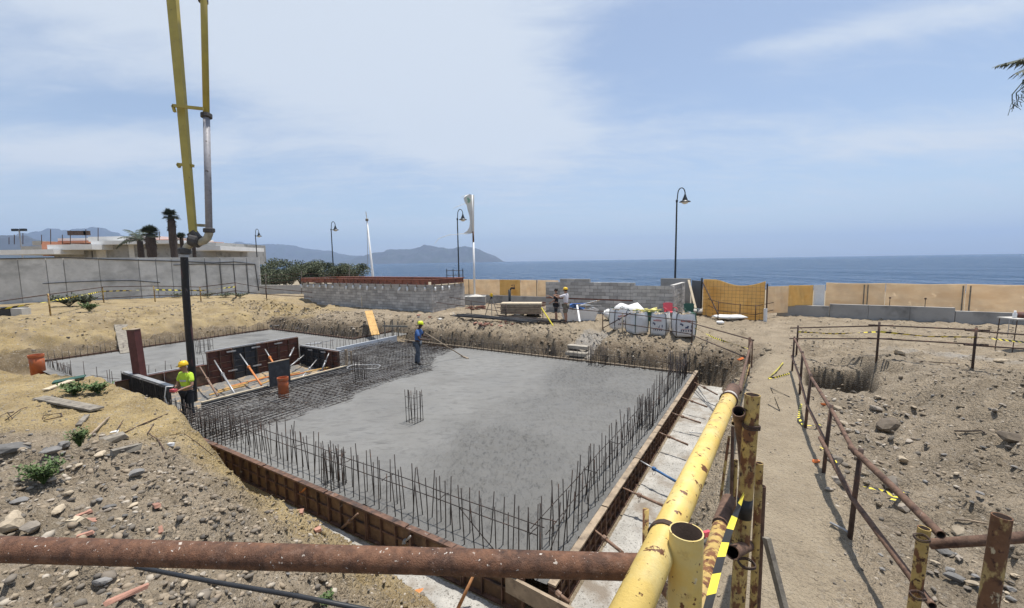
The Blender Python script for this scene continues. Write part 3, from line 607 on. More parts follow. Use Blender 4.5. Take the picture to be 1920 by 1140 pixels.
# lean concrete strip at the foot of the formwork
BLIND = mat('pale lean concrete', (0.40, 0.385, 0.35), 0.95, 0.22, 3, 0.9, 45, spots=[((0.17, 0.16, 0.14), 30, 0.55, 0.63), ((0.44, 0.42, 0.38), 34, 0.60, 0.66), ((0.235, 0.20, 0.16), 1.6, 0.50, 0.66)], bdist=0.02)
def strip_grid(u0, u1, v0, v1, edge):
    us = np.arange(u0, u1, 0.06); vs = np.arange(v0, v1, 0.05); UU, VV = np.meshgrid(us, vs)
    X = ORG[0] + UD[0] * UU + VD[0] * VV; Y = ORG[1] + UD[1] * UU + VD[1] * VV
    Z = -1.468 + 0.014 * fbm(X, Y, 6, 4, 31) + 0.01 * fbm(X, Y, 20, 2, 32)
    e = edge(UU, VV) + 0.10 * fbm(X, Y, 2.0, 4, 37)
    Z = Z - 0.12 * sst(e, -0.05, 0.12)
    return grid_mesh('lean_concrete', X, Y, Z, len(us), len(vs), BLIND)
bl = tag(link('lean_concrete', strip_grid(-1.3, 12.0, -1.35, -0.12, lambda U_, V_: np.maximum(-(V_ + 1.0 + 0.03 * (U_ - 6) * 0), -(U_ + 0.62)))), 'pale lean concrete strip between the right formwork and the earth bank', kind='structure')
bl = tag(link('lean_concrete', strip_grid(-1.1, -0.12, -0.12, 6.0, lambda U_, V_: -(U_ + 0.75 - 0.10 * V_))), 'pale lean concrete strip at the foot of the near left formwork', kind='structure')
# ================================================================ formwork round the slab
MAT['form_iron'] = mat('dark formwork frame', (0.060, 0.055, 0.052), 0.65, 0.4, 9, 0.2, 70, spots=[((0.26, 0.25, 0.24), 7, 0.63, 0.72)])
MATS_F = [MAT['form_ply'], MAT['form_steel']]
def panel_mesh(name, L, H, mats, ribs, rails, depth=0.075):
    """face board with a steel frame and stiffeners behind it; local x along, y outward (ribs side), z up"""
    b = MB(); b.box((L / 2, 0.009, H / 2), (L - 0.012, 0.018, H - 0.012), mi=0)
    t = 0.022
    b.box((L / 2, depth / 2 + 0.004, H - t / 2), (L - 0.008, depth, t), mi=1); b.box((L / 2, depth / 2 + 0.004, t / 2), (L - 0.008, depth, t), mi=1)
    for x in (t / 2 + 0.004, L - t / 2 - 0.004): b.box((x, depth / 2 + 0.0045, H / 2), (t, depth - 0.002, H - 2 * t - 0.002), mi=1)
    for i in range(ribs):
        x = L * (i + 1) / (ribs + 1); b.box((x, depth / 2 + 0.003, H / 2), (0.016, depth - 0.012, H - 2 * t - 0.002), mi=1)
    for i in range(rails):
        z = H * (i + 1) / (rails + 1); b.box((L / 2, depth / 2 - 0.004, z), (L - 2 * t - 0.012, depth - 0.03, 0.018), mi=1)
    return b.mesh(name, mats)
def place(me, name, parent, u, v, z, ang, sx=1.0):
    """local x axis turned by ang from +u; parent sits at the origin"""
    o = link(name, me, parent, loc=W(u, v, z), rot=(0, 0, YAW + ang)); o.scale = (sx, 1, 1); return o
PA = panel_mesh('panel', 1.0, 0.52, MATS_F, 2, 1); PB = panel_mesh('panel', 1.0, 0.50, MATS_F, 3, 2)
fa = thing('formwork', 'near left edge formwork of brown panels against the clay bank', 'formwork')
for i in range(9): place(PA, 'panel', fa, -0.004 - 0.006 * (i % 2), 0.75 + i * 1.0 + 1.0, -1.5, -math.pi / 2) if False else None
for i in range(10):                                 # outside of the near edge faces -u : local y must point to -u, x along +v
    place(PA, 'panel', fa, -0.004 - 0.008 * (i % 2), 0.32 + i * 1.0, -1.497 + 0.006 * (i % 3), math.pi / 2)
b = MB()
for i in range(5): b.bar(W(-0.055, 0.4 + 2 * i, -0.958), W(-0.055, 2.36 + 2 * i, -0.962 + 0.004 * (i % 2)), 0.10, 0.035)
b.build('top_rail', MAT['form_steel'], fa)
fb = thing('formwork', 'right edge formwork of brown slotted panels above the pale concrete strip', 'formwork')
for i in range(12):                                 # faces -v : x along -u
    place(PB, 'panel', fb, 1.0 + i * 1.0, -0.004 - 0.006 * (i % 2), -1.497 + 0.005 * (i % 3), math.pi)
b = MB()
for i in range(6): b.bar(W(0.0 + 2 * i, -0.055, -0.968), W(1.97 + 2 * i, -0.055, -0.972 + 0.004 * (i % 2)), 0.11, 0.03)
b.build('top_rail', MAT['wood'], fb)
# dirty concrete that ran over the inner top edge
fc = thing('formwork', 'far edge formwork at the foot of the dark earth bank', 'formwork')
for i in range(14): place(PA, 'panel', fc, 11.50, 0.9 + i * 1.0 + 0.1, -1.495 + 0.005 * (i % 3), -math.pi / 2 - 0.0)
b = MB()
for i in range(5): b.bar(W(11.53, -0.05 + 2.9 * i, -0.955), W(11.53, 2.82 + 2.9 * i, -0.955 + 0.006 * (i % 2)), 0.06, 0.05)
b.build('top_rail', MAT['wood'], fc)
fd = thing('formwork', 'thin dark formwork along the far edge of the farther slab', 'formwork')
for i in range(8): place(PA, 'panel', fd, 10.53, 17.9 + i * 1.0, -1.47, -math.pi / 2)
for i in range(10): place(PA, 'panel', fd, 0.3 + i * 1.0, 25.03, -1.47, 0)
for i in range(3): place(PA, 'panel', fd, 10.55 + i * 0.95, 17.03, -1.47, 0, 0.93)
b = MB(); b.bar(W(10.53, 17.0, -0.94), W(10.53, 25.0, -0.94), 0.06, 0.05); b.bar(W(0.2, 25.06, -0.94), W(10.4, 25.06, -0.94), 0.06, 0.05); b.bar(W(10.6, 17.06, -0.94), W(13.3, 17.06, -0.92), 0.06, 0.05)
b.build('top_rail', MAT['form_steel'], fd)
# loose board closing the near corner
pts = [at(955, 1082, -1.02), at(1085, 1150, -1.02)]
t = thing('timber_plank', 'wide weathered plank on edge closing the near corner of the formwork', 'plank')
d = (pts[1] - pts[0]).normalized(); a0 = pts[0] - d * 0.05; b = MB(); b.bar(a0, pts[1] + d * 0.35, 0.045, 0.24)
o = b.build('board', MAT['wood'], t); o.location.z = -0.10

# props bracing the formwork to the banks
def prop(name, label, a, b_, m1, m2, r=0.022, group=None, hook=False):
    a, b_ = Vector(a), Vector(b_); t = thing(name, label, 'prop', (0, 0, 0), 0, group)
    mid = a.lerp(b_, 0.45); d = (b_ - a).normalized()
    MB().tube([a, mid], r * 0.8, 8).build('inner_tube', m1, t, True); MB().tube([mid - d * 0.04, b_], r * 1.15, 8).build('outer_tube', m2, t, True)
    k = MB(); k.lathe(mid, [(r * 1.2, -0.03), (r * 1.9, -0.03), (r * 1.9, 0.03), (r * 1.2, 0.03)], 8, rot=Vector((0, 0, 1)).rotation_difference(d).to_matrix()); k.build('collar', m2, t)
    if hook:
        h = MB(); c = mid + Vector((0, 0, -0.06)); x = d.cross(Vector((0, 0, 1))).normalized()
        h.tube([c + x * 0.05 * math.cos(q) + Vector((0, 0, 0.05 * math.sin(q) - 0.02)) for q in np.linspace(0.6, 6.6, 12)], 0.004, 5); h.build('pin_ring', MAT['rust_rail'], t)
    return t
right_props = [((1302, 717), (1345, 740), 'rust', 'rust'), ((1275, 744), (1326, 763), 'rust', 'rust'), ((1253, 772), (1314, 793), 'rust', 'rust'), ((1227, 807), (1290, 834), 'rust', 'rust'),
               ((1195, 861), (1268, 903), 'grey', 'blue'), ((1161, 912), (1248, 950), 'rust', 'rust'), ((1107, 988), (1168, 1037), 'rust', 'rust'), ((1030, 1101), (1068, 1130), 'rust', 'rust')]
names_ = ['rusty brace by the far corner, first from the far end of the right formwork', 'rusty brace second from the far end of the right formwork', 'rusty brace third from the far end of the right formwork',
          'rusty brace fourth from the far end, just beyond the blue one', 'blue and grey adjustable brace of the right formwork', 'rusty brace with a pin ring just nearer than the blue one',
          'pale rusty brace above the strip, second from the near corner', 'rusty brace hidden under the long rusty pipe at the near corner']
MM = {'rust': MAT['prop_rust'], 'grey': MAT['steel_grey'], 'blue': MAT['blue_paint']}
for (pa, pb, m1, m2), lb in zip(right_props, names_):
    prop('formwork_brace', lb, at(*pa, -1.02), at(*pb, -1.12), MM[m1], MM[m2], 0.022, 'braces along the right formwork', hook=(m2 != 'rust' or pa[0] in (1161, 1107)))
left_props = [((486, 872), (474, 894), 'steel_grey', 'grey brace at the far end of the near left formwork'), ((573, 913), (556, 934), 'orange_paint', 'short orange brace of the near left formwork'),
              ((671, 961), (639, 993), 'prop_rust', 'pale brace in the middle of the near left formwork'), ((770, 1003), (748, 1027), 'steel_grey', 'grey brace of the near left formwork just above the rusty pipe')]
for pa, pb, m_, lb in left_props:
    a = at(*pa, -1.0); e = G(*pb); prop('formwork_brace', lb, a + Vector((0, 0, -0.02)), e, MAT[m_], MAT[m_], 0.022, 'braces along the near left formwork')
a = at(889, 1076, -1.05); e = at(858, 1142, -1.46); t = thing('wooden_stake', 'orange brown wooden stake leaning on the near left formwork below the rusty pipe', 'stake')
MB().tube([a, a.lerp(e, 0.5), e + (e - a) * 0.1], [0.018, 0.023, 0.026], 7).build('shaft', mat('reddish stick', (0.36, 0.17, 0.07), 0.8, 0.3, 14, 0.3, 60), t, True)
# light steel rods from the far slab to the bank
for i, (pa, pb) in enumerate([((505, 612), (560, 606)), ((553, 616), (585, 610)), ((478, 612), (440, 606))]):
    p = prop('formwork_brace', ['thin brace at the far slab corner pointing right', 'thin brace just right of the far slab corner', 'thin brace at the far slab corner pointing left'][i], at(*pa, -0.95), at(*pb, -0.8), MAT['steel_grey'], MAT['steel_grey'], 0.022)

# ================================================================ reinforcement
def bar_mesh(L, r=0.009, n=5, bend=0.0):
    b = MB(); b.tube([(0, 0, 0), (bend * 0.4, 0, L * 0.5), (bend, bend * 0.3, L)], r, n); return b.mesh('rebar', MAT['rebar'], True)
REB = [bar_mesh(1.0, 0.0085, 5, bb) for bb in (0.0, 0.012, -0.015, 0.02)]
def starter_row(label, pts, z0, h, hv, jit=0.012, rails=(), rail_m='rebar', fat=1.0):
    t = thing('edge_reinforcement', label, 'reinforcement')
    for p in pts:
        L = h + random.uniform(-hv, hv) + 0.12
        o = link('rebar', random.choice(REB), t, loc=(p[0] + random.gauss(0, jit), p[1] + random.gauss(0, jit), z0 - 0.12), rot=(random.gauss(0, 0.04), random.gauss(0, 0.04), random.uniform(0, 6.28)), scale=(fat, fat, L))
    for k, (a, b_) in enumerate(rails):
        a, b_ = Vector(a), Vector(b_); n = max(3, int((b_ - a).length / 0.8)); m = MB()
        m.tube([a.lerp(b_, i / n) + Vector((random.gauss(0, .008), random.gauss(0, .008), random.gauss(0, .008))) for i in range(n + 1)], 0.0075 * fat, 5); m.build('rebar', MAT['rebar'], t, True)
    return t
def linepts(u0, v0, u1, v1, step):
    L = math.hypot(u1 - u0, v1 - v0); n = int(L / step)
    return [W(u0 + (u1 - u0) * i / n, v0 + (v1 - v0) * i / n) for i in range(n + 1)]
zr = -0.46
ra = starter_row('double row of tall dark starter bars along the near left slab edge', linepts(0.10, 0.15, 0.10, 9.2, 0.175) + linepts(0.36, 0.35, 0.36, 9.2, 0.19), -1.0, 0.80, 0.11,
            rails=[(W(0.12, 0.2, zr), W(0.12, 9.3, zr)), (W(0.34, 0.2, zr - 0.01), W(0.34, 9.3, zr + 0.01)), (W(0.12, 1.5, zr), W(0.2, 0.9, -1.0)), (W(0.34, 5.0, zr), W(0.12, 4.7, -1.0))] + [(W(0.10, q, zr), W(0.36, q, zr - 0.01)) for q in (0.3, 1.9, 3.1, 4.2, 5.6, 7.2)])
starter_row('dense dark starter bars beside the unpoured mat near the worker in the hi vis shirt', linepts(0.14, 9.4, 0.14, 11.9, 0.14) + linepts(0.42, 9.4, 0.42, 11.9, 0.17), -1.12, 0.62, 0.08,
            rails=[(W(0.14, 9.3, -0.6), W(0.14, 11.9, -0.6)), (W(0.42, 9.3, -0.62), W(0.42, 11.9, -0.62))])
starter_row('double row of tall dark starter bars along the right slab edge', linepts(0.35, 0.12, 11.3, 0.12, 0.18) + linepts(0.35, 0.36, 11.3, 0.36, 0.19), -1.0, 0.80, 0.11,
            rails=[(W(0.2, 0.13, zr), W(11.3, 0.13, zr)), (W(0.2, 0.34, zr), W(11.3, 0.34, zr)), (W(0.9, 0.14, zr), W(0.35, 0.2, -1.0)), (W(10.3, 0.2, -0.5), W(11.2, 0.2, -1.0)), (W(6.4, 0.14, zr - .1), W(5.6, 0.3, -1.0))] + [(W(q, 0.12, zr), W(q, 0.36, zr)) for q in (0.5, 2.1, 3.4, 5.0)])
starter_row('row of thin dark starter bars along the far slab edge below the bank', linepts(11.36, 0.3, 11.36, 13.2, 0.19), -1.0, 0.52, 0.07, rails=[(W(11.36, 0.2, -0.62), W(11.36, 13.2, -0.62))], fat=1.15)
starter_row('row of thin starter bars behind the pale foam board', linepts(6.6, 15.75, 13.0, 15.75, 0.19) + linepts(13.1, 15.9, 13.1, 16.9, 0.2), -1.0, 0.5, 0.06, fat=1.2)
starter_row('row of thin starter bars along the far edge of the farther slab', linepts(10.38, 17.2, 10.38, 24.8, 0.22) + linepts(10.6, 16.88, 13.1, 16.88, 0.22), -1.0, 0.45, 0.06, fat=1.25)
starter_row('row of thin starter bars along the clay bank side of the farther slab', linepts(0.4, 24.85, 10.2, 24.85, 0.21), -1.0, 0.48, 0.08, fat=1.2)
starter_row('starter bars rising behind the shuttered pit wall on the left', linepts(0.9, 15.75, 6.3, 15.75, 0.24), -1.0, 0.72, 0.14, fat=1.15)
starter_row('few tall starter bars left of the pit beside the clay ground', [W(u_, v_) for u_, v_ in ((0.25, 16.1), (0.35, 16.5), (0.2, 17.0), (0.6, 16.2), (0.3, 15.9), (0.25, 18.6), (0.25, 20.0))], -1.0, 0.75, 0.1, rails=[(W(0.1, 17.3, -0.5), W(0.4, 15.7, -0.5))], fat=1.1)
starter_row('dense thin starter bars beside the orange pipe at the far left', linepts(0.35, 20.6, 0.35, 23.6, 0.13), -1.05, 0.45, 0.08, rails=[(W(0.35, 20.6, -0.7), W(0.35, 23.6, -0.7))], fat=1.1)
def cage(label, p, w, n, h, z0, fat=1.0, tilt=0.02):
    t = thing('rebar_cage', label, 'column reinforcement', (p[0], p[1], z0), YAW)
    k = 0
    for i in range(n):
        for j in range(n):
            if 0 < i < n - 1 and 0 < j < n - 1: continue
            link('rebar', REB[k % 4], t, loc=(w * (i / (n - 1) - 0.5), w * (j / (n - 1) - 0.5), -0.15), rot=(random.gauss(0, tilt), random.gauss(0, tilt), random.uniform(0, 6)), scale=(fat, fat, h + 0.15 + random.uniform(-.05, .05))); k += 1
    for z in (0.04, h * 0.45, h * 0.85):
        b = MB(); q = w / 2 + 0.01; z += random.uniform(-.03, .03); b.tube([(-q, -q, z), (q, -q, z), (q, q, z), (-q, q, z), (-q, -q, z + .01)], 0.005 * fat, 4); b.build('stirrup', MAT['rebar'], t)
    return t
cp = at(778, 790, -1.0); cage('column cage of starter bars standing alone in the fresh concrete', cp, 0.30, 4, 0.82, -1.0)
cp = at(675, 712, -1.05); cage('column cage of starter bars standing in the bare rebar mat', cp, 0.32, 4, 0.95, -1.08)
cp = at(384, 662, -1.0); cage('column cage of starter bars on the farther slab behind the pit wall', cp, 0.5, 4, 0.75, -1.0, 1.2)
cage('column cage of starter bars at the far slab edge right of the steps', W(11.25, 3.45), 0.55, 5, 0.75, -1.0, 1.2); cage('column cage of starter bars at the far right slab corner', W(11.15, 0.45), 0.5, 5, 0.8, -1.0, 1.2)
cage('tight cage of starter bars among the bars of the near left edge', W(0.25, 4.55), 0.28, 4, 0.68, -1.0)
cage('tight cage of starter bars among the bars of the right edge', W(5.9, 0.25), 0.28, 4, 0.72, -1.0)

# the bare mat on the part not poured yet
def bmat(label_):
    t = thing('rebar_mat', label_, 'reinforcement mat')
    um = bar_mesh(1.0, 0.0105, 5, 0.0); um.materials.clear(); um.materials.append(MAT['rebar_glint'])
    def piece(a, b_, parent=t):
        d = b_ - a
        if d.length < 0.4: return
        link('rebar', um, parent, loc=a, rot=Vector((0, 0, 1)).rotation_difference(d.normalized()).to_euler(), scale=(1, 1, d.length))
    low = MB()
    for i in range(63):                              # bars along v
        u = 0.2 + i * 0.2 + random.gauss(0, 0.012)
        if u > 11.35: break
        vs = float(vfront(u)) - 0.5; ve = 12.0 if u < 6.75 else 15.35
        piece(W(u, vs, -1.035 + random.gauss(0, .004)), W(u + random.gauss(0, .03), ve, -1.025 + random.gauss(0, .004)))
        low.tube([W(u + .05, vs, -1.17), W(u + .05, ve, -1.17)], 0.011, 4)
    for j in range(58):                              # bars along u
        v = 5.2 + j * 0.2 + random.gauss(0, 0.012)
        if v > 15.35: break
        us = np.linspace(0.15, 11.4, 200); ok = (vfront(us) - 0.45 < v)
        if v > 12.05: ok &= us > 6.75
        idx = np.nonzero(ok)[0]
        if len(idx) < 5: continue
        runs = np.split(idx, np.nonzero(np.diff(idx) > 1)[0] + 1)
        for r_ in runs:
            if len(r_) < 6: continue
            piece(W(us[r_[0]], v, -1.015 + random.gauss(0, .004)), W(us[r_[-1]], v + random.gauss(0, .03), -1.015 + random.gauss(0, .004)))
            low.tube([W(us[r_[0]], v + .06, -1.15), W(us[r_[-1]], v + .06, -1.15)], 0.011, 4)
    o = low.build('lower_bars', MAT['rebar'], t, True); tag(o, kind='stuff')
    ch = MB()
    for _ in range(150):                             # wire chairs between the layers
        u = random.uniform(0.3, 11.2); v = random.uniform(float(vfront(u)) + 0.2, 12.0 if u < 6.7 else 15.2)
        a = W(u, v, -1.28); ch.tube([a, a + Vector((random.gauss(0, .03), random.gauss(0, .03), 0.26)), a + Vector((0.12, 0.03, 0.26)), a + Vector((.12, .04, 0))], 0.006, 4)
    tag(ch.build('wire_chairs', MAT['rebar'], t), kind='stuff')
    return t
bmat('bare grid of reinforcing bars not yet covered by concrete')
bd = grid_mesh('blinding', *[g for g in (lambda U_, V_: (ORG[0] + UD[0] * U_ + VD[0] * V_, ORG[1] + UD[1] * U_ + VD[1] * V_, -1.30 + 0.01 * fbm(U_, V_, 3, 3, 2)))(*np.meshgrid(np.linspace(0.02, 11.47, 60), np.linspace(5, 15.6, 60)))], 60, 60, mat('dark floor', (0.050, 0.049, 0.047), 0.9, 0.3, 3, 0.3, 40))  # floor colour darkened for the dark gaps between the bars
tag(link('pit_floor', bd), 'dark floor beneath the bare rebar mat', kind='structure')
# coil of cable lying on the mat
t = thing('cable_coil', 'pale ring of cable lying on the bare rebar mat', 'cable'); c = at(682, 688, -0.98); b = MB()
for k in range(2): b.tube([c + Vector((0.62 * math.cos(q) * (1 + .05 * k), 0.42 * math.sin(q) * (1 + .04 * k), 0.01 * k + 0.02 * math.sin(3 * q))) for q in np.linspace(0, 6.1, 26)], 0.012, 5)
b.build('loop', MAT['steel_grey'], t, True)

# ================================================================ the shuttered pit inside the slab
pt = thing('pit_shuttering', 'shuttered pit with red brown and black panels, propped inside', 'pit formwork')
RB = [MAT['form_red'], MAT['form_steel']]; BK = [MAT['form_black'], MAT['form_iron']]
H1 = panel_mesh('panel', 0.86, 1.46, RB, 1, 5, 0.09); H2 = panel_mesh('panel', 0.86, 1.46, BK, 1, 5, 0.09)
H3 = panel_mesh('panel', 0.62, 1.04, [MAT['form_ply'], MAT['form_red']], 0, 2, 0.07)
# back wall: ribs towards the camera, i.e. towards -v : x along -u
u0 = 6.2
for i, me in enumerate((H1, H1, H2, H1)): place(me, 'panel', pt, u0 - 0.88 * i, 15.18, -1.47, math.pi)
for i in range(4): place(H3, 'panel', pt, u0 - 0.88 * 4 - 0.64 * i, 15.18, -1.49, math.pi)
H4 = panel_mesh('panel', 0.84, 1.05, BK, 1, 4, 0.09); H5 = panel_mesh('panel', 0.84, 1.05, RB, 1, 4, 0.09)
for i, me in enumerate((H4, H4, H5)): place(me, 'panel', pt, 6.30, 15.08 - 0.86 * i - 0.86, -1.45, math.pi / 2)
H6 = panel_mesh('panel', 0.85, 0.78, BK, 5, 1, 0.08)
for i in range(4): place(H6, 'panel', pt, 0.55, 12.25 + 0.87 * i, -1.1, math.pi / 2)
b = MB(); b.bar(W(2.7, 15.22, 0.008), W(6.2, 15.22, 0.008), 0.10, 0.03); b.bar(W(0.7, 15.22, -0.43), W(2.6, 15.22, -0.43), 0.10, 0.03); b.bar(W(6.32, 12.45, -0.385), W(6.32, 15.1, -0.385), 0.1, 0.03); b.bar(W(0.58, 12.25, -0.30), W(0.58, 15.7, -0.30), 0.14, 0.03)
b.build('top_rail', MAT['steel_grey'], pt)
ck = MB()
for u_ in (3.5, 4.4, 5.3):
    for z_ in (-0.12, -0.85): ck.bar(W(u_ - 0.16, 15.06, z_), W(u_ + 0.16, 15.06, z_), 0.04, 0.045)
for v_ in (13.4, 14.3): ck.bar(W(6.2, v_ - .15, -0.5), W(6.2, v_ + .15, -0.5), 0.04, 0.05)
ck.build('clamp', MAT['steel_grey'], pt)
kb = MB(); kb.bar(W(1.25, 12.18, -1.14), W(3.25, 12.18, -1.14), 0.10, 0.30); kb.bar(W(4.0, 12.18, -1.14), W(6.5, 12.18, -1.14), 0.10, 0.30); kb.build('kerb_board', MAT['form_black'], pt)
kt = MB(); kt.bar(W(1.25, 12.22, -0.97), W(3.23, 12.22, -0.97), 0.07, 0.03); kt.bar(W(4.0, 12.22, -0.97), W(6.4, 12.22, -0.97), 0.08, 0.03); kt.build('kerb_rail', MAT['wood_pale'], pt)
fp = MB(); fp.bar(W(3.26, 12.12, -0.66), W(3.97, 12.12, -0.66), 0.06, 0.92); fp.build('end_panel', MAT['form_black'], pt); e = MB(); e.bar(W(3.25, 12.12, -0.185), W(3.98, 12.12, -0.185), 0.065, 0.022); e.build('panel_edge', MAT['wood'], pt)
pp = MB(); pp.bar(W(6.42, 12.25, -1.45), W(6.42, 12.25, -0.33), 0.09, 0.09); pp.build('corner_post', MAT['wood'], pt); pp = MB(); pp.bar(W(6.62, 12.2, -1.35), W(6.62, 12.2, -0.42), 0.06, 0.06); pp.build('corner_post', MAT['wood'], pt)
gr = grid_mesh('pit_gravel', *[g for g in (lambda U_, V_: (ORG[0] + UD[0] * U_ + VD[0] * V_, ORG[1] + UD[1] * U_ + VD[1] * V_, -1.26 + 0.05 * sst(V_, 13.8, 15) + 0.05 * fbm(U_, V_, 5, 4, 22) + 0.5 * clods(U_, V_, 7, 5, .7)))(*np.meshgrid(np.linspace(0.65, 6.28, 90), np.linspace(12.25, 15.15, 50)))], 90, 50, mat('grey gravel floor', (0.17, 0.162, 0.15), 0.95, 0.4, 30, 0.8, 60, spots=[((0.36, 0.26, 0.15), 2.2, 0.5, 0.62)]))
tag(link('gravel_floor', gr), 'grey gravel floor inside the shuttered pit', kind='structure')
pit_props = [((402, 676), (440, 738), 'steel_grey', 'white grey prop leaning on the black panel of the pit'), ((450, 664), (490, 722), 'orange_paint', 'half orange prop leaning on the middle of the pit wall'), ((497, 655), (518, 690), 'orange_paint', 'orange prop behind the upright dark panel'),
             ((375, 688), (408, 742), 'prop_rust', 'rusty prop just right of the black pump hose')]
for pa, pb, m_, lb in pit_props: prop('push_pull_prop', lb, onv(*pa, 15.05), onv(*pb, 12.35) if pb[1] > 700 else onv(*pb, 13.6), MAT['steel_grey'] if m_ != 'prop_rust' else MAT['prop_rust'], MAT[m_], 0.03, 'push pull props inside the pit')
for pa, pb, lb in (((571, 665), (545, 686), 'short prop on the right pit wall beside the upright panel'), ((595, 673), (560, 715), 'long prop crossing the right pit wall'), ((617, 662), (602, 697), 'short brace at the right end of the pit'), ((553, 648), (543, 668), 'thin brace in the far corner of the pit')):
    prop('push_pull_prop', lb, onu(*pa, 6.2), onv(*pb, 12.9 if pb[1] > 690 else 14.0), MAT['steel_grey'], MAT['steel_grey'], 0.026, 'push pull props inside the pit')
for i in range(9):
    u_ = random.uniform(1.6, 5.8); v_ = random.uniform(13.0, 14.2); a = W(u_, v_, -1.19 + .012 * i); d_ = random.uniform(-0.25, 0.25); L_ = random.uniform(0.7, 1.5)
    t = thing('loose_stick', 'orange brown stick lying on the gravel inside the pit', 'stick', group='loose sticks inside the pit'); MB().tube([a, a + Vector((UD[0] + d_, UD[1] - d_, 0.02)) * L_], 0.028, 6).build('shaft', MAT['wood_fresh'] if i % 3 else MAT['orange_paint'], t)
# steel tube standing at the pit corner, orange pipes
t = thing('steel_tube', 'dark red rusty square steel tube standing by the left end of the pit', 'steel tube'); a, c = onv(263, 707, 15.0), onv(250, 618, 15.0)
b = MB(); b.bar(a, c, 0.24, 0.24); b.build('tube', mat('dark red steel', (0.10, 0.032, 0.028), 0.55, 0.3, 5, 0.1, 30), t); b = MB(); b.bar(c, c + (c - a) * 0.012, 0.26, 0.26); b.build('end_plate', MAT['wood'], t)
def drain(label, p, r, h, lean=(0, 0)):
    t = thing('drain_pipe', label, 'drain pipe', p); MB().tube([(0, 0, -0.15), (lean[0] * .4, lean[1] * .4, h * 0.5), (lean[0], lean[1], h - 0.09)], r, 20).build('pipe', MAT['orange_pvc'], t, True)
    b = MB(); L0 = Vector((lean[0], lean[1], h - 0.1)); b.lathe(L0, [(r * 0.99, 0.0), (r * 1.09, 0.01), (r * 1.09, 0.1), (r * 0.97, 0.1), (r * 0.93, -0.05)], 20, cap=False); sharp(b.build('socket', MAT['orange_pvc'], t, True)); return t
drain('short orange drain pipe upright in the mat by the dark panel', at(532, 737, -1.02), 0.155, 0.52); drain('faded orange drain pipe upright at the far left by the clay bank', at(72, 698, -1.05), 0.22, 0.72, (-0.04, 0.02))
# pale foam upstand between the two slabs
t = thing('foam_upstand', 'pale blue foam board standing along the joint of the two slabs', 'foam board')
for a_, c_ in ((8.4, 10.9), (10.93, 12.25)): b = MB(); b.bar(W(a_, 15.58, -1.12), W(c_, 15.58, -1.12), 0.08, 0.38); b.build('foam_sheet', MAT['foam'], t)
b = MB(); b.bar(W(6.7, 15.50, -1.28), W(9.9, 15.50, -1.28), 0.06, 0.10); b.build('timber_rail', MAT['wood'], t)
# float resting on the far slab
t = thing('bull_float', 'long handled float lying on the farther slab', 'float tool'); a = at(588, 644, -0.98); c = at(628, 637, -0.7)
b = MB(); b.bar(a - Vector((.35, .1, 0)), a + Vector((.35, .1, 0)), 0.25, 0.03); b.build('blade', MAT['steel_grey'], t); MB().tube([a + Vector((0.3, .1, .02)), c], 0.018, 6).build('handle', MAT['steel_grey'], t)
# planks
def plank(label, a, b_, w, th, m, cat='plank', up=(0, 0, 1)):
    t = thing('plank', label, cat); k = MB(); k.bar(a, b_, w, th, up=up); k.build('board', MAT[m], t); return t
plank('new orange brown plank leaning down the far bank behind the foam board', aty(691, 583, 24.6), aty(704, 628, 22.6), 0.42, 0.05, 'wood_fresh', up=(0, 0, 1))
plank('grey warped plank leaning against the clay bank on the left', at(226, 607, -0.1), at(240, 662, -1.0), 0.55, 0.05, 'wood_grey')
a, c = at(213, 729, -0.55), at(285, 760, -0.62)
plank('long grey plank bridging the gap beside the black pit panels', a, c, 0.30, 0.05, 'wood_grey')
# guard rail by the foam board
t = thing('guard_rail', 'short pale timber guard rail on the bank behind the foam board', 'guard rail')
for px in (722, 737, 747): p = at(px, 630, -1.0); q = p + Vector((0, 0, 0.85)); b = MB(); b.bar(p, q, 0.06, 0.06); b.build('post', MAT['wood_grey'], t)
b = MB(); b.bar(at(718, 611, -0.15), at(764, 612, -0.15), 0.05, 0.09); b.build('rail', MAT['wood_grey'], t)
# steps in the ramp
t = thing('rough_steps', 'rough concrete steps cut into the far bank', 'steps')
for i, (u_, z_, w_) in enumerate(((12.2, -1.14, 1.0), (12.65, -0.92, 0.95), (13.1, -0.70, 0.95))):
    b = MB(); b.box((0, 0, 0), (0.34, w_, 0.14)); b.build('step', mat('dusty step concrete', (0.33, 0.30, 0.25), 0.9, 0.3, 5, 0.5, 30) if i == 0 else t.children[0].data.materials[0], t); o = t.children[-1]; o.location = W(u_, 4.8 + 0.12 * i, z_ - 0.06); o.rotation_euler = (0, 0, YAW + random.uniform(-.06, .06))

t = thing('cable', 'white cable looped over the end of the black pit panels', 'cable'); b = MB(); a = onu(*(318, 726), 0.45)
b.tube([a + Vector((.10, 0, .02)), a + Vector((-.05, -.05, .03)), a + Vector((-.10, -.08, -.25)), a + Vector((-.02, -.08, -.6)), a + Vector((.12, -.06, -.8))], .016, 6); b.build('strand', MAT['white_plastic'], t, True)
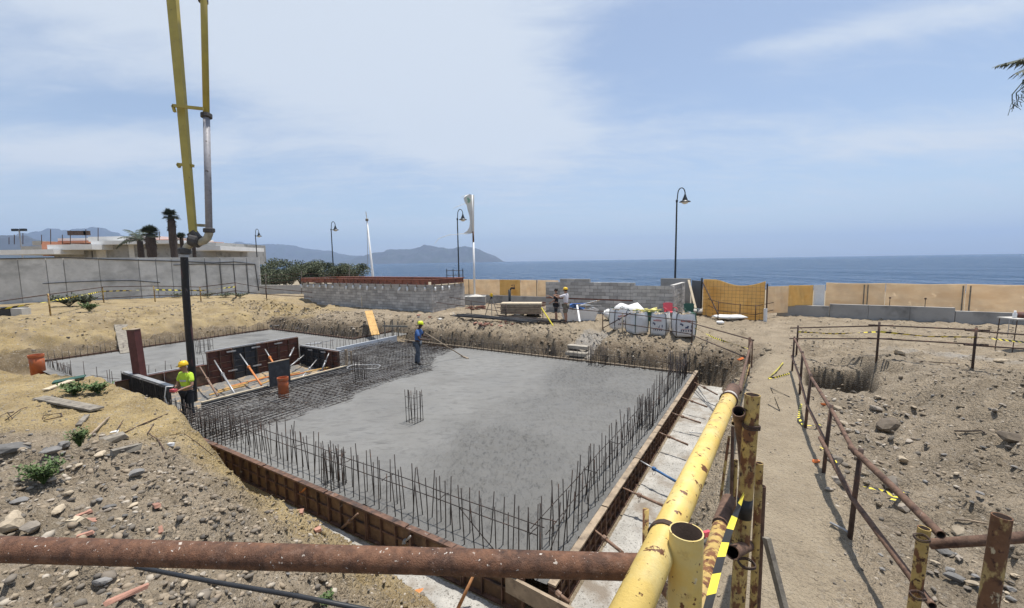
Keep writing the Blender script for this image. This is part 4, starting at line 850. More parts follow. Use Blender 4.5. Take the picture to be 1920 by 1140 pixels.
# ================================================================ block walls
BL, BH, BT = 0.50, 0.20, 0.20
def block_mesh(L, H, T, name='block', m='block'):
    b = MB(); b.box((L / 2, T / 2, H / 2), (L - 0.016, T, H - 0.016))
    return b.mesh(name, MAT[m])
BLK = block_mesh(BL, BH, BT); BLKH = block_mesh(BL / 2, BH, BT)
def courses(parent, u0, v0, ang, L, z0, n, top=None, first=0, skip=None):
    """blocks laid from (u0,v0) along the direction ang (from +u); local y is into the wall"""
    R_ = Matrix.Rotation(YAW + ang, 3, 'Z'); o = W(u0, v0, z0)
    for k in range(n):
        x = 0.0; half = (k + first) % 2
        while x < L - 0.05:
            me, l = (BLKH, BL / 2) if (half and x == 0) or (L - x < BL - 0.05) else (BLK, BL)
            xm = x + l / 2
            if not (skip and skip(k, xm)) and (top is None or k < top(xm)):
                p = o + R_ @ Vector((x, random.gauss(0, 0.004), k * BH + (skip_dz(k) if skip_dz else 0)))
                b = link('block', me, parent, loc=p, rot=(0, 0, YAW + ang + random.gauss(0, 0.003)))
            x += l
skip_dz = None
def core(parent, u0, v0, ang, L, z0, H, T=0.13):
    R_ = Matrix.Rotation(YAW + ang, 3, 'Z'); b = MB(); b.box((L / 2, 0.012 + T / 2, H / 2), (L - 0.03, T, H)); o = b.build('mortar', MAT['mortar'], parent); o.location = W(u0, v0, z0); o.rotation_euler = (0, 0, YAW + ang); return o
GT = -0.22                                           # level of the yard by the sea
# right hand block room
rw = thing('block_wall', 'grey block room wall with a red brick band near its foot, behind the white bags', 'block wall')
skip_dz = lambda k: 0.075 if k >= 5 else 0.0
courses(rw, 20.2, 10.25, -math.pi / 2, 5.65, GT - 0.1, 11, top=lambda x: 11 if 1.6 < x < 3.2 else (10.7 if x > 1.2 and x <= 1.6 else 10)); core(rw, 20.2, 10.25, -math.pi / 2, 5.65, GT - 0.1, 2.02)
BRK = MB(); BRK.box((0.145, 0.1, 0.035), (0.28, 0.2, 0.062)); BRK = BRK.mesh('brick', mat('dark red brick', (0.20, 0.085, 0.058), 0.9, 0.25, 12, 0.4, 60, perobj=0.2))
for i in range(19): link('brick', BRK, rw, loc=W(20.194, 10.23 - 0.295 * i, GT + 0.906), rot=(0, 0, YAW - math.pi / 2))
rw2 = thing('block_wall', 'grey block room corner at the right, red brick band at its foot, beside the red chair', 'block wall')
skip_dz = lambda k: 0.0
courses(rw2, 20.05, 4.55, -math.pi / 2, 2.15, GT + 0.02, 9, first=1); core(rw2, 20.05, 4.55, -math.pi / 2, 2.15, GT - 0.1, 1.92)
courses(rw2, 20.05, 2.38, 0.0, 3.9, GT + 0.02, 9, first=0) if False else None
# its side wall runs away from the camera: blocks laid along +u with the face to -v
courses(rw2, 23.95, 2.36, math.pi, 3.9, GT + 0.02, 9, first=0) if False else None
def courses_side(parent, u0, v, L, z0, n, first=0):
    for k in range(n):
        x = 0.0; half = (k + first) % 2
        while x < L - 0.05:
            me, l = (BLKH, BL / 2) if (half and x == 0) or (L - x < BL - 0.05) else (BLK, BL)
            link('block', me, parent, loc=W(u0 + x + random.gauss(0, .002), v + random.gauss(0, 0.004), z0 + k * BH), rot=(0, 0, YAW)); x += l
courses_side(rw2, 20.05, 2.36, 3.75, GT + 0.02, 9, 0); core(rw2, 20.1, 2.40, 0, 3.7, GT - 0.1, 1.92)
for i in range(8): link('brick', BRK, rw2, loc=W(20.04, 4.50 - 0.295 * i, GT - 0.06), rot=(0, 0, YAW - math.pi / 2))
cpm = MB(); cpm.bar(W(20.3, 2.46, GT + 1.845), W(23.8, 2.46, GT + 1.845), 0.22, 0.045); cpm.build('coping', MAT['conc_pale'], rw2)
cpm = MB(); cpm.bar(W(20.3, 4.6, GT + 1.845), W(20.9, 4.9, GT + 1.86), 0.05, 0.06); cpm.build('batten', MAT['white_plastic'], rw2)
t = thing('grey_wall', 'plain grey rendered wall end behind the block room corner', 'wall'); b = MB(); b.bar(W(24.2, 2.1, GT + 0.95), W(24.2, 3.9, GT + 0.95), 0.2, 2.25); b.build('wall_body', MAT['conc_grey'], t)
t = thing('metal_door', 'dark grey metal sheet door beside the ochre tarpaulin', 'door'); a = onu(1297, 560, 23.0); c = onu(1315, 560, 22.2)
b = MB(); b.bar((a.x, a.y, GT + 0.95), (c.x, c.y, GT + 0.95), 0.05, 2.15); b.build('door_leaf', mat('grey sheet steel', (0.13, 0.135, 0.14), 0.6, 0.1, 2, 0.1, 20), t); b = MB(); b.bar((c.x, c.y, GT - 0.1), (c.x, c.y, GT + 2.2), 0.07, 0.07); b.build('door_post', MAT['lamp_black'], t)
a = aty(1291, 525, 25.0); c = aty(1304, 578, 23.6); plank('long pale timber prop leaning on the block room corner', a, c, 0.12, 0.06, 'wood_pale', 'timber')

# left block tank with the red brown ring beam formwork
lt = thing('block_tank', 'long grey block tank topped with red brown ring beam formwork', 'block tank')
skip_dz = None
TU, TV0, TV1, TB = 16.9, 17.15, 31.3, 20.45
courses(lt, TU, TV1, -math.pi / 2, TV1 - TV0, GT - 0.02, 8); core(lt, TU, TV1, -math.pi / 2, TV1 - TV0, GT - 0.1, 1.68)
courses_side(lt, TU + 0.2, TV0, TB - TU - 0.2, GT - 0.02, 8, 1); core(lt, TU + 0.1, TV0 + 0.02, 0, TB - TU - 0.1, GT - 0.1, 1.68)
b = MB(); b.bar(W(TB, TV0, GT + 0.8), W(TB, TV1, GT + 0.8), 0.2, 1.6); b.bar(W(TU + .2, TV1 - .1, GT + 0.8), W(TB, TV1 - .1, GT + 0.8), 0.2, 1.6); b.build('back_wall', MAT['block'], lt)
zb = GT + 1.58
b = MB(); b.bar(W(TU - 0.02, TV0 - .03, zb + 0.12), W(TU - 0.02, TV1, zb + 0.12), 0.06, 0.16); b.bar(W(TU, TV0 - 0.02, zb + 0.12), W(TB, TV0 - 0.02, zb + 0.12), 0.06, 0.16); b.build('bond_course', MAT['block'], lt)
RP = panel_mesh('panel', 1.55, 0.30, [MAT['form_rim'], MAT['form_rim']], 1, 1, 0.06)
for i in range(9): place(RP, 'panel', lt, TU - 0.06 - 0.01 * (i % 2), TV0 + 0.1 + 1.57 * i, zb + 0.27 + .005 * (i % 2), math.pi / 2)
for i in range(2): place(RP, 'panel', lt, TU + 1.72 + 1.72 * i, TV0 - 0.06, zb + 0.27, math.pi, 1.1)
for i in range(9): place(RP, 'panel', lt, TB + 0.05, TV0 + 1.7 + 1.57 * i - 0.1, zb + 0.27, -math.pi / 2)
for i in range(9): place(RP, 'panel', lt, TB - 0.28, TV0 + 0.1 + 1.57 * i, zb + 0.27, math.pi / 2)
b = MB(); b.bar(W(TU - 0.05, TV0 - 0.1, zb + 0.60), W(TU - 0.05, TV1, zb + 0.60), 0.2, 0.05); b.bar(W(TU + 0.1, TV0 - 0.05, zb + 0.602), W(TB, TV0 - 0.05, zb + 0.602), 0.2, 0.05); b.bar(W(TB, TV0 + .1, zb + 0.601), W(TB, TV1, zb + 0.601), 0.5, 0.05); b.bar(W(TU + .1, TV1 - .1, zb + .603), W(TB - .2, TV1 - .1, zb + .603), 0.3, 0.05)
b.build('beam_rim', MAT['form_rim'], lt)
cm = MB(); cm.bar((0, 0, 0), (0, 0, 0.34), 0.05, 0.05); cm = cm.mesh('bracket', MAT['wood']); 
wmb = MB(); wmb.lathe((0, 0, 0), [(0.03, 0.16), (0.07, 0.12), (0.065, 0.0), (0.08, -0.1), (0.03, -0.17)], 7); wrp = wmb.mesh('wrapping', MAT['white_plastic'], True)
for i in range(18):
    br = link('bracket', cm, lt, loc=W(TU - 0.10, TV0 + 0.35 + i * 0.81, zb + 0.02), rot=(random.gauss(0, .06), random.gauss(0, .06), YAW))
    if random.random() < 0.85: link('wrapping', wrp, br, loc=(-0.05, random.uniform(-.05, .05), -0.05 + random.uniform(-.05, .05)), rot=(random.gauss(0, .2), random.gauss(0, .2), random.uniform(0, 6)), scale=(1, 1, random.uniform(.6, 1.1)))
for i in range(5):
    br = link('bracket', cm, lt, loc=W(TU + 0.3 + i * 0.72, TV0 - 0.10, zb + 0.02), rot=(0, 0, YAW))
    if i < 3: link('wrapping', wrp, br, loc=(0, -0.05, -0.05), scale=(1, 1, 0.9))
t = thing('guard_rail', 'small black scaffold guard rail at the seaward end of the block tank', 'guard rail'); 
for px in (838, 850, 868): p = aty(px, 520, 31.5); p.z = zb + 0.4 if px != 868 else GT - .05; q = Vector((p.x, p.y, 2.62)); b = MB(); b.tube([p, q], 0.03, 6); b.build('post', MAT['lamp_black'], t)
for z_ in (2.15, 2.5): b = MB(); a = aty(836, 500, 31.5); c = aty(869, 500, 31.5); b.tube([(a.x, a.y, z_), (c.x, c.y, z_)], 0.02, 6); b.build('rail', MAT['rust_rail'], t)

# ================================================================ sea wall with netting fence
def lowwall(label, u, v0, v1, z0, z1, n):
    t = thing('low_wall', label, 'wall')
    for i in range(n):
        a = v0 + (v1 - v0) * i / n; c = v0 + (v1 - v0) * (i + 1) / n; b = MB(); b.bar(W(u, a + 0.006, (z0 + z1) / 2), W(u, c - 0.006, (z0 + z1) / 2), 0.25, z1 - z0); b.build('wall_panel', MAT['conc_grey'], t)
    return t
def net_panel(name, a, c, z0, z1, m, parent, sag=0.0, wav=0.03, nx_=14, nz_=6):
    vs = []
    for i in range(nx_ + 1):
        for j in range(nz_ + 1):
            p = Vector(a).lerp(Vector(c), i / nx_); top = z1 - sag * math.sin(math.pi * i / nx_) ** 1.5
            n = Vector((-(c[1] - a[1]), c[0] - a[0], 0)).normalized()
            w = wav * math.sin(i * 1.7 + j * 0.8 + a[0]) * math.sin(i * 0.9) + random.gauss(0, wav * .15)
            vs.append((p.x + n.x * w, p.y + n.y * w, z0 + (top - z0) * j / nz_))
    fs = [(i * (nz_ + 1) + j, (i + 1) * (nz_ + 1) + j, (i + 1) * (nz_ + 1) + j + 1, i * (nz_ + 1) + j + 1) for i in range(nx_) for j in range(nz_)]
    b = MB(); b.add(vs, fs); n_ = len(vs); nn = Vector((-(c[1] - a[1]), c[0] - a[0], 0)).normalized() * 0.006
    b.add([Vector(p) + nn for p in vs], [f[::-1] for f in fs])
    return b.build(name, MAT[m], parent, True)
lowwall('low grey wall with a flat top under the orange netting on the left', 23.9, 11.5, 20.6, GT - 0.2, 0.42, 4)
SW = 23.2
w_ = lowwall('long low grey concrete wall in front of the netting on the right', SW, -9.6, -4.9, GT - 0.2, 0.62, 3)
lowwall('lower stepped end of the low concrete wall near the white panel', SW - 0.03, -4.88, -2.55, GT - 0.2, 0.50, 1)
lowwall('far right stretch of the low concrete wall beside the small table', SW + 0.02, -17.0, -9.62, GT - 0.2, 0.47, 4)
nf = thing('netting_fence', 'orange netting fence panels above the wall, behind the flag pole', 'fence')
for i, (v0, v1, m_) in enumerate(((20.6, 18.9, 'netting'), (18.88, 16.4, 'netting'), (16.38, 14.45, 'netting_deep'), (14.43, 13.0, 'netting'), (12.95, 11.2, 'netting'))):
    net_panel('net_panel', W(24.15, v0), W(24.15, v1), 0.35, 1.66, m_, nf)
for v_ in (19.4, 18.89, 12.97): b = MB(); p = W(24.08, v_); b.tube([(p.x, p.y, 0.2), (p.x, p.y, 1.66)], 0.025, 6); b.build('post', MAT['rust_rail'], nf)
nf = thing('netting_fence', 'long pale orange netting fence above the low wall on the right', 'fence')
vst = UV(*onu(1548, 550, 23.9).xy)[1]
for v0, v1 in ((vst, -7.2), (-7.22, -10.1), (-10.12, -13.5), (-13.52, -17.5)): net_panel('net_panel', W(23.9, v0), W(23.9, v1), 0.40, 1.70, 'netting', nf, 0.03)
for v_ in (-6.35, -6.5, -10.0, -10.25, -13.5): b = MB(); p = W(23.82, v_); b.tube([(p.x, p.y, 0.3), (p.x, p.y, 1.62)], 0.028, 6); b.build('post', MAT['wood_grey'], nf)
for v_, z_ in ((-7.3, 1.0), (-8.6, 1.0), (-12.0, 1.05)):
    t = thing('iron_stake', 'thin capped iron stake on the low wall, %s' % {-7.3: 'leftmost of three', -8.6: 'middle of three', -12.0: 'rightmost of three'}[v_], 'stake', group='capped stakes on the low wall'); p = W(SW + 0.1, v_, 0.4); b = MB(); b.tube([p, (p.x, p.y, z_)], 0.014, 5); b.build('rod', MAT['rust_rail'], t); b = MB(); b.lathe((p.x, p.y, z_), [(0.0, .05), (.045, .03), (.045, -.03), (0, -.04)], 8); b.build('cap', MAT['rust_rail'], t)
nf = thing('netting_fence', 'short ochre netting fence between the tarpaulin and the white panel', 'fence')
a = onu(1436, 560, 22.0); c = onu(1478, 560, 22.9); e = onu(1524, 560, 23.4)
net_panel('net_panel', a, c, 0.1, 1.55, 'netting', nf); net_panel('net_panel', c, e, 0.45, 1.58, 'netting_deep', nf)
t = thing('white_sheet', 'narrow white panel closing a gap in the orange netting', 'panel'); a = onu(1526, 550, 23.6); c = onu(1546, 550, 23.7); b = MB(); b.bar((a.x, a.y, 0.98), (c.x, c.y, 0.98), 0.04, 1.2); b.build('sheet', MAT['white_plastic'], t)
# ochre tarpaulin on wire mesh
tp = thing('tarpaulin_fence', 'ochre tarpaulin on wire mesh hanging to the ground beside the metal door', 'fence')
a = aty(1318, 560, 24.2); c = aty(1434, 560, 21.9); a.z = c.z = 0
net_panel('tarpaulin', a, c, GT - 0.1, 1.92, 'netting_deep', tp, 0.0, 0.05)
o = tp.children[-1]; me = o.data
for vtx in me.vertices:                              # the top edge sags to the right
    f = (Vector((vtx.co.x, vtx.co.y, 0)) - a).length / (c - a).length; top = 1.92 - 0.30 * max(0, math.sin(max(0, f - 0.25) * 4.0)); vtx.co.z = (GT - 0.1) + (vtx.co.z - (GT - 0.1)) * (top - GT + .1) / (1.92 - GT + .1)
b = MB(); nrm = Vector((-(c.y - a.y), c.x - a.x, 0)).normalized(); nrm = nrm if nrm.y < 0 else -nrm
for i in range(17): p = a.lerp(c, i / 16) + nrm * 0.07; b.tube([(p.x, p.y, GT), (p.x, p.y, 1.85 - 0.26 * max(0, math.sin(max(0, i / 16 - .25) * 4)))], 0.006, 4)
for j in range(10): z = GT + 0.05 + 0.19 * j; b.tube([a + nrm * 0.07 + Vector((0, 0, z)), c + nrm * 0.07 + Vector((0, 0, z))], 0.006, 4)
b.build('wire_mesh', MAT['prop_rust'], tp)
b = MB(); p = aty(1438, 570, 21.7); b.tube([(p.x, p.y, GT), (p.x - .02, p.y, 1.75)], 0.035, 7); b.build('post', MAT['rust_rail'], tp)
b = MB(); p = aty(1436, 570, 21.6); b.tube([(p.x, p.y, GT - .05), (p.x, p.y, 0.5)], 0.09, 7); b.build('white_post', MAT['white_plastic'], tp)
b = MB(); p = aty(1318, 530, 24.0); q = aty(1347, 590, 22.4); b.tube([p, q], 0.035, 6); b.build('brace', MAT['rust_rail'], tp)

# ================================================================ left concrete wall, villa, trees behind
cw = thing('concrete_wall', 'tall grey cast concrete boundary wall on the left', 'wall')
wa, wb = aty(-330, 480, 31.0), aty(486, 480, 42.5); wa.z = wb.z = 0
def ztop(p): return 4.05 - 0.15 * (p - wa).length / (wb - wa).length
cuts = [0.0, 0.12, 0.22, 0.30, 0.37, 0.432, 0.472, 0.555, 0.655, 0.70, 0.742, 0.79, 0.835, 0.88, 0.92, 0.96, 1.0]
for i in range(len(cuts) - 1):
    p, q = wa.lerp(wb, cuts[i]), wa.lerp(wb, cuts[i + 1]); d = (q - p).normalized(); n = Vector((d.y, -d.x, 0))
    b = MB(); off = n * (0.012 * (i % 3)); b.bar(p + d * 0.03 + off + Vector((0, 0, 1.6)), q - d * 0.03 + off + Vector((0, 0, 1.6)), 0.34, 2 * (ztop(p) - 1.6)); b.build('wall_panel', MAT['conc'], cw)
b = MB(); b.bar(wa + Vector((0, .0, 1.55)), wb + Vector((0, 0, 1.55)) - (wb - wa).normalized() * .05, 0.28, 4.6); b.build('wall_core', MAT['conc_grey'], cw)
nrm = Vector(((wb - wa).y, -(wb - wa).x, 0)).normalized()
def onwall(px, py):
    d = ray(px, py); t_ = (wa + nrm * 0.25 - EYE).dot(nrm) / d.dot(nrm); return EYE + d * t_
def cable(label, pts, r=0.03, m='black'):
    t = thing('cable', label, 'cable'); b = MB(); b.tube([onwall(*p) for p in pts], r, 6); b.build('wire', MAT[m], t); return t
cable('long black cable hanging along the top of the tall concrete wall', [(-40, 486), (60, 484), (125, 483), (200, 486), (300, 489), (340, 490), (400, 493), (440, 491), (478, 495), (485, 545)], 0.045)
cable('second black cable lower on the concrete wall to the right of the pump hose', [(325, 497), (380, 495), (440, 496), (478, 496)], 0.03)
cable('black cable sagging across the middle of the concrete wall', [(80, 532), (130, 529), (180, 527), (250, 526), (300, 530)], 0.03)
for x0 in (385, 411, 437, 461): cable('thin black cable dropping down the right end of the concrete wall, %s' % {385: 'leftmost', 411: 'second from left', 437: 'third from left', 461: 'rightmost'}[x0], [(x0, 496), (x0 + 3, 525), (x0 + 5, 556)], 0.025)

vl = thing('villa', 'low white villa with terracotta roof edges behind the concrete wall', 'villa')
def vbox(name, px0, px1, pt, pb, y0, dep, m):
    p, q = aty(px0, pt, y0), aty(px1, pt, y0); z1 = p.z; z0 = aty(px0, pb, y0).z
    b = MB(); b.box(((p.x + q.x) / 2, y0 + dep / 2, (z0 + z1) / 2), (q.x - p.x, dep, z1 - z0)); return b.build(name, MAT[m], vl)
vbox('wall', 172, 405, 458, 500, 60, 12, 'conc_grey'); vbox('wall', 178, 196, 452, 500, 59.8, 1, 'conc'); vbox('wall', 240, 250, 455, 500, 59.9, 1, 'conc')
vbox('roof_slab', 88, 172, 459, 469, 57, 14, 'white'); vbox('roof_slab', 170, 330, 452, 459, 58.5, 14, 'white'); vbox('soffit', 100, 170, 469, 500, 60, 10, 'conc_grey')
vbox('parapet', 165, 290, 444, 453, 61, 12, 'white'); vbox('roof_slab', 350, 413, 462, 470, 57, 10, 'white'); vbox('roof_slab', -10, 100, 469, 478, 56, 10, 'white'); vbox('roof_slab', 40, 125, 462, 470, 64, 10, 'conc_pale')
vbox('roof_edge', 108, 166, 452, 456, 62, 12, 'terracotta'); vbox('roof_edge', 235, 330, 450, 452.5, 60.5, 10, 'terracotta'); vbox('parapet', 108, 166, 447, 452, 62.2, 12, 'white'); vbox('stair_tower', 77, 90, 453, 480, 60, 3, 'terracotta'); vbox('parapet', 60, 80, 452, 460, 70, 6, 'conc_pale')
for px, top in ((17, 445), (27, 440), (43, 437), (78, 440), (95, 430), (117, 440), (132, 432), (161, 430), (184, 427), (289, 436), (299, 434)):
    p = aty(px, 458, 60); q = aty(px, top, 60); b = MB(); b.tube([p, q], 0.045, 5); b.build('aerial_mast', MAT['rust_rail'], vl)
for px in (133, 145, 158, 163): p = aty(px, 437, 60); b = MB(); b.box(p, (0.7, 0.3, 0.6)); b.build('antenna', MAT['rust_rail'], vl)
t = thing('floodlight_mast', 'twin floodlight mast far behind the villa at the left', 'floodlight mast'); p = aty(36, 432, 90); b = MB(); b.tube([(p.x, p.y, 0), p], 0.12, 6); b.build('mast', MAT['steel_grey'], t)
for dx_ in (-0.85, 0.85): b = MB(); b.box(p + Vector((dx_, 0, 0.1)), (1.2, 0.4, 0.5)); b.build('lamp_head', MAT['lamp_black'], t)
b = MB(); b.bar(p + Vector((-1, 0, -.1)), p + Vector((1, 0, -.1)), 0.1, 0.1); b.build('cross_arm', MAT['steel_grey'], t)

# ---- palms and trees
def blade_fan(b, base, d, L, w, n, droop, spread=1.0, mi=0):
    d = Vector(d).normalized(); side = d.cross(Vector((0, 0, 1)))
    side = side.normalized() if side.length > 0.05 else Vector((1, 0, 0)); up = side.cross(d)
    for i in range(n):
        a = (i / (n - 1) - 0.5) * 2 * spread; dd = (d * math.cos(a) + side * math.sin(a)).normalized()
        l = L * (0.75 + 0.25 * math.cos(a)) * random.uniform(.85, 1.1); m1 = base + dd * l * 0.55 + up * 0.04; e = base + dd * l + Vector((0, 0, -droop * l))
        s = up.cross(dd).normalized() * w
        b.add([base, m1 - s, e, m1 + s], [(0, 1, 2, 3)], mi)
def fan_palm(label, px, pbase_y, ptop_y, y, trunk_r, crown_r, skirt=True, nfr=46, lean=0.0):
    top = aty(px, ptop_y, y); base = Vector((top.x + lean, top.y, gz(top.x, top.y) - 0.2)); H = top.z - base.z
    t = thing('palm_tree', label, 'palm', base); b = MB()
    n = 14; b.tube([(-lean * i / n, 0.0, H * i / n) for i in range(n + 1)], [trunk_r * (1.25 - 0.25 * i / n) * random.uniform(.9, 1.12) * (1.25 if skirt and i > n * 0.6 and i < n else 1) for i in range(n + 1)], 9)
    b.build('trunk', MAT['palm_bark'], t, True)
    k = MB(); c = Vector((-lean, 0, H))
    for i in range(nfr):
        th = random.uniform(0, 2 * math.pi); el = random.uniform(-0.5, 1.35); d = Vector((math.cos(th) * math.cos(el), math.sin(th) * math.cos(el), math.sin(el)))
        st = c + d * crown_r * 0.35; k.tube([c, st], 0.015, 3, cap=False); blade_fan(k, st, d, crown_r * random.uniform(.6, .85), crown_r * 0.05, 9, 0.12 - 0.1 * el, 1.0)
    k.build('crown', MAT['leaf_palm'], t)
    if skirt:
        k = MB()
        for i in range(40):
            th = random.uniform(0, 6.28); z = H - random.uniform(0.2, 1.0) * min(1.6, H * .3); o = Vector((math.cos(th), math.sin(th), 0)); k.tube([Vector((-lean, 0, z)) + o * trunk_r, Vector((-lean, 0, z - .25)) + o * (trunk_r + random.uniform(.1, .3))], [0.05, 0.02], 3)
        tag(k.build('leaf_stubs', MAT['palm_bark'], t), kind='stuff')
    return t
fan_palm('tall palm with a thick ragged trunk and small round crown behind the wall', 320, 500, 405, 50, 0.30, 0.95)
fan_palm('shorter stout palm with drooping crown left of the tall palm', 281, 500, 438, 50, 0.36, 1.05, nfr=60)
fan_palm('small round palm between the tall palm and the pump elbow', 340, 500, 447, 54, 0.2, 0.75, skirt=False)
fan_palm('low palm crown partly hidden by the pump elbow', 362, 500, 450, 54, 0.2, 0.7, skirt=False)
def feather_palm(label, top, base, trunk_r, fr, droopy, m='leaf_palm', ang=None):
    t = thing('palm_tree', label, 'palm', base); H = top - Vector(base); b = MB()
    b.tube([H * (i / 8) for i in range(9)], [trunk_r * (1.2 - .2 * i / 8) * random.uniform(.93, 1.07) for i in range(9)], 9); b.build('trunk', MAT['palm_bark'], t, True)
    for (th, el, L) in fr:
        k = MB(); d = Vector((math.cos(th), math.sin(th), 0)); p = H.copy(); pts = [p.copy()]; e = el
        for s in range(14): p = p + (d * math.cos(e) + Vector((0, 0, math.sin(e)))) * L / 14; e -= droopy / 14; pts.append(p.copy())
        k.tube(pts, [0.035 * (1 - .8 * i / 14) for i in range(15)], 4)
        for i in range(2, 15):
            q = pts[i]; tg = (pts[i] - pts[i - 1]).normalized(); sd = tg.cross(Vector((0, 0, 1))).normalized(); l = L * 0.24 * math.sin(math.pi * (0.15 + 0.8 * i / 15))
            for sgn in (-1, 1):
                for j in range(3):
                    qq = q - tg * (j * L / 42); dd = (sd * sgn * 0.8 + tg * 0.55 + Vector((0, 0, -0.25 + random.gauss(0, .15)))).normalized(); w = tg * 0.018 * L / 2
                    k.add([qq - w, qq + dd * l * .5 - w * 1.3, qq + dd * l + Vector((0, 0, -.15 * l)), qq + dd * l * .5 + w * 1.3, qq + w], [(0, 1, 2, 3, 4)])
        k.build('frond', MAT[m], t)
    return t
p = aty(262, 452, 52); feather_palm('feathery palm with wide fronds leaning left behind the villa edge', p, (p.x, p.y, -0.3), 0.3, [(2.9, .55, 3.0), (2.6, .9, 2.9), (3.3, .3, 2.9), (1.7, 1.2, 2.6), (2.2, 1.2, 2.9), (.6, .9, 2.2), (0.1, .5, 2.2), (3.0, 1.2, 2.7), (4.4, .7, 2.4), (5.4, .7, 2.2)], 1.3)
p = aty(2075, 118, 9.0); feather_palm('dark palm at the far right reaching a drooping frond into the sky', p, (p.x + 0.3, p.y, gz(p.x, p.y) - .2), 0.22, [(3.30, 0.05, 1.75), (3.05, 0.28, 1.70), (3.6, 0.2, 1.6), (2.8, .5, 1.6), (4.2, .6, 1.9), (5.2, .5, 1.9), (0.2, .5, 1.9), (1.2, .5, 1.8), (2.0, .7, 1.7)], 0.75)
o = bpy.data.objects[[c.name for c in SC.objects if c.name.startswith('palm_tree')][-1]]; k = MB(); H = p - o.location
for sx, sz, b0 in ((-1.78, -0.86, -1.4), (-1.70, -0.80, -1.2), (-1.6, -0.45, -1.1)):
    q0 = H + Vector((-0.2, 0, -0.05)); q3 = H + Vector((sx, 0, sz)); k.tube([q0, H + Vector((b0 - .1, 0, -0.15)), H + Vector((sx - 0.06, 0, (sz - .2) / 2 - .05)), H + Vector((sx - 0.05, 0, sz + .16)), q3], [0.012, .011, .010, .008, .004], 5)
    for i in range(14): f = random.random(); s_ = q3 + Vector((random.gauss(0, .02), random.gauss(0, .03), random.uniform(0, .3))); k.tube([s_, s_ + Vector((random.gauss(0.03, .04), random.gauss(0, .05), -random.uniform(.04, .13)))], 0.005, 3)
k.build('fruit_stalk', MAT['leaf_palm'], o)

def leafy(b, c, r, n, size, flat=1.0):
    for _ in range(n):
        d = Vector((random.gauss(0, 1), random.gauss(0, 1), random.gauss(0, 1))).normalized(); q = random.random() ** 0.4
        p = Vector(c) + Vector((d.x * r[0], d.y * r[1], d.z * r[2])) * q
        a = Vector((random.gauss(0, 1), random.gauss(0, 1), random.gauss(0, 0.7) + .6)).normalized(); s = a.cross(Vector((random.gauss(0, 1), random.gauss(0, 1), random.gauss(0, 1)))).normalized(); l = size * random.uniform(.6, 1.4)
        b.add([p - s * l * .35, p + a * l * .5, p + s * l * .35, p - a * l * .5], [(0, 1, 2, 3)])
def shrub_tree(label, px0, px1, ptop, y, seed):
    random.seed(seed); a, c, tp = aty(px0, 500, y), aty(px1, 500, y), aty((px0 + px1) / 2, ptop, y)
    cx = (a.x + c.x) / 2; hw = (c.x - a.x) / 2; z1 = tp.z; z0 = -0.4; t = thing('tamarisk_tree', label, 'tree', (cx, y, z0), 0, 'dark trees between the wall and the block tank')
    tr = MB(); heads = []
    for i in range(6):
        e = Vector((random.uniform(-.75, .75) * hw, random.uniform(-1, 1) * hw * .6, (z1 - z0) * random.uniform(.5, .75))); m = e * 0.45 + Vector((random.gauss(0, .15), 0, 0.1)); tr.tube([(random.gauss(0, .12), random.gauss(0, .12), 0), m, e], [0.16, .10, .04], 6); heads.append(e)
    tr.build('trunk', MAT['bark'], t, True)
    k = MB()
    for i in range(16):
        e = random.choice(heads) + Vector((random.gauss(0, .4) * hw, random.gauss(0, .4) * hw * .6, random.gauss(.1, .3))); e.x = max(-hw * .85, min(hw * .85, e.x)); r = random.uniform(.35, .55) * hw
        e.z = min(e.z, (z1 - z0) - r * .55); e.z = max(e.z, 0.9); leafy(k, e, (r, r, r * .6), 460, 0.15)
    k.build('crown', MAT['leaf_dark'], t); random.seed(seed + 1); return t
for i, (a_, c_, tp_, y_, lb) in enumerate(((476, 545, 484, 50, 'dark bushy tree right beside the end of the concrete wall'), (530, 600, 486, 51, 'dark bushy tree second from the concrete wall'), (575, 640, 487, 49, 'dark bushy tree left of the second street lamp'), (625, 692, 485, 48, 'dark bushy tree nearest the sea at the right end of the tree clump'), (500, 570, 492, 46, 'lower dark bush in front of the tree clump'))): shrub_tree(lb, a_, c_, tp_, y_, 40 + i)
random.seed(99)
# wire fence in front of the trees
wf = thing('wire_fence', 'sagging wire fence on a low wall in front of the dark trees', 'fence')
for px, tp_ in ((498, 512), (565, 508), (655, 500), (672, 515)): p = aty(px, 550, 41); p.z = -.2; q = aty(px, tp_, 41); b = MB(); b.tube([p, q], 0.05, 6); b.build('post', MAT['wood_grey'], wf)
b = MB(); b.bar(aty(488, 545, 41.5), aty(576, 545, 41.5), 0.3, 1.1); b.build('low_wall', MAT['conc_pale'], wf)
b = MB()
for py in (515, 522, 529, 536): b.tube([aty(485, py + 2, 41), aty(565, py - 2, 41), aty(672, py, 41)], 0.012, 4)
b.build('wire', MAT['rust_rail'], wf)

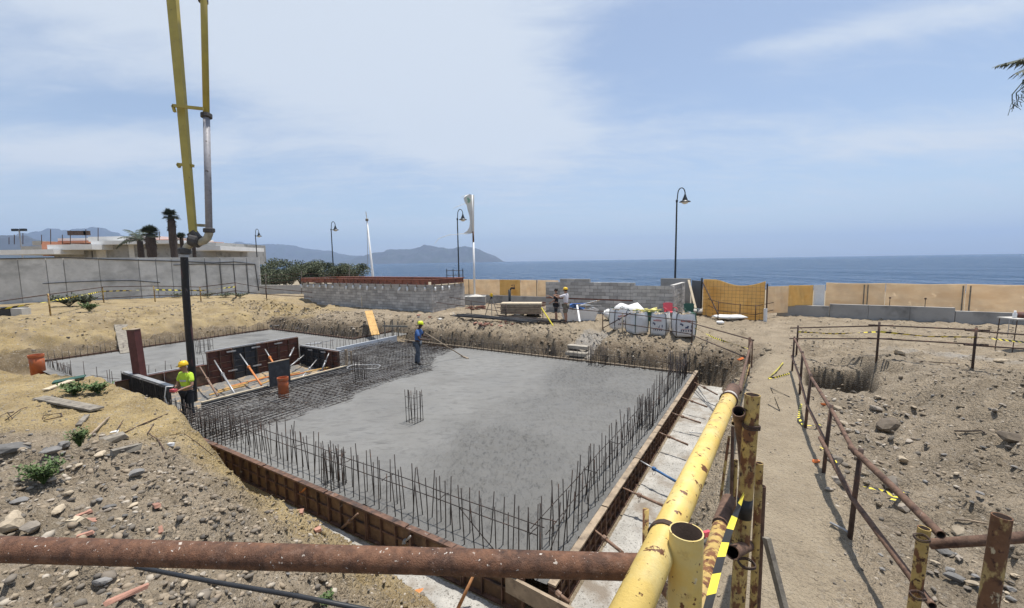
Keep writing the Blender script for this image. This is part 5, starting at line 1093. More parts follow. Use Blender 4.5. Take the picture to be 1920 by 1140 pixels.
# ================================================================ promenade: lamps, flag, masts
def street_lamp(label, p, face, first=[None]):
    if first[0] is None:
        t = thing('street_lamp', label, 'street lamp', p, face, 'dark street lamps along the promenade')
        b = MB(); b.lathe((0, 0, 0), [(0.17, 0), (0.17, 0.12), (0.09, 0.2), (0.09, 1.4), (0.11, 1.42), (0.11, 1.5), (0.075, 1.55), (0.06, 4.5), (0.05, 7.3), (0.075, 7.34), (0.075, 7.45), (0.04, 7.5)], 12); sharp(b.build('post', MAT['lamp_black'], t, True))
        b = MB(); pts = [Vector((0, 0, 7.3))] + [Vector((0.29 - 0.24 * math.cos(q), 0, 7.86 + 0.42 * math.sin(q))) for q in np.linspace(0.15, math.pi * 1.02, 12)]; b.tube(pts, 0.035, 7); b.build('arm', MAT['lamp_black'], t, True)
        b = MB(); c = pts[-1] + Vector((0.0, 0, -0.02)); b.lathe(c, [(0.03, 0.05), (0.06, 0.0), (0.09, -0.12), (0.13, -0.2), (0.19, -0.38), (0.36, -0.46), (0.38, -0.5), (0.34, -0.5)], 16); sharp(b.build('lamp_shade', MAT['lamp_black'], t, True))
        b = MB(); b.lathe(c, [(0.24, -0.48), (0.22, -0.55), (0.12, -0.62), (0.02, -0.64)], 14); b.build('lamp_glass', MAT['glass_lamp'], t, True); first[0] = t; return t
    return dup(first[0], label, p, (0, 0, face))
for px, v_, lb in ((1270, 3.55, 'tall dark street lamp alone against the sea on the right'), (857, 22.74, 'dark street lamp next to the tattered flag'), (620, 41.1, 'dark street lamp above the bushy trees'), (478, 57.1, 'smallest dark street lamp above the end of the concrete wall')):
    p = W(27.0, v_, -0.35); street_lamp(lb, p, -0.15)
t = thing('flag_pole', 'white flag pole on a pale concrete base', 'flag pole'); p = aty(890, 552, 33.0); p.z = 0.0
b = MB(); b.box((p.x, p.y, 0.12), (1.7, 1.3, 0.68)); b.build('base_block', MAT['conc_grey'], t); b = MB(); b.lathe((p.x, p.y, 0.46), [(0.7, 0), (0.5, 0.06), (0.1, 0.14)], 12); b.build('mound', MAT['conc_pale'], t)
tp_ = aty(889, 365, 33.0); b = MB(); b.tube([(p.x, p.y, 0.4), (p.x, p.y, 4.6)], 0.075, 10); b.build('pole', MAT['white_plastic'], t, True); b = MB(); b.tube([(p.x, p.y, 4.6), (p.x, p.y, 5.4)], 0.07, 10); b.build('pole_joint', MAT['rust'], t, True)
b = MB(); b.tube([(p.x, p.y, 5.4), (p.x, p.y, tp_.z)], 0.055, 10); b.build('pole_top', MAT['white_plastic'], t, True)
fl = thing('flag', 'tattered off white flag with a faint green emblem, torn into streamers', 'flag')
out = [(889, 366), (880, 364), (873, 366), (869, 371), (871, 378), (875, 385), (877, 394), (880, 404), (881, 416), (880, 426), (876, 433), (868, 438), (878, 439), (889, 436)]
b = MB(); y_ = 33.0; vs = []
for (x_, z_), yy in zip(out, np.linspace(0, 0.25, len(out))): vs.append(aty(x_, z_, y_ + 0.1 * math.sin(x_ * .8)))
n = len(vs); b.add(vs + [q + Vector((0, .012, 0)) for q in vs], [tuple(range(n)), tuple(range(2 * n - 1, n - 1, -1))] + [(i, (i + 1) % n, n + (i + 1) % n, n + i) for i in range(n)]); b.build('cloth', MAT['flag'], fl)
for pts in ([(874, 366), (868, 368), (862, 372)], [(875, 380), (868, 383), (858, 387), (848, 392)], [(876, 436), (866, 438), (852, 440), (840, 441)], [(846, 439), (834, 443), (826, 446), (822, 448)], [(884, 434), (876, 439), (862, 439)], [(824, 446), (818, 453), (814, 458)]):
    b = MB(); b.tube([aty(x_, z_, y_ + .1 + .15 * math.sin(x_)) for x_, z_ in pts], [0.016] * (len(pts) - 1) + [0.006], 4); b.build('streamer', MAT['flag'], fl)
b = MB()
for (x_, z_) in ((877.5, 372.5), (880, 375.5), (878.5, 378)): 
    c = aty(x_, z_, y_ - 0.12); b.lathe(c, [(0.03, -0.01), (0.085, -0.01), (0.085, 0.01), (0.03, 0.01), (0.03, -0.01)], 10, rot=Matrix.Rotation(math.pi / 2, 3, 'X'), cap=False)
b.build('emblem', MAT['flag_green'], fl)
t = thing('white_mast', 'leaning white mast beyond the block tank', 'mast'); a = aty(699, 517, 44); c = aty(688, 412, 44); e = aty(686, 397, 44); b = MB(); b.tube([Vector((a.x, a.y, -.3)), a, c], [0.13, .13, .07], 8); b.build('pole', MAT['white_plastic'], t, True); b = MB(); b.tube([c, e], 0.03, 6); b.build('tip', MAT['wood_pale'], t); b = MB(); b.lathe(c, [(0.05, -.15), (0.16, -.1), (0.16, .08), (.05, .14)], 8); b.build('pulley', MAT['wood_grey'], t)
b = MB(); b.tube([c, aty(690, 510, 44.3)], 0.02, 4); b.build('rope', MAT['wood_grey'], t)
# ================================================================ railings in the foreground
def pipe(b, pts, r, n=20, wall=0.006, mi=0): b.tube(pts, r, n, mi, hollow=wall); return b
def tie(parent, c, axis, r, w=0.004, turns=2):
    """wire wound round a pipe"""
    axis = Vector(axis).normalized(); x = axis.cross(Vector((0.3, 0.2, 1))).normalized(); y = axis.cross(x); b = MB()
    for k in range(turns): b.tube([Vector(c) + axis * (0.012 * k + 0.004 * math.sin(q * 3)) + (x * math.cos(q) + y * math.sin(q)) * (r + w * 0.7) for q in np.linspace(0, 2 * math.pi, 18)], w, 5)
    return b.build('wire_tie', MAT['rust_rail'], parent, True)
def camdepth(px, py, dep): return EYE + ray(px, py) * dep      # a point at a distance along the view axis
yp0, yp1 = camdepth(1166, 1182, 1.50), camdepth(1367, 748, 4.25)
t = thing('handrail_pipe', 'thick pale yellow chipped pipe forming the top rail in front', 'pipe')
ax = (yp1 - yp0).normalized(); b = MB(); b.tube([yp0, yp0.lerp(yp1, .5), yp1], 0.07, 32); b.build('pipe', MAT['yellow'], t, True)
b = MB(); b.tube([yp1 + ax * 0.002, yp1 + ax * 0.06], 0.0715, 32); b.build('bare_band', MAT['conc_pale'], t, True); b = MB(); pipe(b, [yp1 + ax * 0.06, yp1 + ax * 0.42], 0.069, 28); b.build('rusty_end', MAT['rust'], t, True)
tie(t, yp0 + ax * 0.62, ax, 0.07, 0.006, 3); tie(t, yp1 - ax * 0.05, ax, 0.075, 0.006, 2)
rp0, rp1 = camdepth(-420, 1018, 2.02), camdepth(1225, 1064, 1.92)
t = thing('handrail_pipe', 'long rusty brown pipe crossing the whole foreground on the left', 'pipe'); b = MB(); pipe(b, [rp0, rp0.lerp(rp1, .3), rp0.lerp(rp1, .65), rp1], 0.0555, 32); b.build('pipe', MAT['pipe_rust'], t, True)
def post(label, px, ptop, dep, r, m, zb=None, lean=(0, 0), name='fence_post', n=24, band=None, hollow=True):
    top = camdepth(px, ptop, dep); base = Vector((top.x - lean[0], top.y - lean[1], (gz(top.x, top.y) - 0.15) if zb is None else zb))
    t = thing(name, label, 'post'); b = MB()
    if hollow: pipe(b, [base, base.lerp(top, .4), base.lerp(top, .75), top], r, n)
    else: b.tube([base, base.lerp(top, .5), top], r, n)
    b.build('pipe', MAT[m], t, True)
    if band: b = MB(); a, c = camdepth(*band[0]), camdepth(*band[1]); z0, z1 = sorted((a.z, c.z)); d = (top - base); f = lambda z: base + d * ((z - base.z) / d.z); b.tube([f(z0), f(z1)], r + 0.0012, n); b.build('black_band', MAT['tape_black'], t, True)
    return t
p1 = post('stout yellow pipe post with an open rusty top beside the pale yellow rail', 1287, 996, 1.87, 0.071, 'yellow')
p2 = post('tall rust spotted yellow post with a black band', 1411, 740, 3.0, 0.050, 'yellow_worn', lean=(0.06, 0.0), band=((1402, 944, 3.0), (1402, 984, 3.0)))
tie(p2, camdepth(1408, 802, 3.0), (0.1, 0, 1), 0.052, 0.005, 3); tie(p2, camdepth(1400, 1058, 3.0), (0.1, 0, 1), 0.052, 0.005, 2)
post('thin yellow rusty post just behind the black banded one', 1424, 868, 3.2, 0.027, 'yellow_worn', n=14); post('short dark rusty post behind the black banded one', 1430, 911, 3.35, 0.024, 'rust', n=14)
a = camdepth(1437, 1008, 3.3); c = Vector((a.x + 0.08, a.y - 0.35, gz(a.x, a.y) - .1)); plank('grey weathered stake leaning beside the black banded post', a, c, 0.065, 0.035, 'wood_grey', 'stake', up=(1, 0, 0))
t = post('small yellow peg standing on the pale concrete strip', 1211, 955, 4.6, 0.033, 'yellow_worn', zb=-1.47, name='yellow_peg', n=14, hollow=False)
def rail(label, pts, r, m, name='rail_pipe', n=16, cat='pipe'):
    t = thing(name, label, cat); b = MB(); pipe(b, pts, r, n); b.build('pipe', MAT[m], t, True); return t
rail('open ended dark pipe lashed to the tall yellow post, sloping down behind it', [camdepth(1385, 771, 3.0), camdepth(1393, 830, 3.35), camdepth(1398, 900, 3.9)], 0.043, 'rust')
rail('lower rail pipe, rusty then peeling yellow, under the pale yellow rail', [camdepth(1366, 938, 3.4), camdepth(1350, 985, 2.95)], 0.052, 'rust')
rail('lower rail pipe, mottled yellow and rust, beside the striped tape', [camdepth(1350, 990, 2.9), camdepth(1330, 1060, 2.4), camdepth(1300, 1170, 1.95)], 0.05, 'yellow_worn')
rail('open ended rusty pipe low beside the tall yellow post', [camdepth(1373, 1036, 2.75), camdepth(1404, 1022, 3.3)], 0.042, 'rust')
rail('short yellow pipe low between the two front posts', [camdepth(1236, 1092, 2.4), camdepth(1268, 1130, 2.2)], 0.03, 'yellow_worn')
for i, (a, c, m_, r, lb) in enumerate((((1367, 818), (1352, 930), 'yellow_worn', 0.014, 'thin yellow stake between the rail and the tall post, leftmost'), ((1374, 800), (1371, 950), 'rust', 0.016, 'thin rusty stake between the rail and the tall post'), ((1380, 862), (1376, 960), 'yellow_worn', 0.018, 'short thin yellow stake nearest the tall post'))):
    A = camdepth(*a, 4.3); C = camdepth(*c, 4.3); C2 = Vector((C.x, C.y, gz(C.x, C.y) - .1)); rail(lb, [A, C, C2] if C.z - C2.z > .1 else [A, C2], r, m_, 'thin_stake', 8, 'stake')
def striped_tape(label, pts, w, seg=0.10, twist=0.0, group=None, name='warning_tape', flat=0.0):
    t = thing(name, label, 'tape', (0, 0, 0), 0, group); P = [Vector(p) for p in pts]; L = [0]
    for i in range(len(P) - 1): L.append(L[-1] + (P[i + 1] - P[i]).length)
    n = max(4, int(L[-1] / seg)); b = MB(); vs = []
    def smp(s):
        for i in range(len(P) - 1):
            if s <= L[i + 1] or i == len(P) - 2: return P[i].lerp(P[i + 1], (s - L[i]) / max(1e-6, L[i + 1] - L[i]))
    for k in range(n + 1):
        sa = L[-1] * k / n; a = smp(sa); d = (smp(min(L[-1], sa + .05)) - smp(max(0, sa - .05))).normalized(); up0 = Vector((0, 0, 1)) - d * d.z; up0 = up0.normalized() if up0.length > .1 else Vector((1, 0, 0)); nn = d.cross(up0)
        an = flat + twist * sa + .4 * math.sin(3 * sa); q = (up0 * math.cos(an) + nn * math.sin(an)) * w / 2; sh = d * w * .45
        vs += [a - q - sh, a + q + sh]
    for k in range(n): b.add(vs[2 * k:2 * k + 4], [(0, 2, 3, 1)], k % 2)
    m_ = b.mesh('tape_strip', [MAT['tape_yellow'], MAT['tape_black']]); bm = bmesh.new(); bm.from_mesh(m_); bmesh.ops.remove_doubles(bm, verts=bm.verts, dist=1e-5); bm.to_mesh(m_); bm.free()
    link('tape_strip', m_, t); return t
striped_tape('black and yellow striped tape twisted down from the tall yellow post', [camdepth(1395, 925, 2.9), camdepth(1375, 975, 2.6), camdepth(1362, 1010, 2.4), camdepth(1345, 1070, 2.1), camdepth(1322, 1160, 1.8)], 0.036, 0.15, 1.6)
# railing going on from the yellow pipe towards the sea
le = [camdepth(1386, 735, 4.6), at(1396, 690, 0.95), at(1406, 652, 0.95)]
rail('thin rusty rail continuing from the yellow pipe along the path', [le[0], le[1], le[2] + (le[2] - le[1]) * 0.4], 0.025, 'rust', n=10); rail('second thin rusty rail below it along the left of the path', [le[0] + Vector((-.05, 0, -.35)), le[1] + Vector((-.03, 0, -.4)), le[2] + Vector((0, 0, -.42))], 0.022, 'yellow_worn', n=10)
def ppost(label, px, py, h, r=0.022, m='rust_rail', lean=(0, 0), group=None, z=None, name='rail_post'):
    p = G(px, py); t = thing(name, label, 'post', (p.x, p.y, p.z), 0, group); b = MB(); b.tube([(0, 0, -.2), (lean[0] / 2, lean[1] / 2, h / 2), (lean[0], lean[1], h)], r, 10); b.build('shaft', MAT[m], t, True); return p + Vector((lean[0], lean[1], h))
q1 = ppost('rusty post at the corner of the rail by the path and the bags', 1403, 705, 1.0, 0.03, 'rust'); q2 = ppost('thin rusty post doubled beside the corner post', 1409, 690, 0.9, 0.02, 'rust')
# railing on the right of the path
RPX = [(1592, 1010), (1543, 887), (1509, 802), (1499, 740), (1485, 696)]; tops = []
RL = ['nearest dark post of the right hand path rail', 'second nearest dark post of the right hand path rail', 'third dark post of the right hand path rail', 'fourth dark post, beside the square hole', 'fifth dark post, farthest along the path rail']
for (px, py), lb in zip(RPX, RL): tops.append(ppost(lb, px, py, 0.93, 0.023, 'rust_rail', (0.06 if px > 1505 else 0.02, 0), 'dark posts of the right hand path rail'))
dz = Vector((0, 0, -0.06)); end = camdepth(1764, 1003, 3.0)
rail('pale rusty top rail pipe of the right hand path rail, far length', [tops[4] + dz, tops[3] + dz, tops[2] + dz, tops[1] + dz, tops[0] + dz + Vector((-.03, .03, 0))], 0.023, 'rust', n=14)
rail('brown top rail pipe with an open end toward the camera', [tops[0] + dz + Vector((0.02, 0.15, 0.01)), (tops[0] + dz).lerp(end, .5), end], 0.029, 'rust', n=16)
lo = [t_ + Vector((-0.05, 0, -0.52)) for t_ in tops]
rail('lower rail pipe of the right hand path rail, far length', [lo[4], lo[3], lo[2], lo[1] + Vector((0, 0, .02))], 0.021, 'rust', n=14); rail('lower rail pipe of the right hand path rail, near length', [lo[1] + Vector((0, .1, .03)), lo[0], camdepth(1748, 1136, 2.95)], 0.026, 'rust', n=14)
py1 = post('short rust spotted yellow post under the open pipe end on the right', 1733, 990, 3.05, 0.037, 'yellow_worn', lean=(0.05, 0)); tie(py1, camdepth(1728, 1010, 3.0), (0, 0, 1), 0.041, 0.004, 2); tie(py1, camdepth(1721, 1118, 2.95), (0, 0, 1), 0.041, 0.004, 2)
post('stout rusty post with flaking yellow paint at the right edge', 1879, 968, 2.55, 0.046, 'yellow_rusty', lean=(0.10, 0.02)); 
rail('rusty cross pipe behind the two posts at the right edge', [camdepth(1742, 1020, 3.2), camdepth(1850, 1013, 3.0), camdepth(2010, 1000, 2.8)], 0.036, 'rust', n=16)
# rear rail across the right side
ppts = []
for (px, py), lb in zip([(1493, 667), (1643, 679), (1823, 691), (1998, 703)], ['left post of the rear rail beyond the square hole', 'middle post of the rear rail beyond the spoil heap', 'right post of the rear rail', 'rear rail post just beyond the right edge of view']): ppts.append(ppost(lb, px, py, 0.95, 0.026, 'rust_rail', (0.01, 0), 'posts of the rear rail'))
for z_, nm in ((-0.08, 'upper'), (-0.42, 'lower')):
    for i in range(3): rail('%s dark bar of the rear rail, %s bay' % (nm, ('left', 'middle', 'right')[i]), [ppts[i] + Vector((-.25, .03 * (i % 2), z_ + 0.012 * i)), ppts[i + 1] + Vector((.35, .03 * (i % 2), z_ - 0.01 + 0.012 * i))], 0.018, 'rust_rail', n=8)
striped_tape('striped tape strung along the rear rail, left bay', [ppts[0] + Vector((0, -.03, -.2)), ppts[0].lerp(ppts[1], .5) + Vector((0, -.03, -.28)), ppts[1] + Vector((0, -.03, -.24))], 0.05, 0.11, .8); striped_tape('striped tape strung along the rear rail, middle and right bays', [ppts[1] + Vector((0, -.03, -.24)), ppts[1].lerp(ppts[2], .5) + Vector((0, -.03, -.28)), ppts[2] + Vector((0, -.03, -.22)), ppts[3] + Vector((0, -.03, -.25))], 0.05, 0.11, .8)
# rail round the bags
g1 = ppost('dark post in front of the rightmost white bag', 1297, 646, 0.95, 0.026, 'rust_rail'); g2 = ppost('pale wooden stake in front of the white bags', 1167, 627, 0.92, 0.03, 'wood_pale', name='wooden_stake'); g3 = ppost('thin rusty post left of the white bags', 1130, 618, 0.70, 0.025, 'rust')
rail('upper dark bar from the bags to the path corner', [g1 + Vector((-.3, 0, -.02)), q1 + Vector((.1, 0, -.08))], 0.018, 'rust_rail', n=8); rail('lower dark bar from the bags to the path corner', [g1 + Vector((-.2, 0, -.50)), q1 + Vector((0, 0, -.55))], 0.018, 'rust_rail', n=8)
gl = aty(1040, 577, 22.0); rail('upper dark bar in front of the white bags', [gl, g2 + Vector((0, -.03, -.02)), g1 + Vector((.2, -.03, -.06))], 0.018, 'rust_rail', n=8); rail('lower dark bar in front of the white bags', [g2 + Vector((0, -.03, -.48)), g1 + Vector((0, -.03, -.55))], 0.018, 'rust_rail', n=8); rail('dark bar slanting up in front of the leftmost white bag', [g3 + Vector((0, 0, -.66)), aty(1182, 587, 18.3)], 0.022, 'rust_rail', n=8)
striped_tape('striped tape strung between the bags and the path corner', [g1 + Vector((.1, 0, -.3)), g1.lerp(q1, .5) + Vector((0, 0, -.36)), q1 + Vector((0, 0, -.3))], 0.05, 0.11, .8)
# rail along the middle bank
mp = []
for (px, py), h, lb, m_ in zip([(884, 592), (949, 600), (1018, 604), (679, 578), (742, 578)], (0.95, 0.9, 0.62, 0.9, 0.75), ('thin dark post right of the block tank', 'thin dark post in front of the timber pallet', 'rusty post in front of the two standing men', 'pale wooden stake in front of the block tank, left one', 'wooden stake in front of the block tank, right one'), ('rust_rail', 'rust_rail', 'rust', 'wood_pale', 'wood_grey')): mp.append(ppost(lb, px, py, h, 0.022 if m_ != 'wood_pale' else .03, m_, name='rail_post' if 'stake' not in lb else 'wooden_stake'))
rail('upper thin bar along the bank in the middle', [aty(842, 557, 25.5), mp[0] + Vector((0, 0, -.05)), mp[1] + Vector((0, 0, -.1))], 0.016, 'rust_rail', n=8); rail('lower thin bar along the bank in the middle', [aty(818, 567, 25.5), mp[0] + Vector((0, 0, -.42)), mp[1] + Vector((0, 0, -.45)), mp[2] + Vector((0, 0, -.2))], 0.018, 'rust_rail', n=8)
# rails on the clay bank at the left
lp = []
for (px, py), h, lb in zip([(95, 592), (195, 568), (291, 566), (377, 565), (443, 560), (500, 560)], (1.25, 1.25, 1.25, 1.15, 1.1, .95), ('yellow post low on the clay bank at the far left', 'yellow post on the clay bank second from the left', 'yellow post on the clay bank third from the left', 'yellow post just right of the black pump hose', 'thin post near the end of the concrete wall', 'low post beyond the end of the concrete wall')): lp.append(ppost(lb, px, py, h, 0.04, 'yellow_worn' if px < 400 else 'rust_rail', group='posts of the clay bank rail'))
l0 = aty(-40, 567, lp[0].y - 3); l0.z = lp[0].z - 0.3
rail('upper bar of the clay bank rail, sloping down to the left', [l0, lp[0] + Vector((0, 0, -.05)), lp[1] + Vector((0, 0, -.03))], 0.03, 'rust_rail', n=8); rail('upper bar of the clay bank rail, level part', [lp[1], lp[2] + Vector((0, 0, .0)), lp[3] + Vector((0, 0, -.02)), lp[4]], 0.03, 'rust_rail', n=8)
rail('lower bar of the clay bank rail, level part', [lp[1] + Vector((-1, 0, -.95)), lp[2] + Vector((0, 0, -.75)), lp[3] + Vector((0, 0, -.7)), lp[4] + Vector((0, 0, -.6))], 0.028, 'rust_rail', n=8); rail('pair of bars running down from the clay bank rail to the block tank, upper', [lp[4], lp[5] + Vector((0, 0, -.1)), aty(585, 548, 31)], 0.026, 'rust_rail', n=8); rail('pair of bars running down from the clay bank rail to the block tank, lower', [lp[4] + Vector((0, 0, -.6)), lp[5] + Vector((0, 0, -.6)), aty(585, 557, 31)], 0.026, 'rust_rail', n=8)
striped_tape('striped tape rising along the clay bank rail at the far left', [l0 + Vector((0, 0, -.4)), lp[0] + Vector((0, 0, -.45)), lp[1] + Vector((0, 0, -.35))], 0.10, 0.26, .5); striped_tape('striped tape along the level clay bank rail', [lp[1] + Vector((0, 0, -.35)), lp[2] + Vector((0, 0, -.3)), lp[3] + Vector((0, 0, -.3)), lp[4] + Vector((0, 0, -.3))], 0.10, 0.26, .5)
# small rail by the tarpaulin
tq = []
for (px, py), h, lb in zip([(1326, 590), (1346, 601), (1387, 600), (1416, 603), (1463, 592)], (0.95, .95, .8, .85, .85), ('first thin post in front of the ochre tarpaulin', 'second thin post in front of the ochre tarpaulin', 'middle thin post in front of the ochre tarpaulin', 'fourth thin post in front of the ochre tarpaulin', 'crossed thin posts right of the ochre tarpaulin')): tq.append(ppost(lb, px, py, h, 0.022, 'rust_rail', (-.1 if px == 1463 else 0, 0)))
for z_, nm in ((-.06, 'upper'), (-.5, 'lower')): rail('%s thin bar in front of the ochre tarpaulin' % nm, [tq[0] + Vector((0, 0, z_ * .8)), tq[1] + Vector((0, 0, z_)), tq[2] + Vector((0, 0, z_)), tq[3] + Vector((0, 0, z_)), tq[4] + Vector((0, 0, z_ * .9))], 0.018, 'rust_rail', n=8)

# ================================================================ concrete pump boom and hose
t = thing('pump_boom', 'yellow concrete pump boom with grey delivery pipe hanging down from above', 'concrete pump boom')
yb = 12.6
def tap(b, a, c, wa_, wc_, da=0.7): 
    a, c = Vector(a), Vector(c); d = (c - a).normalized(); x = Vector((0, 1, 0)).cross(d).normalized(); y = d.cross(x)
    vs = [a + x * sx * wa_ / 2 + y * sy * wa_ * da / 2 for sx, sy in ((-1, -1), (1, -1), (1, 1), (-1, 1))] + [c + x * sx * wc_ / 2 + y * sy * wc_ * da / 2 for sx, sy in ((-1, -1), (1, -1), (1, 1), (-1, 1))]
    return b.add(vs, [(3, 2, 1, 0), (4, 5, 6, 7), (0, 1, 5, 4), (1, 2, 6, 5), (2, 3, 7, 6), (3, 0, 4, 7)])
b = MB(); A0, A1 = aty(362, 436, yb), aty(323, -10, yb + 1.0); A2 = A1 + (A1 - A0) * 0.6; tap(b, A0, A2, 0.19, 0.34, .5); b.build('boom_arm', MAT['pump_yellow'], t)
B0, B1, B2 = aty(392, 431, yb), aty(387, 217, yb + .5), aty(382, -10, yb + 1.0); B3 = B2 + (B2 - B1) * 0.7
b = MB(); b.tube([B0, B1], 0.088, 16); b.build('delivery_pipe', MAT['pump_grey'], t, True); b = MB(); b.tube([B1, B2, B3], [0.085, 0.09, 0.09], 16); b.build('upper_pipe', MAT['pump_yellow'], t, True)
def clamp(p, d, r=0.15, h=.10): b = MB(); b.lathe(p, [(r * .72, -h * .7), (r, -h * .5), (r, h * .5), (r * .72, h * .7)], 14, rot=Vector((0, 0, 1)).rotation_difference(Vector(d).normalized()).to_matrix()); return b.build('pipe_clamp', MAT['form_iron'], t)
clamp(B1, B2 - B1); clamp(aty(392, 432, yb), (0, 0, 1)); clamp(aty(381, 1, yb + 1.0), B3 - B2, .13)
el = [(392, 428), (392, 438), (389, 446), (382, 452), (374, 454), (366, 454), (358, 457), (351, 463), (347, 470), (346, 476)]
b = MB(); b.tube([aty(px, py, yb) for px, py in el], 0.105, 16); b.build('elbow', MAT['pump_elbow'], t, True); clamp(aty(366, 451, yb), aty(370, 454, yb) - aty(362, 452, yb), .19, .22); clamp(aty(346, 471, yb), (0, 0, 1), .17, .14)
b = MB(); b.bar(aty(360, 436, yb), aty(372, 452, yb), 0.2, 0.22); b.build('end_joint', MAT['form_iron'], t)
for (x0, y0), (x1, y1), hook in (((324, 198), (381, 204), True), ((333, 308), (363, 311), True), ((366, 422), (386, 423), False)):
    b = MB(); b.bar(aty(x0, y0, yb + .3), aty(x1, y1, yb + .3), 0.07, 0.08)
    if hook: b.bar(aty(x0, y0, yb + .3), aty(x0 + 4, y0 + 12 if y0 < 250 else y0 + 6, yb + .3), 0.07, 0.06, up=(1, 0, 0))
    b.build('bracket', MAT['pump_yellow'] if y0 < 400 else MAT['pump_elbow'], t)
t = thing('rubber_hose', 'thick scuffed black rubber hose hanging from the pump boom to the slab', 'hose')
b = MB(); hp = [(345, 477), (348, 540), (353, 610), (359, 680), (363, 752)]; b.tube([aty(px, py, yb + 0.05 * i) for i, (px, py) in enumerate(hp)], [0.095, 0.098, 0.098, 0.10, 0.105], 16, hollow=0.02); b.build('hose', MAT['hose'], t, True)
b = MB(); b.lathe(aty(345, 479, yb), [(0.12, -.05), (.125, -.05), (.125, .04), (.10, .05)], 16); b.build('hose_clamp', MAT['steel_grey'], t)

# ================================================================ people
def skin_mesh(name, verts, edges, m, parent, sub=2, root=0, loc=None):
    me = bpy.data.meshes.new('tmp'); me.from_pydata([v[0] for v in verts], edges, []); o = bpy.data.objects.new('tmp', me); COL.objects.link(o)
    sk = o.modifiers.new('s', 'SKIN'); sk.use_smooth_shade = True
    for i, v in enumerate(verts):
        d = me.skin_vertices[0].data[i]; r = v[1]; d.radius = r if isinstance(r, tuple) else (r, r); d.use_root = (i == root)
    ss = o.modifiers.new('u', 'SUBSURF'); ss.levels = sub; ss.render_levels = sub
    dg = bpy.context.evaluated_depsgraph_get(); nm = bpy.data.meshes.new_from_object(o.evaluated_get(dg), depsgraph=dg)
    bpy.data.objects.remove(o); bpy.data.meshes.remove(me); nm.materials.clear(); nm.materials.append(m); nm.name = name
    nm.polygons.foreach_set('use_smooth', [True] * len(nm.polygons))
    return link(name, nm, parent)
def person(label, loc, rz, skin, hands, elbows, feet, shirt, trousers, boots='boot', shorts=False, hat=None, hair=True, bend=0.0, head=(0, 0), sleeve=0.5, H=1.0, band=None):
    """local frame: faces +y, x to its right; hands/elbows/feet are (right, left)"""
    t = thing('person', label, 'person', loc, rz); t.scale = (H, H, H)
    bx_ = lambda z: bend * max(0, z - 0.95)                     # lean forward
    V = []; E = []
    def add(p, r, par=None):
        V.append((Vector(p), r)); i = len(V) - 1
        if par is not None: E.append((par, i))
        return i
    pel = add((0, 0, 0.95), (0.13, 0.10)); sp = add((0, bx_(1.12), 1.12), (0.125, 0.095), pel); ch = add((0, bx_(1.30), 1.30), (0.145, 0.105), sp); nb = add((0, bx_(1.45), 1.45), (0.075, 0.07), ch)
    nk = add((head[0] * .2, bx_(1.52) + head[1] * .2 + .01, 1.525), 0.052, nb); hx, hy = head[0], bx_(1.6) + head[1]
    hd = add((hx * .7, hy * .9 + 0.015, 1.60), (0.072, 0.082), nk); hm = add((hx, hy + 0.02, 1.67), (0.078, 0.092), hd); add((hx, hy + 0.015, 1.735), (0.06, 0.07), hm)
    arms = []
    for s, e, h in ((1, elbows[0], hands[0]), (-1, elbows[1], hands[1])):
        sh = add((0.175 * s, bx_(1.42), 1.42), 0.058, ch); el = add(e, 0.042, sh); h = Vector(h); e = Vector(e); d = (h - e).normalized(); wr = add(h - d * 0.09, 0.027, el); pm = add(h - d * 0.02, (0.036, 0.022), wr)
        sd = d.cross(Vector((0, 0, 1))); sd = sd.normalized() if sd.length > .1 else Vector((1, 0, 0)); dn = d.cross(sd).normalized()
        if dn.z > 0: dn = -dn
        for k in range(4):
            o_ = sd * (k - 1.5) * 0.020; ln = (0.062, 0.072, 0.067, 0.052)[k]; f1 = add(h + d * 0.018 + o_, 0.0095, pm); f2 = add(h + d * (0.018 + ln * .5) + o_ + dn * 0.012, 0.0085, f1); add(h + d * (0.018 + ln * .75) + o_ + dn * 0.04, 0.0075, f2)
        th = add(h - d * 0.012 - sd * 0.040 * s + dn * .01, 0.011, pm); add(h + d * 0.028 - sd * 0.046 * s + dn * 0.03, 0.009, th)
        arms.append((sh, el, wr))
    legs = []
    for s, f in ((1, feet[0]), (-1, feet[1])):
        f = Vector(f); hp = add((0.095 * s, 0, 0.90), 0.092, pel); kn = Vector((0.095 * s, 0, 0.90)).lerp(f + Vector((0, 0, .08)), .5) + Vector((0, 0.03, 0)); k_ = add(kn, 0.058, hp); ca = add(kn.lerp(f + Vector((0, 0, .08)), .35) + Vector((0, -.02, 0)), 0.056, k_); an = add(f + Vector((0, 0, .085)), 0.040, ca); to = add(f + Vector((0.02 * s, 0.13, .035)), (0.045, 0.032), an); legs.append((hp, k_, ca, an, to))
    body = skin_mesh('body', V, E, MAT[skin], t)
    # face
    hc = Vector((hx, hy + 0.02, 1.66))
    for s in (-1, 1):
        b = MB(); b.lathe(hc + Vector((0.030 * s, 0.083, 0.0)), [(0.0, -.010), (.011, -.004), (.011, .004), (0, .010)], 7); b.build('eye', MAT['hair'], t, True)
        b = MB(); b.lathe(hc + Vector((0.082 * s, 0.0, -0.01)), [(0.006, -.032), (.017, -.015), (.019, .012), (.006, .030)], 7); b.build('ear', MAT[skin], t, True)
    b = MB(); b.add([hc + Vector(p) for p in ((-.014, .088, -.03), (.014, .088, -.03), (0, .118, -.028), (0, .09, .02))], [(0, 1, 2), (0, 2, 3), (2, 1, 3), (1, 0, 3)]); b.build('nose', MAT[skin], t, True)
    b = MB(); b.bar(hc + Vector((-.022, .088, -.055)), hc + Vector((.022, .088, -.055)), .008, .008); b.build('mouth', MAT['brick_red'], t)
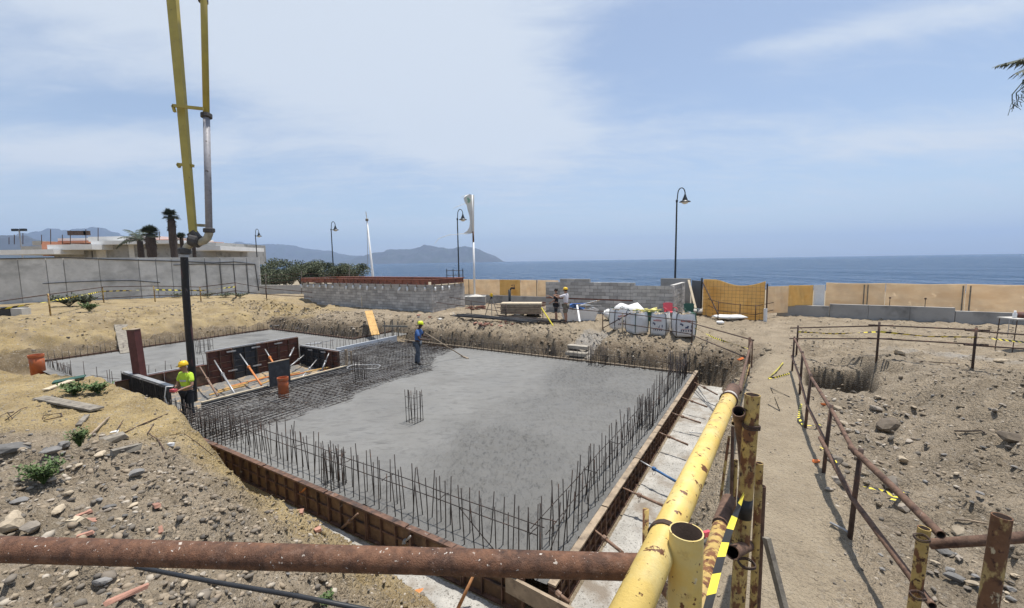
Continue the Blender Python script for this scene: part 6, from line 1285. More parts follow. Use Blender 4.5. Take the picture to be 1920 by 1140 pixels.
    if hair: b = MB(); b.lathe(hc + Vector((0, -0.012, 0.0)), [(0.092, -.03), (0.102, .02), (0.094, .065), (0.06, .098), (0.0, .108)], 14); b.build('hair', MAT['hair'], t, True)
    # shirt
    def cloth(name, idx, grow, m, extra=()):
        mp_ = {}; VV = []; EE = []
        for i in idx: mp_[i] = len(VV); r = V[i][1]; r = r if isinstance(r, tuple) else (r, r); VV.append((V[i][0].copy(), (r[0] + grow, r[1] + grow)))
        for a_, c_ in E:
            if a_ in mp_ and c_ in mp_: EE.append((mp_[a_], mp_[c_]))
        for par, p, r in extra: VV.append((Vector(p), r)); EE.append((mp_[par], len(VV) - 1))
        return skin_mesh(name, VV, EE, m, t, 2, 0)
    ex = []
    for sh, el, wr in arms:
        if sleeve < 1: ex.append((sh, V[sh][0].lerp(V[el][0], sleeve * 1.3), (0.068, 0.068)))
        else: pass
    ids = [pel, sp, ch, nb] + [a_[0] for a_ in arms] + ([x for a_ in arms for x in a_[1:]] if sleeve >= 1 else [])
    top = cloth('shirt', ids, 0.022, MAT[shirt], ex)
    if band:
        for z in (1.08, 1.27): b = MB(); c = Vector((0, bx_(z), z)); b.lathe((0, 0, 0), [(1, -.025), (1.01, -.025), (1.01, .025), (1, .025)], 18, cap=False); bo = b.build('reflective_band', MAT[band], t, True); bo.location = c; bo.scale = (0.172 if z > 1.2 else .155, 0.137 if z > 1.2 else .124, 1)
    hips = [pel] + [l[0] for l in legs]
    if shorts: cloth('shorts', hips, 0.022, MAT[trousers], [(l[0], V[l[0]][0].lerp(V[l[1]][0], 1.0), (0.088, 0.088)) for l in legs])
    else: cloth('trousers', hips + [x for l in legs for x in l[1:4]], 0.018, MAT[trousers])
    for l in legs:
        b0 = V[l[3]][0]; d = V[l[4]][0] - b0; skin_mesh('boot', [(b0 + Vector((0, 0, .10)) if not shorts else b0 + Vector((0, 0, .02)), (0.054, 0.054)), (b0, (0.054, 0.05)), (b0 + d * .55 + Vector((0, 0, -.005)), (0.054, 0.042)), (b0 + d * 1.15, (0.05, 0.036)), (b0 + Vector((0, -.035, -.04)), (.045, .04))], [(0, 1), (1, 2), (2, 3), (1, 4)], MAT[boots], t, 1)
    if hat:
        hb_ = bpy.data.objects.new('helmet', None); b = MB(); c = hc + Vector((0, -0.005, 0.035)); b.lathe(c, [(0.112, 0), (0.122, 0.004), (0.118, .03), (.110, .07), (.085, .108), (.045, .126), (0.0, .130)], 18); b.add([c + Vector((0.105 * math.sin(a_), 0.105 * math.cos(a_), .006)) for a_ in np.linspace(-1.1, 1.1, 9)] + [c + Vector((0.125 * math.sin(a_), 0.10 + 0.075 * math.cos(a_) ** .8 if abs(a_) < 1.5 else .1, -.012)) for a_ in np.linspace(-1.1, 1.1, 9)], [(i, i + 1, i + 10, i + 9) for i in range(8)] + [(i + 9, i + 10, i + 1, i) for i in range(8)])
        b.bar(c + Vector((0, -.09, .105)), c + Vector((0, .09, .105)), 0.03, 0.035); b.build('helmet', MAT[hat], t, True)
    return t
P0 = Vector((-9.20, 11.75, -1.34))
pa = person('man in a yellow hi vis shirt and yellow helmet beside the black pump hose', P0, math.pi - 0.25, 'skin', ((0.09, 0.30, 1.03), (-0.10, 0.31, 1.06)), ((0.26, 0.06, 1.13), (-0.26, 0.05, 1.13)), ((0.12, 0.02, 0), (-0.12, 0.0, 0)), 'hivis', 'dark_cloth', hat='helmet', hair=False, head=(0, 0.03), sleeve=0.55, band='reflect')
t = thing('remote_control', 'small red remote control box held by the man in hi vis', 'remote control', P0, math.pi - .25); b = MB(); b.box((0, 0.37, 1.07), (0.17, 0.10, 0.07)); b.build('case', MAT['red_plastic'], t)
for s in (-1, 1): b = MB(); b.lathe((0.05 * s, 0.37, 1.105), [(.008, 0), (.008, .04), (.014, .045), (0, .055)], 8); b.build('joystick', MAT['black'], t)
P1 = at(784, 683, -1.03); P1.z = -1.06
pb = person('dark skinned man in blue shirt and lime helmet raking the wet concrete', P1, -math.pi / 2 - 0.15, 'skin_dark', ((0.05, 0.58, 1.06), (-0.10, 0.44, 1.16)), ((0.27, 0.20, 1.12), (-0.28, 0.16, 1.16)), ((0.14, 0.10, 0), (-0.12, -0.14, 0)), 'blue_shirt', 'jeans', hat='helmet_lime', hair=False, bend=0.16, head=(0, 0.05), sleeve=0.55)
t = thing('concrete_rake', 'long wooden rake pushed out over the wet concrete', 'rake'); e = at(872, 670, -0.985); a = aty(797, 624, P1.y - 0.1); hd_ = aty(808, 632, P1.y - 0.1)
b = MB(); b.tube([a, e + Vector((-0.1, 0, .05))], 0.022, 8); b.build('handle', MAT['wood'], t, True)
d = Vector((0.55, -0.85, 0)).normalized(); b = MB(); b.bar(e - d * 0.28, e + d * 0.28, 0.10, 0.03); b.bar(e - d * 0.2 + Vector((-.14, 0, .02)), e + Vector((-.12, .02, .05)), .02, .02); b.bar(e + d * 0.26 + Vector((0, 0, .01)), e + Vector((-.14, .02, .05)), .02, .02); b.build('rake_head', MAT['wood'], t)
P2 = G(1061, 606); P3 = G(1046, 604)
person('man in white t shirt and yellow cap pointing left, seen from behind', P2, math.radians(58), 'skin', ((0.05, 0.62, 1.42), (-0.12, 0.60, 1.40)), ((0.22, 0.33, 1.32), (-0.24, 0.32, 1.30)), ((0.12, 0.03, 0), (-0.13, -0.04, 0)), 'white_cloth', 'khaki', shorts=True, hat='helmet', hair=True, sleeve=0.6, H=1.02)
person('man in black t shirt and black shorts beside the man in white', P3 + Vector((-.05, .25, 0)), math.radians(70), 'skin', ((0.10, 0.50, 1.36), (-0.14, 0.30, 1.0)), ((0.25, 0.24, 1.22), (-0.28, 0.06, 1.12)), ((0.14, 0.08, 0), (-0.14, -0.06, 0)), 'dark_cloth', 'dark_cloth', shorts=True, hair=True, sleeve=0.6, H=1.0)

# ================================================================ bags, chairs and yard clutter
def big_bag(label, px, py, w, h, rz, marks, fill=True, lean=0.0):
    p = G(px, py); t = thing('bulk_bag', label, 'bulk bag', (p.x, p.y, p.z - 0.02), rz, 'white bulk bags of rubble in a line')
    n = 8; vs = []; zs = np.linspace(0, h, 8); idx = lambda i, j: j * 4 * n + i
    for j, z in enumerate(zs):
        f = 0.5 * w * (0.97 + 0.06 * math.sin(math.pi * min(1, z / h * 1.05)) ** .8); f *= (1 - .05 * max(0, (z / h - .82) / .18))
        for k in range(4 * n):
            s, q = divmod(k, n); a = -1 + 2 * q / n; x, y = ((a, -1), (1, a), (-a, 1), (-1, -a))[s]; m_ = max(abs(x), abs(y)); r_ = 1.0 - 0.05 * (min(abs(x), abs(y)) / m_) ** 4
            bul = 1 + 0.045 * math.cos(a * math.pi / 2) * math.sin(math.pi * z / h); zz = z + (0.06 * (abs(a) ** 3) + random.gauss(0, .02) if j == 7 else 0)
            vs.append((x * f * r_ * bul + random.gauss(0, .006), y * f * r_ * bul + random.gauss(0, .006), zz))
    fs = [(j * 4 * n + k, j * 4 * n + (k + 1) % (4 * n), (j + 1) * 4 * n + (k + 1) % (4 * n), (j + 1) * 4 * n + k) for j in range(7) for k in range(4 * n)] + [tuple(range(4 * n - 1, -1, -1))]
    b = MB(); b.add(vs, fs); rim = [Vector(v) for v in vs[-4 * n:]]; inn = [Vector((v.x * .93, v.y * .93, v.z - 0.10)) for v in rim]; b.add(rim + inn, [(k, (k + 1) % (4 * n), 4 * n + (k + 1) % (4 * n), 4 * n + k) for k in range(4 * n)]); b.build('sack', MAT['bag'], t, True)
    b = MB(); m1 = [Vector((v.x * .94, v.y * .94, h - .10)) for v in rim]; m2 = [Vector((v.x * .5 + random.gauss(0, .03), v.y * .5, h - .03 + random.gauss(0, .04))) for v in rim]; b.add(m1 + m2 + [Vector((0, 0, h + .02))], [(k, (k + 1) % (4 * n), 4 * n + (k + 1) % (4 * n), 4 * n + k) for k in range(4 * n)] + [(4 * n + k, 4 * n + (k + 1) % (4 * n), 8 * n) for k in range(4 * n)])
    for _ in range(24): c = Vector((random.uniform(-.36, .36) * w, random.uniform(-.36, .36) * w, h - .04)); r = random.uniform(.03, .08); b.box(c, (r * 1.6, r, r), Matrix.Rotation(random.uniform(0, 3), 3, 'Z') @ Matrix.Rotation(random.uniform(-.6, .6), 3, 'X'))
    b.build('rubble_fill', MAT['stone_warm'], t)
    q = w * .49
    for cx_, cy_ in ((-1, -1), (1, -1), (1, 1), (-1, 1)):
        b = MB(); b.tube([(cx_ * q * .96, cy_ * q * .96, 0.05), (cx_ * q * 1.03, cy_ * q * 1.03, h * .5), (cx_ * q * .93, cy_ * q * .93, h), (cx_ * q * .75, cy_ * q * .93, h + .07 + random.uniform(-.05, .05)), (cx_ * q * .4, cy_ * q * .85, h + .03)], 0.016, 5); b.build('strap', MAT['green_plastic'] if random.random() < .6 else MAT['black'], t, True)
    for face in marks:
        R_ = Matrix.Rotation(face, 3, 'Z'); off = -w * .5 * 1.085
        b = MB(); 
        for x_, z_, sx, sz in ((-.22, .50, .10, .06), (-.16, .46, .07, .09), (.02, .36, .16, .07), (.07, .41, .08, .05), (.22, .40, .05, .12), (-.20, .24, .04, .08), (-.11, .24, .05, .08), (-.01, .23, .04, .09), (.09, .24, .05, .08), (.19, .24, .06, .09)): b.box(R_ @ Vector((x_ * w * 1.2, off, z_ * h * 1.15)), (sx * w, 0.004, sz * h), R_)
        tag(b.build('print', MAT['navy'], t), kind='stuff'); b = MB()
        for x_, z_, sx, sz in ((0, .62, .44, .03), (.03, .66, .34, .018), (-.22, .63, .05, .05), (.0, .30, .5, .012)): b.box(R_ @ Vector((x_ * w * 1.1, off, z_ * h * 1.12)), (sx * w, 0.004, sz * h), R_)
        tag(b.build('print', MAT['red_print'], t), kind='stuff')
    return t
big_bag('white bulk bag of rubble behind the wooden stake, leftmost in the line', 1161, 616, 0.74, 0.90, 0.12, (0,)); big_bag('white bulk bag with its plain face to the front, second in the line', 1194, 623, 0.70, 0.90, 0.36, (math.pi / 2,)); big_bag('white bulk bag turned corner on, third in the line', 1238, 627, 0.69, 0.92, -0.62, (0 - 0.0 * 1, math.pi * 1.5)); big_bag('white bulk bag with red and navy print facing front, rightmost in the line', 1281, 629, 0.80, 0.92, -0.12, (0,))
def slump_bag(label, px, py, w, h, m='bag', d=.6):
    p = G(px, py); t = thing('rubble_sack', label, 'sack', (p.x, p.y, p.z), random.uniform(-.3, .3)); b = MB(); n = 14; vs = [];
    for j in range(7):
        f = math.sin(math.pi * (j + .6) / 7.6) ** .6
        for k in range(n): a = 2 * math.pi * k / n; rr = f * (1 + .12 * math.sin(3 * a + j) + random.gauss(0, .04)); vs.append((math.cos(a) * w / 2 * rr, math.sin(a) * w * d / 2 * rr, h * (j / 6) * (1 + .12 * math.sin(2 * a + 1))))
    b.add(vs, [(j * n + k, j * n + (k + 1) % n, (j + 1) * n + (k + 1) % n, (j + 1) * n + k) for j in range(6) for k in range(n)] + [tuple(6 * n + k for k in range(n))]); b.build('sack', MAT[m], t, True)
    return t
slump_bag('limp white sack lying high behind the leftmost bulk bag', 1180, 597, 1.6, 0.75); slump_bag('white plastic bag of rubble slumped left of the leftmost bulk bag', 1150, 600, 1.1, 0.55, 'bag'); slump_bag('flat white plastic sheet bundle on the ground before the ochre tarpaulin', 1368, 600, 1.7, 0.22, 'white_plastic', .5); slump_bag('small crumpled white sheet beside the flat bundle', 1350, 608, .4, .15, 'white_plastic')
slump_bag('grey cement sack lying right of the dark green chair', 1315, 590, 1.3, 0.35, 'conc_pale', .5)
# skip tub with yellow rubble
p = G(1215, 600); t = thing('green_tub', 'dark green tub heaped with yellow offcuts behind the bulk bags', 'tub', p, 0.1); t.scale = (.8, .8, .8); b = MB(); b.add([(-.85, -.4, 0), (.85, -.4, 0), (.85, .4, 0), (-.85, .4, 0), (-1.05, -.5, .5), (1.05, -.5, .5), (1.05, .5, .5), (-1.05, .5, .5)], [(3, 2, 1, 0), (0, 1, 5, 4), (1, 2, 6, 5), (2, 3, 7, 6), (3, 0, 4, 7)]); b.build('tub', MAT['green_plastic'], t)
b = MB()
for _ in range(40): b.box((random.uniform(-.9, .8), random.uniform(-.4, .4), .5 + random.uniform(0, .22)), (random.uniform(.1, .5), random.uniform(.05, .15), .06), Matrix.Rotation(random.uniform(-.5, .5), 3, 'Z') @ Matrix.Rotation(random.uniform(-.3, .3), 3, 'Y'))
b.build('offcuts', mat('yellow foam offcuts', (0.66, 0.60, 0.22), 0.85, 0.2, 8, 0.2), t)
def chair(label, px, py, rz, m, writing):
    p = G(px, py); t = thing('garden_chair', label, 'chair', p, rz); b = MB(); b.box((0, 0, .42), (.46, .44, .03)); b.build('seat', MAT[m], t)
    b = MB(); w0, w1 = .22, .27
    vs = [(-w0, .21, .43), (w0, .21, .43), (w1, .30, .86), (.12, .31, .90), (-.12, .31, .90), (-w1, .30, .86)]; b.add([Vector(v) for v in vs] + [Vector(v) + Vector((0, .025, 0)) for v in vs], [(5, 4, 3, 2, 1, 0)[::-1], (6, 7, 8, 9, 10, 11)[::-1]] + [(i, (i + 1) % 6, 6 + (i + 1) % 6, 6 + i) for i in range(6)]); b.build('backrest', MAT[m], t)
    for s in (-1, 1):
        b = MB(); b.tube([(s * .26, -.2, .44), (s * .29, -.21, .62), (s * .30, .0, .655), (s * .28, .26, .64)], 0.022, 6); b.build('armrest', MAT[m], t, True)
        for yy in (-.19, .20): b = MB(); b.tube([(s * .21, yy, .42), (s * .25, yy * 1.25, 0)], 0.02, 6); b.build('leg', MAT[m], t, True)
    if writing:
        b = MB(); x = -0.15
        for wd in writing: b.box((x, .292 - .012, .70), (wd, .004, .05), Matrix.Rotation(-.2, 3, 'X')); x += 0.045
        b.build('lettering', MAT['white_plastic'], t)
    return t
chair('faded red plastic garden chair in front of the block room corner', 1256, 600, 0.06, 'red_plastic', (.05, .02, .03, .02, .03, .02, .03)); chair('dark green plastic garden chair right of the red chair', 1294, 602, -0.12, 'green_plastic', (.03, .03, .02, .03, .03, .02, .03))
# mound of boards and sheeting
p = G(1085, 600); t = thing('rubble_container', 'low white container heaped with planks and blue sheeting', 'waste heap', p, 0.1); b = MB(); b.add([(-.75, -.5, 0), (.75, -.5, 0), (.75, .5, 0), (-.75, .5, 0), (-.95, -.6, .62), (.95, -.6, .62), (.95, .6, .62), (-.95, .6, .62)], [(3, 2, 1, 0), (0, 1, 5, 4), (1, 2, 6, 5), (2, 3, 7, 6), (3, 0, 4, 7)]); b.build('sack', MAT['bag'], t)
for i in range(16):
    b = MB(); a = Vector((random.uniform(-.8, .3), random.uniform(-.5, .4), .62 + random.uniform(0, .25))); d = Vector((random.uniform(.5, 1), random.uniform(-.4, .4), random.uniform(-.25, .2))).normalized(); b.bar(a, a + d * random.uniform(.5, .95), .10, .03); b.build('plank', MAT[random.choice(['wood_pale', 'white_plastic', 'wood', 'blue_sheet', 'conc_grey'])], t)
b = MB(); vs = []
for i in range(7):
    for j in range(6): vs.append((-.75 + i * .17, -.5 + j * .18, .80 + .14 * math.sin(i * .9) + random.gauss(0, .03) - .04 * j))
b.add(vs, [(i * 6 + j, (i + 1) * 6 + j, (i + 1) * 6 + j + 1, i * 6 + j + 1) for i in range(6) for j in range(5)]); b.build('sheeting', MAT['blue_sheet'], t, True)
a = aty(1082, 572, 22.6); c = G(1087, 604); plank('pale batten leaning on the waste container', a, c, .09, .04, 'white_plastic', 'batten'); a = aty(1096, 572, 22.8); c = G(1106, 600); plank('second pale batten sliding off the waste container', a, c, .08, .04, 'wood_pale', 'batten')
# stack of boards, bender, tripod, bricks, pipes
p = G(978, 590); t = thing('timber_pallet', 'stack of yellowish boards with a pale top behind the tripod', 'timber stack', p, -0.15)
for i in range(5): b = MB(); b.box((0, 0, .10 + .13 * i), (2.4 - .05 * (i % 2), .9, .11)); b.build('board', MAT['wood'] if i < 4 else MAT['wood_pale'], t)
for x_ in (-.9, 0, .9): b = MB(); b.box((x_, 0, .02), (.1, .85, .06)); b.build('bearer', MAT['wood_grey'], t)
p = G(980, 580); t = thing('timber_stack', 'long brown beams lying behind the board stack', 'timber stack', p, -.12)
for i in range(4): b = MB(); b.box((.3 * i - .3, .15 * i, .12 + .09 * i), (3.0, .16, .08)); b.build('beam', MAT['form_red'] if i % 2 else MAT['wood'], t)
p = G(956, 586); t = thing('hand_pump', 'black upright pump pipe with a handle beside the board stack', 'standpipe', p)
b = MB(); b.tube([(0, 0, 0), (0, 0, 1.45)], .085, 10); b.build('pipe', MAT['lamp_black'], t, True); b = MB(); b.tube([(0, 0, 1.35), (.12, 0, 1.55), (.35, 0, 1.52)], .06, 8); b.build('spout', MAT['lamp_black'], t, True); b = MB(); b.tube([(.30, 0, 1.55), (.33, 0, 1.75), (.1, 0, 1.72)], .03, 6); b.build('handle', MAT['rust'], t, True)
b = MB(); b.lathe((0, 0, 0), [(.35, 0), (.38, .2), (.30, .42), (.36, .55), (.30, .7), (.1, .72)], 12); b.build('coil', MAT['black'], t, True)
p = G(922, 596); t = thing('survey_tripod', 'surveying tripod with a small yellow level on top', 'tripod', p, .3)
for k in range(3): a_ = k * 2.094 + .3; b = MB(); b.tube([(.05 * math.cos(a_), .05 * math.sin(a_), 1.15), (.48 * math.cos(a_), .48 * math.sin(a_), 0)], .022, 6); b.build('leg', MAT['wood_grey'] if k else MAT['steel_grey'], t)
b = MB(); b.lathe((0, 0, 1.15), [(.09, 0), (.09, .03), (.05, .05), (.05, .12)], 10); b.build('head_plate', MAT['black'], t); b = MB(); b.box((0, 0, 1.34), (.14, .22, .14)); b.lathe((0, 0, 1.41), [(.05, 0), (.05, .05), (.0, .06)], 8); b.build('level', MAT['helmet'], t)
def steel_bundle(label, px0, py0, px1, py1, n, r, m):
    a, c = G(px0, py0), G(px1, py1); t = thing('steel_bundle', label, 'rebar bundle')
    for i in range(n):
        o = Vector((random.gauss(0, .10), random.gauss(0, .28), .04 + random.uniform(0, .10))); b = MB(); b.tube([a + o + Vector((random.uniform(-.4, .4), 0, .02)), a.lerp(c, .5) + o * .8 + Vector((0, 0, .03)), c + o + Vector((random.uniform(-.6, .3), random.gauss(0, .15), .02))], r, 5); b.build('rod', MAT[m], t)
    return t
steel_bundle('bundle of dark reinforcing rods lying along the middle bank', 862, 594, 1000, 608, 26, .022, 'black'); steel_bundle('second bundle of dark rods ending at the men', 930, 598, 1050, 606, 18, .022, 'rebar')
b_ = G(1000, 590); t = thing('plastic_crate', 'black slatted plastic crate near the men', 'crate', b_, -.1); b = MB(); b.box((0, 0, .03), (.75, .5, .04)); b.build('bottom', MAT['black'], t)
for s in (-1, 1):
    for i in range(7): b = MB(); b.box((-.33 + .11 * i, .25 * s, .19), (.05, .025, .28)); b.build('slat', MAT['black'], t)
    b = MB(); b.box((0, .25 * s, .345), (.75, .03, .05)); b.box((.37 * s, 0, .19), (.03, .5, .32)); b.build('rim', MAT['black'], t)
a, c = aty(1015, 577, 21.0), G(1037, 612); plank('yellow spirit level leaning on the bank beside the men', a, c, .07, .035, 'tape_yellow', 'spirit level')
p = G(890, 580); t = thing('brick_stack', 'low red pile of bricks right of the block tank', 'bricks', p, .2)
for i in range(28): link('brick', BRK, t, loc=(random.uniform(-.7, .7), random.uniform(-.3, .3), .0 + .065 * (i // 10)), rot=(0, 0, random.uniform(-.4, .4)), scale=(.9, .6, 1))
p = G(973, 592); t = thing('cement_bag', 'pale round topped sack in front of the boards', 'sack', p); slump = None
b = MB(); b.lathe((0, 0, 0), [(.30, 0), (.36, .12), (.30, .25), (.1, .32), (0, .33)], 10); b.build('sack', MAT['conc_pale'], t, True)
a = G(1328, 588); t = thing('board_pile', 'pale boards leaning in a low pile by the tarpaulin', 'boards', a, .5)
for i in range(4): b = MB(); b.box((.05 * i, .12 * i, .10 + .05 * i), (1.5, .35, .04), Matrix.Rotation(-.12, 3, 'Y')); b.build('board', MAT['wood_pale' if i % 2 else 'wood_grey'], t)
# little table at the right edge
p = aty(1905, 597, 14.0); gzp = gz(p.x, p.y); t = thing('small_table', 'small white topped table at the right edge', 'table', (p.x, p.y, gzp)); hh = p.z - gzp
b = MB(); b.box((0.25, 0, hh), (1.1, .6, .04)); b.build('table_top', MAT['conc_pale'], t)
for x_ in (-.25, .75):
    for y_ in (-.25, .25): b = MB(); b.tube([(x_, y_, hh), (x_ - .06, y_, 0)], .014, 6); b.build('leg', MAT['rust_rail'], t)
t = thing('bottle', 'pale plastic bottle standing on the small white table', 'bottle', (p.x - .05, p.y, gzp + hh + .02)); b = MB(); b.lathe((0, 0, 0), [(.05, 0), (.055, .02), (.055, .14), (.03, .18), (.03, .24), (0, .24)], 10); b.build('bottle_body', MAT['white_plastic'], t, True)
t = thing('tool_bag', 'dark bag lying on the small white table', 'bag', (p.x + .3, p.y, gzp + hh + .02)); b = MB(); b.lathe((0, 0, 0), [(.25, 0), (.27, .08), (.2, .16), (.05, .19), (0, .19)], 10); b.build('bag_body', MAT['form_red'], t, True)
p = aty(1908, 612, 12.5); t = thing('white_mast_stake', 'thin pole standing left of the small table', 'stake', G(1889, 630)); b = MB(); b.tube([(0, 0, 0), (0.02, 0, .75)], .012, 5); b.build('rod', MAT['steel_grey'], t)
# low black box set at a dark spot under the wall at far left
p = aty(12, 600, 26); z_ = gz(p.x, p.y); t = thing('dark_box', 'low dark box at the far left under the wall', 'container', (p.x, p.y, z_)); b = MB(); b.box((0, 0, .20), (1.7, 1.0, .44)); b.bar((-.85, 0, .43), (.85, 0, .43), 1.1, .05); b.build('body', MAT['black'], t)
p = aty(36, 594, 25.8); t = thing('concrete_kerb', 'pale concrete lump beside the dark box', 'concrete block', (p.x, p.y, gz(p.x, p.y))); b = MB(); b.box((.1, 0, .22), (.75, .5, .46)); b.build('lump', MAT['conc_pale'], t)
# ================================================================ stones, plants and litter on the ground
ICO = [(0, 0, 1)] + [(0.894 * math.cos(a), 0.894 * math.sin(a), 0.447) for a in np.linspace(0, 2 * math.pi, 6)[:5]] + [(0.894 * math.cos(a + .628), 0.894 * math.sin(a + .628), -0.447) for a in np.linspace(0, 2 * math.pi, 6)[:5]] + [(0, 0, -1)]
ICOF = [(0, 1, 2), (0, 2, 3), (0, 3, 4), (0, 4, 5), (0, 5, 1), (1, 6, 2), (2, 7, 3), (3, 8, 4), (4, 9, 5), (5, 10, 1), (2, 6, 7), (3, 7, 8), (4, 8, 9), (5, 9, 10), (1, 10, 6), (11, 7, 6), (11, 8, 7), (11, 9, 8), (11, 10, 9), (11, 6, 10)]
ICO = np.array(ICO); ICOF = np.array(ICOF)
def scatter(xs, ys, rs, seed, flat=0.6):
    g = np.random.default_rng(seed); n = len(xs); zs = terrain(xs, ys)
    V = ICO[None] * (1 + g.normal(0, .16, (n, 12, 1))); V = V * np.stack([g.uniform(.8, 1.5, n), g.uniform(.6, 1.1, n), g.uniform(.45, .85, n) * flat / .6], 1)[:, None, :] * rs[:, None, None]
    a = g.uniform(0, 6.283, n); c, s = np.cos(a)[:, None], np.sin(a)[:, None]; X = V[..., 0] * c - V[..., 1] * s; Y = V[..., 0] * s + V[..., 1] * c; t = g.normal(0, .25, n)[:, None]
    Z = V[..., 2] + t * X; P = np.stack([X + xs[:, None], Y + ys[:, None], Z + (zs + rs * 0.18)[:, None]], -1)
    F = ICOF[None] + (np.arange(n) * 12)[:, None, None]; return P.reshape(-1, 3), F.reshape(-1, 3), np.repeat(g.random(n), 12)
def stone_stuff_material():
    m = bpy.data.materials.new('mixed gravel'); m.use_nodes = True; nt = m.node_tree; N = nt.nodes; L = nt.links; b = N['Principled BSDF']
    a = N.new('ShaderNodeAttribute'); a.attribute_name = 'tint'; r = N.new('ShaderNodeValToRGB'); L.new(a.outputs['Fac'], r.inputs[0]); e = r.color_ramp.elements
    e[0].color = (0.12, 0.107, 0.092, 1); e[1].color = (0.44, 0.39, 0.32, 1)
    for p, c in ((.18, (0.18, 0.158, 0.13)), (.45, (0.25, 0.205, 0.155)), (.65, (0.32, 0.26, 0.185)), (.82, (0.29, 0.235, 0.175)), (.92, (0.40, 0.35, 0.28))): q = e.new(p); q.color = c + (1,)
    L.new(r.outputs[0], b.inputs['Base Color']); b.inputs['Roughness'].default_value = .9; b.inputs['Specular IOR Level'].default_value = .2; return m
GRAV = stone_stuff_material()
def stuff_stones(label, parts, seed):
    P, F, T = [], [], []; off = 0
    for i, (xs, ys, rs) in enumerate(parts):
        p, f, t = scatter(xs, ys, rs, seed + i); P.append(p); F.append(f + off); T.append(t); off += len(p)
    P, F, T = np.concatenate(P), np.concatenate(F), np.concatenate(T)
    me = bpy.data.meshes.new('gravel'); me.vertices.add(len(P)); me.vertices.foreach_set('co', P.astype(np.float32).ravel()); me.loops.add(F.size); me.loops.foreach_set('vertex_index', F.astype(np.int32).ravel()); me.polygons.add(len(F)); me.polygons.foreach_set('loop_start', np.arange(0, F.size, 3, dtype=np.int32)); me.update(calc_edges=True)
    attr(me, 'tint', T); me.materials.append(GRAV); return tag(link('gravel', me), label, kind='stuff')
def zone(n, x0, x1, y0, y1, r0, r1, seed, test, power=2.2):
    g = np.random.default_rng(seed); xs, ys = g.uniform(x0, x1, n), g.uniform(y0, y1, n); u, v = UV(xs, ys); k = test(u, v, xs, ys) > g.random(n); rs = r0 + (r1 - r0) * g.random(n) ** power * .8
    return xs[k], ys[k], rs[k]
pitout = lambda u, v: ((u < -0.35) | (v < -1.1) | (u > 12.2) | (v > 26)) * 1.0
clump = lambda x, y, sc, s: np.clip(0.5 + 1.2 * fbm(x, y, sc, 3, s), 0.03, 1)
stuff_stones('loose stones and gravel covering the near left bank', [
    zone(11000, -9, 1.2, 0.8, 7.5, .006, .045, 1, lambda u, v, x, y: (u < -0.5) * (v < 11) * np.maximum(.12, rubble_zone(u, v, 0)) * clump(x, y, .8, 5)), zone(16000, -12, 0.0, 0.8, 9.0, .012, .062, 12, lambda u, v, x, y: rubble_zone(u, v, fbm(x, y, .6, 3, 5)) * clump(x, y, .7, 35) * .8, 2.6), zone(4500, -12, 1.2, 1, 13, .008, .05, 2, lambda u, v, x, y: (u < -0.4) * (v < 16) * 0.5 * clump(x, y, .6, 6)), zone(5000, -5, 1.2, 3.5, 8, .006, .035, 3, lambda u, v, x, y: (u < -0.25) * (u > -2.2) * (v < 5) * 0.8)], 10)
stuff_stones('loose stones and gravel along the path and the spoil heap on the right', [
    zone(9000, 2.0, 14, 1.5, 12, .006, .045, 4, lambda u, v, x, y: (v < -3.0) * clump(x, y, .9, 7)), zone(3500, 1.2, 9, 1.5, 14, .004, .02, 5, lambda u, v, x, y: (v > -3.1) * (v < -1.6) * 0.5), zone(5000, 1.2, 9, 3.0, 15, .008, .055, 6, lambda u, v, x, y: (v < -0.95) * (v > -1.9) * (u < 12)), zone(1500, 4.5, 8.5, 5.5, 8.6, .015, .06, 16, lambda u, v, x, y: (v < -3.2) * (v > -4.4) * 0.55)], 20)
stuff_stones('loose stones and clods along the far bank and yard', [
    zone(6000, -14, 8, 14, 27, .015, .08, 7, lambda u, v, x, y: (u > 12.0) * (u < 14.6) * (v < 16)), zone(4000, -22, -5, 18, 32, .02, .10, 8, lambda u, v, x, y: (u > 11.1) * (u < 14.5) * (v > 15)), zone(5000, -10, 24, 9, 28, .012, .06, 9, lambda u, v, x, y: (u > 12.5) * (u < 23.5) * (v < 12) * .6 * clump(x, y, .4, 9)), zone(3500, -32, -17, 16, 34, .02, .11, 10, lambda u, v, x, y: (v > 26) * (v < 36) * .7 * clump(x, y, .4, 9)), zone(4000, 6, 24, 8, 22, .012, .06, 17, lambda u, v, x, y: (v < -2.9) * (u < 22.5) * clump(x, y, .5, 19))], 30)
def soil_clods(label, parts, seed):
    P, F = [], []; off = 0
    for i, (xs, ys, rs) in enumerate(parts):
        p, f, t_ = scatter(xs, ys, rs, seed + i, .5); p[:, 2] -= np.repeat(rs, 12) * .34; P.append(p); F.append(f + off); off += len(p)
    P, F = np.concatenate(P), np.concatenate(F); me = bpy.data.meshes.new('soil_clods'); me.vertices.add(len(P)); me.vertices.foreach_set('co', P.astype(np.float32).ravel()); me.loops.add(F.size); me.loops.foreach_set('vertex_index', F.astype(np.int32).ravel()); me.polygons.add(len(F)); me.polygons.foreach_set('loop_start', np.arange(0, F.size, 3, dtype=np.int32)); me.update(calc_edges=True)
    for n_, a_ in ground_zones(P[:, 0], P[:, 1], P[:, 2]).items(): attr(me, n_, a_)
    me.materials.append(SOIL); return tag(link('soil_clods', me), label, kind='stuff')
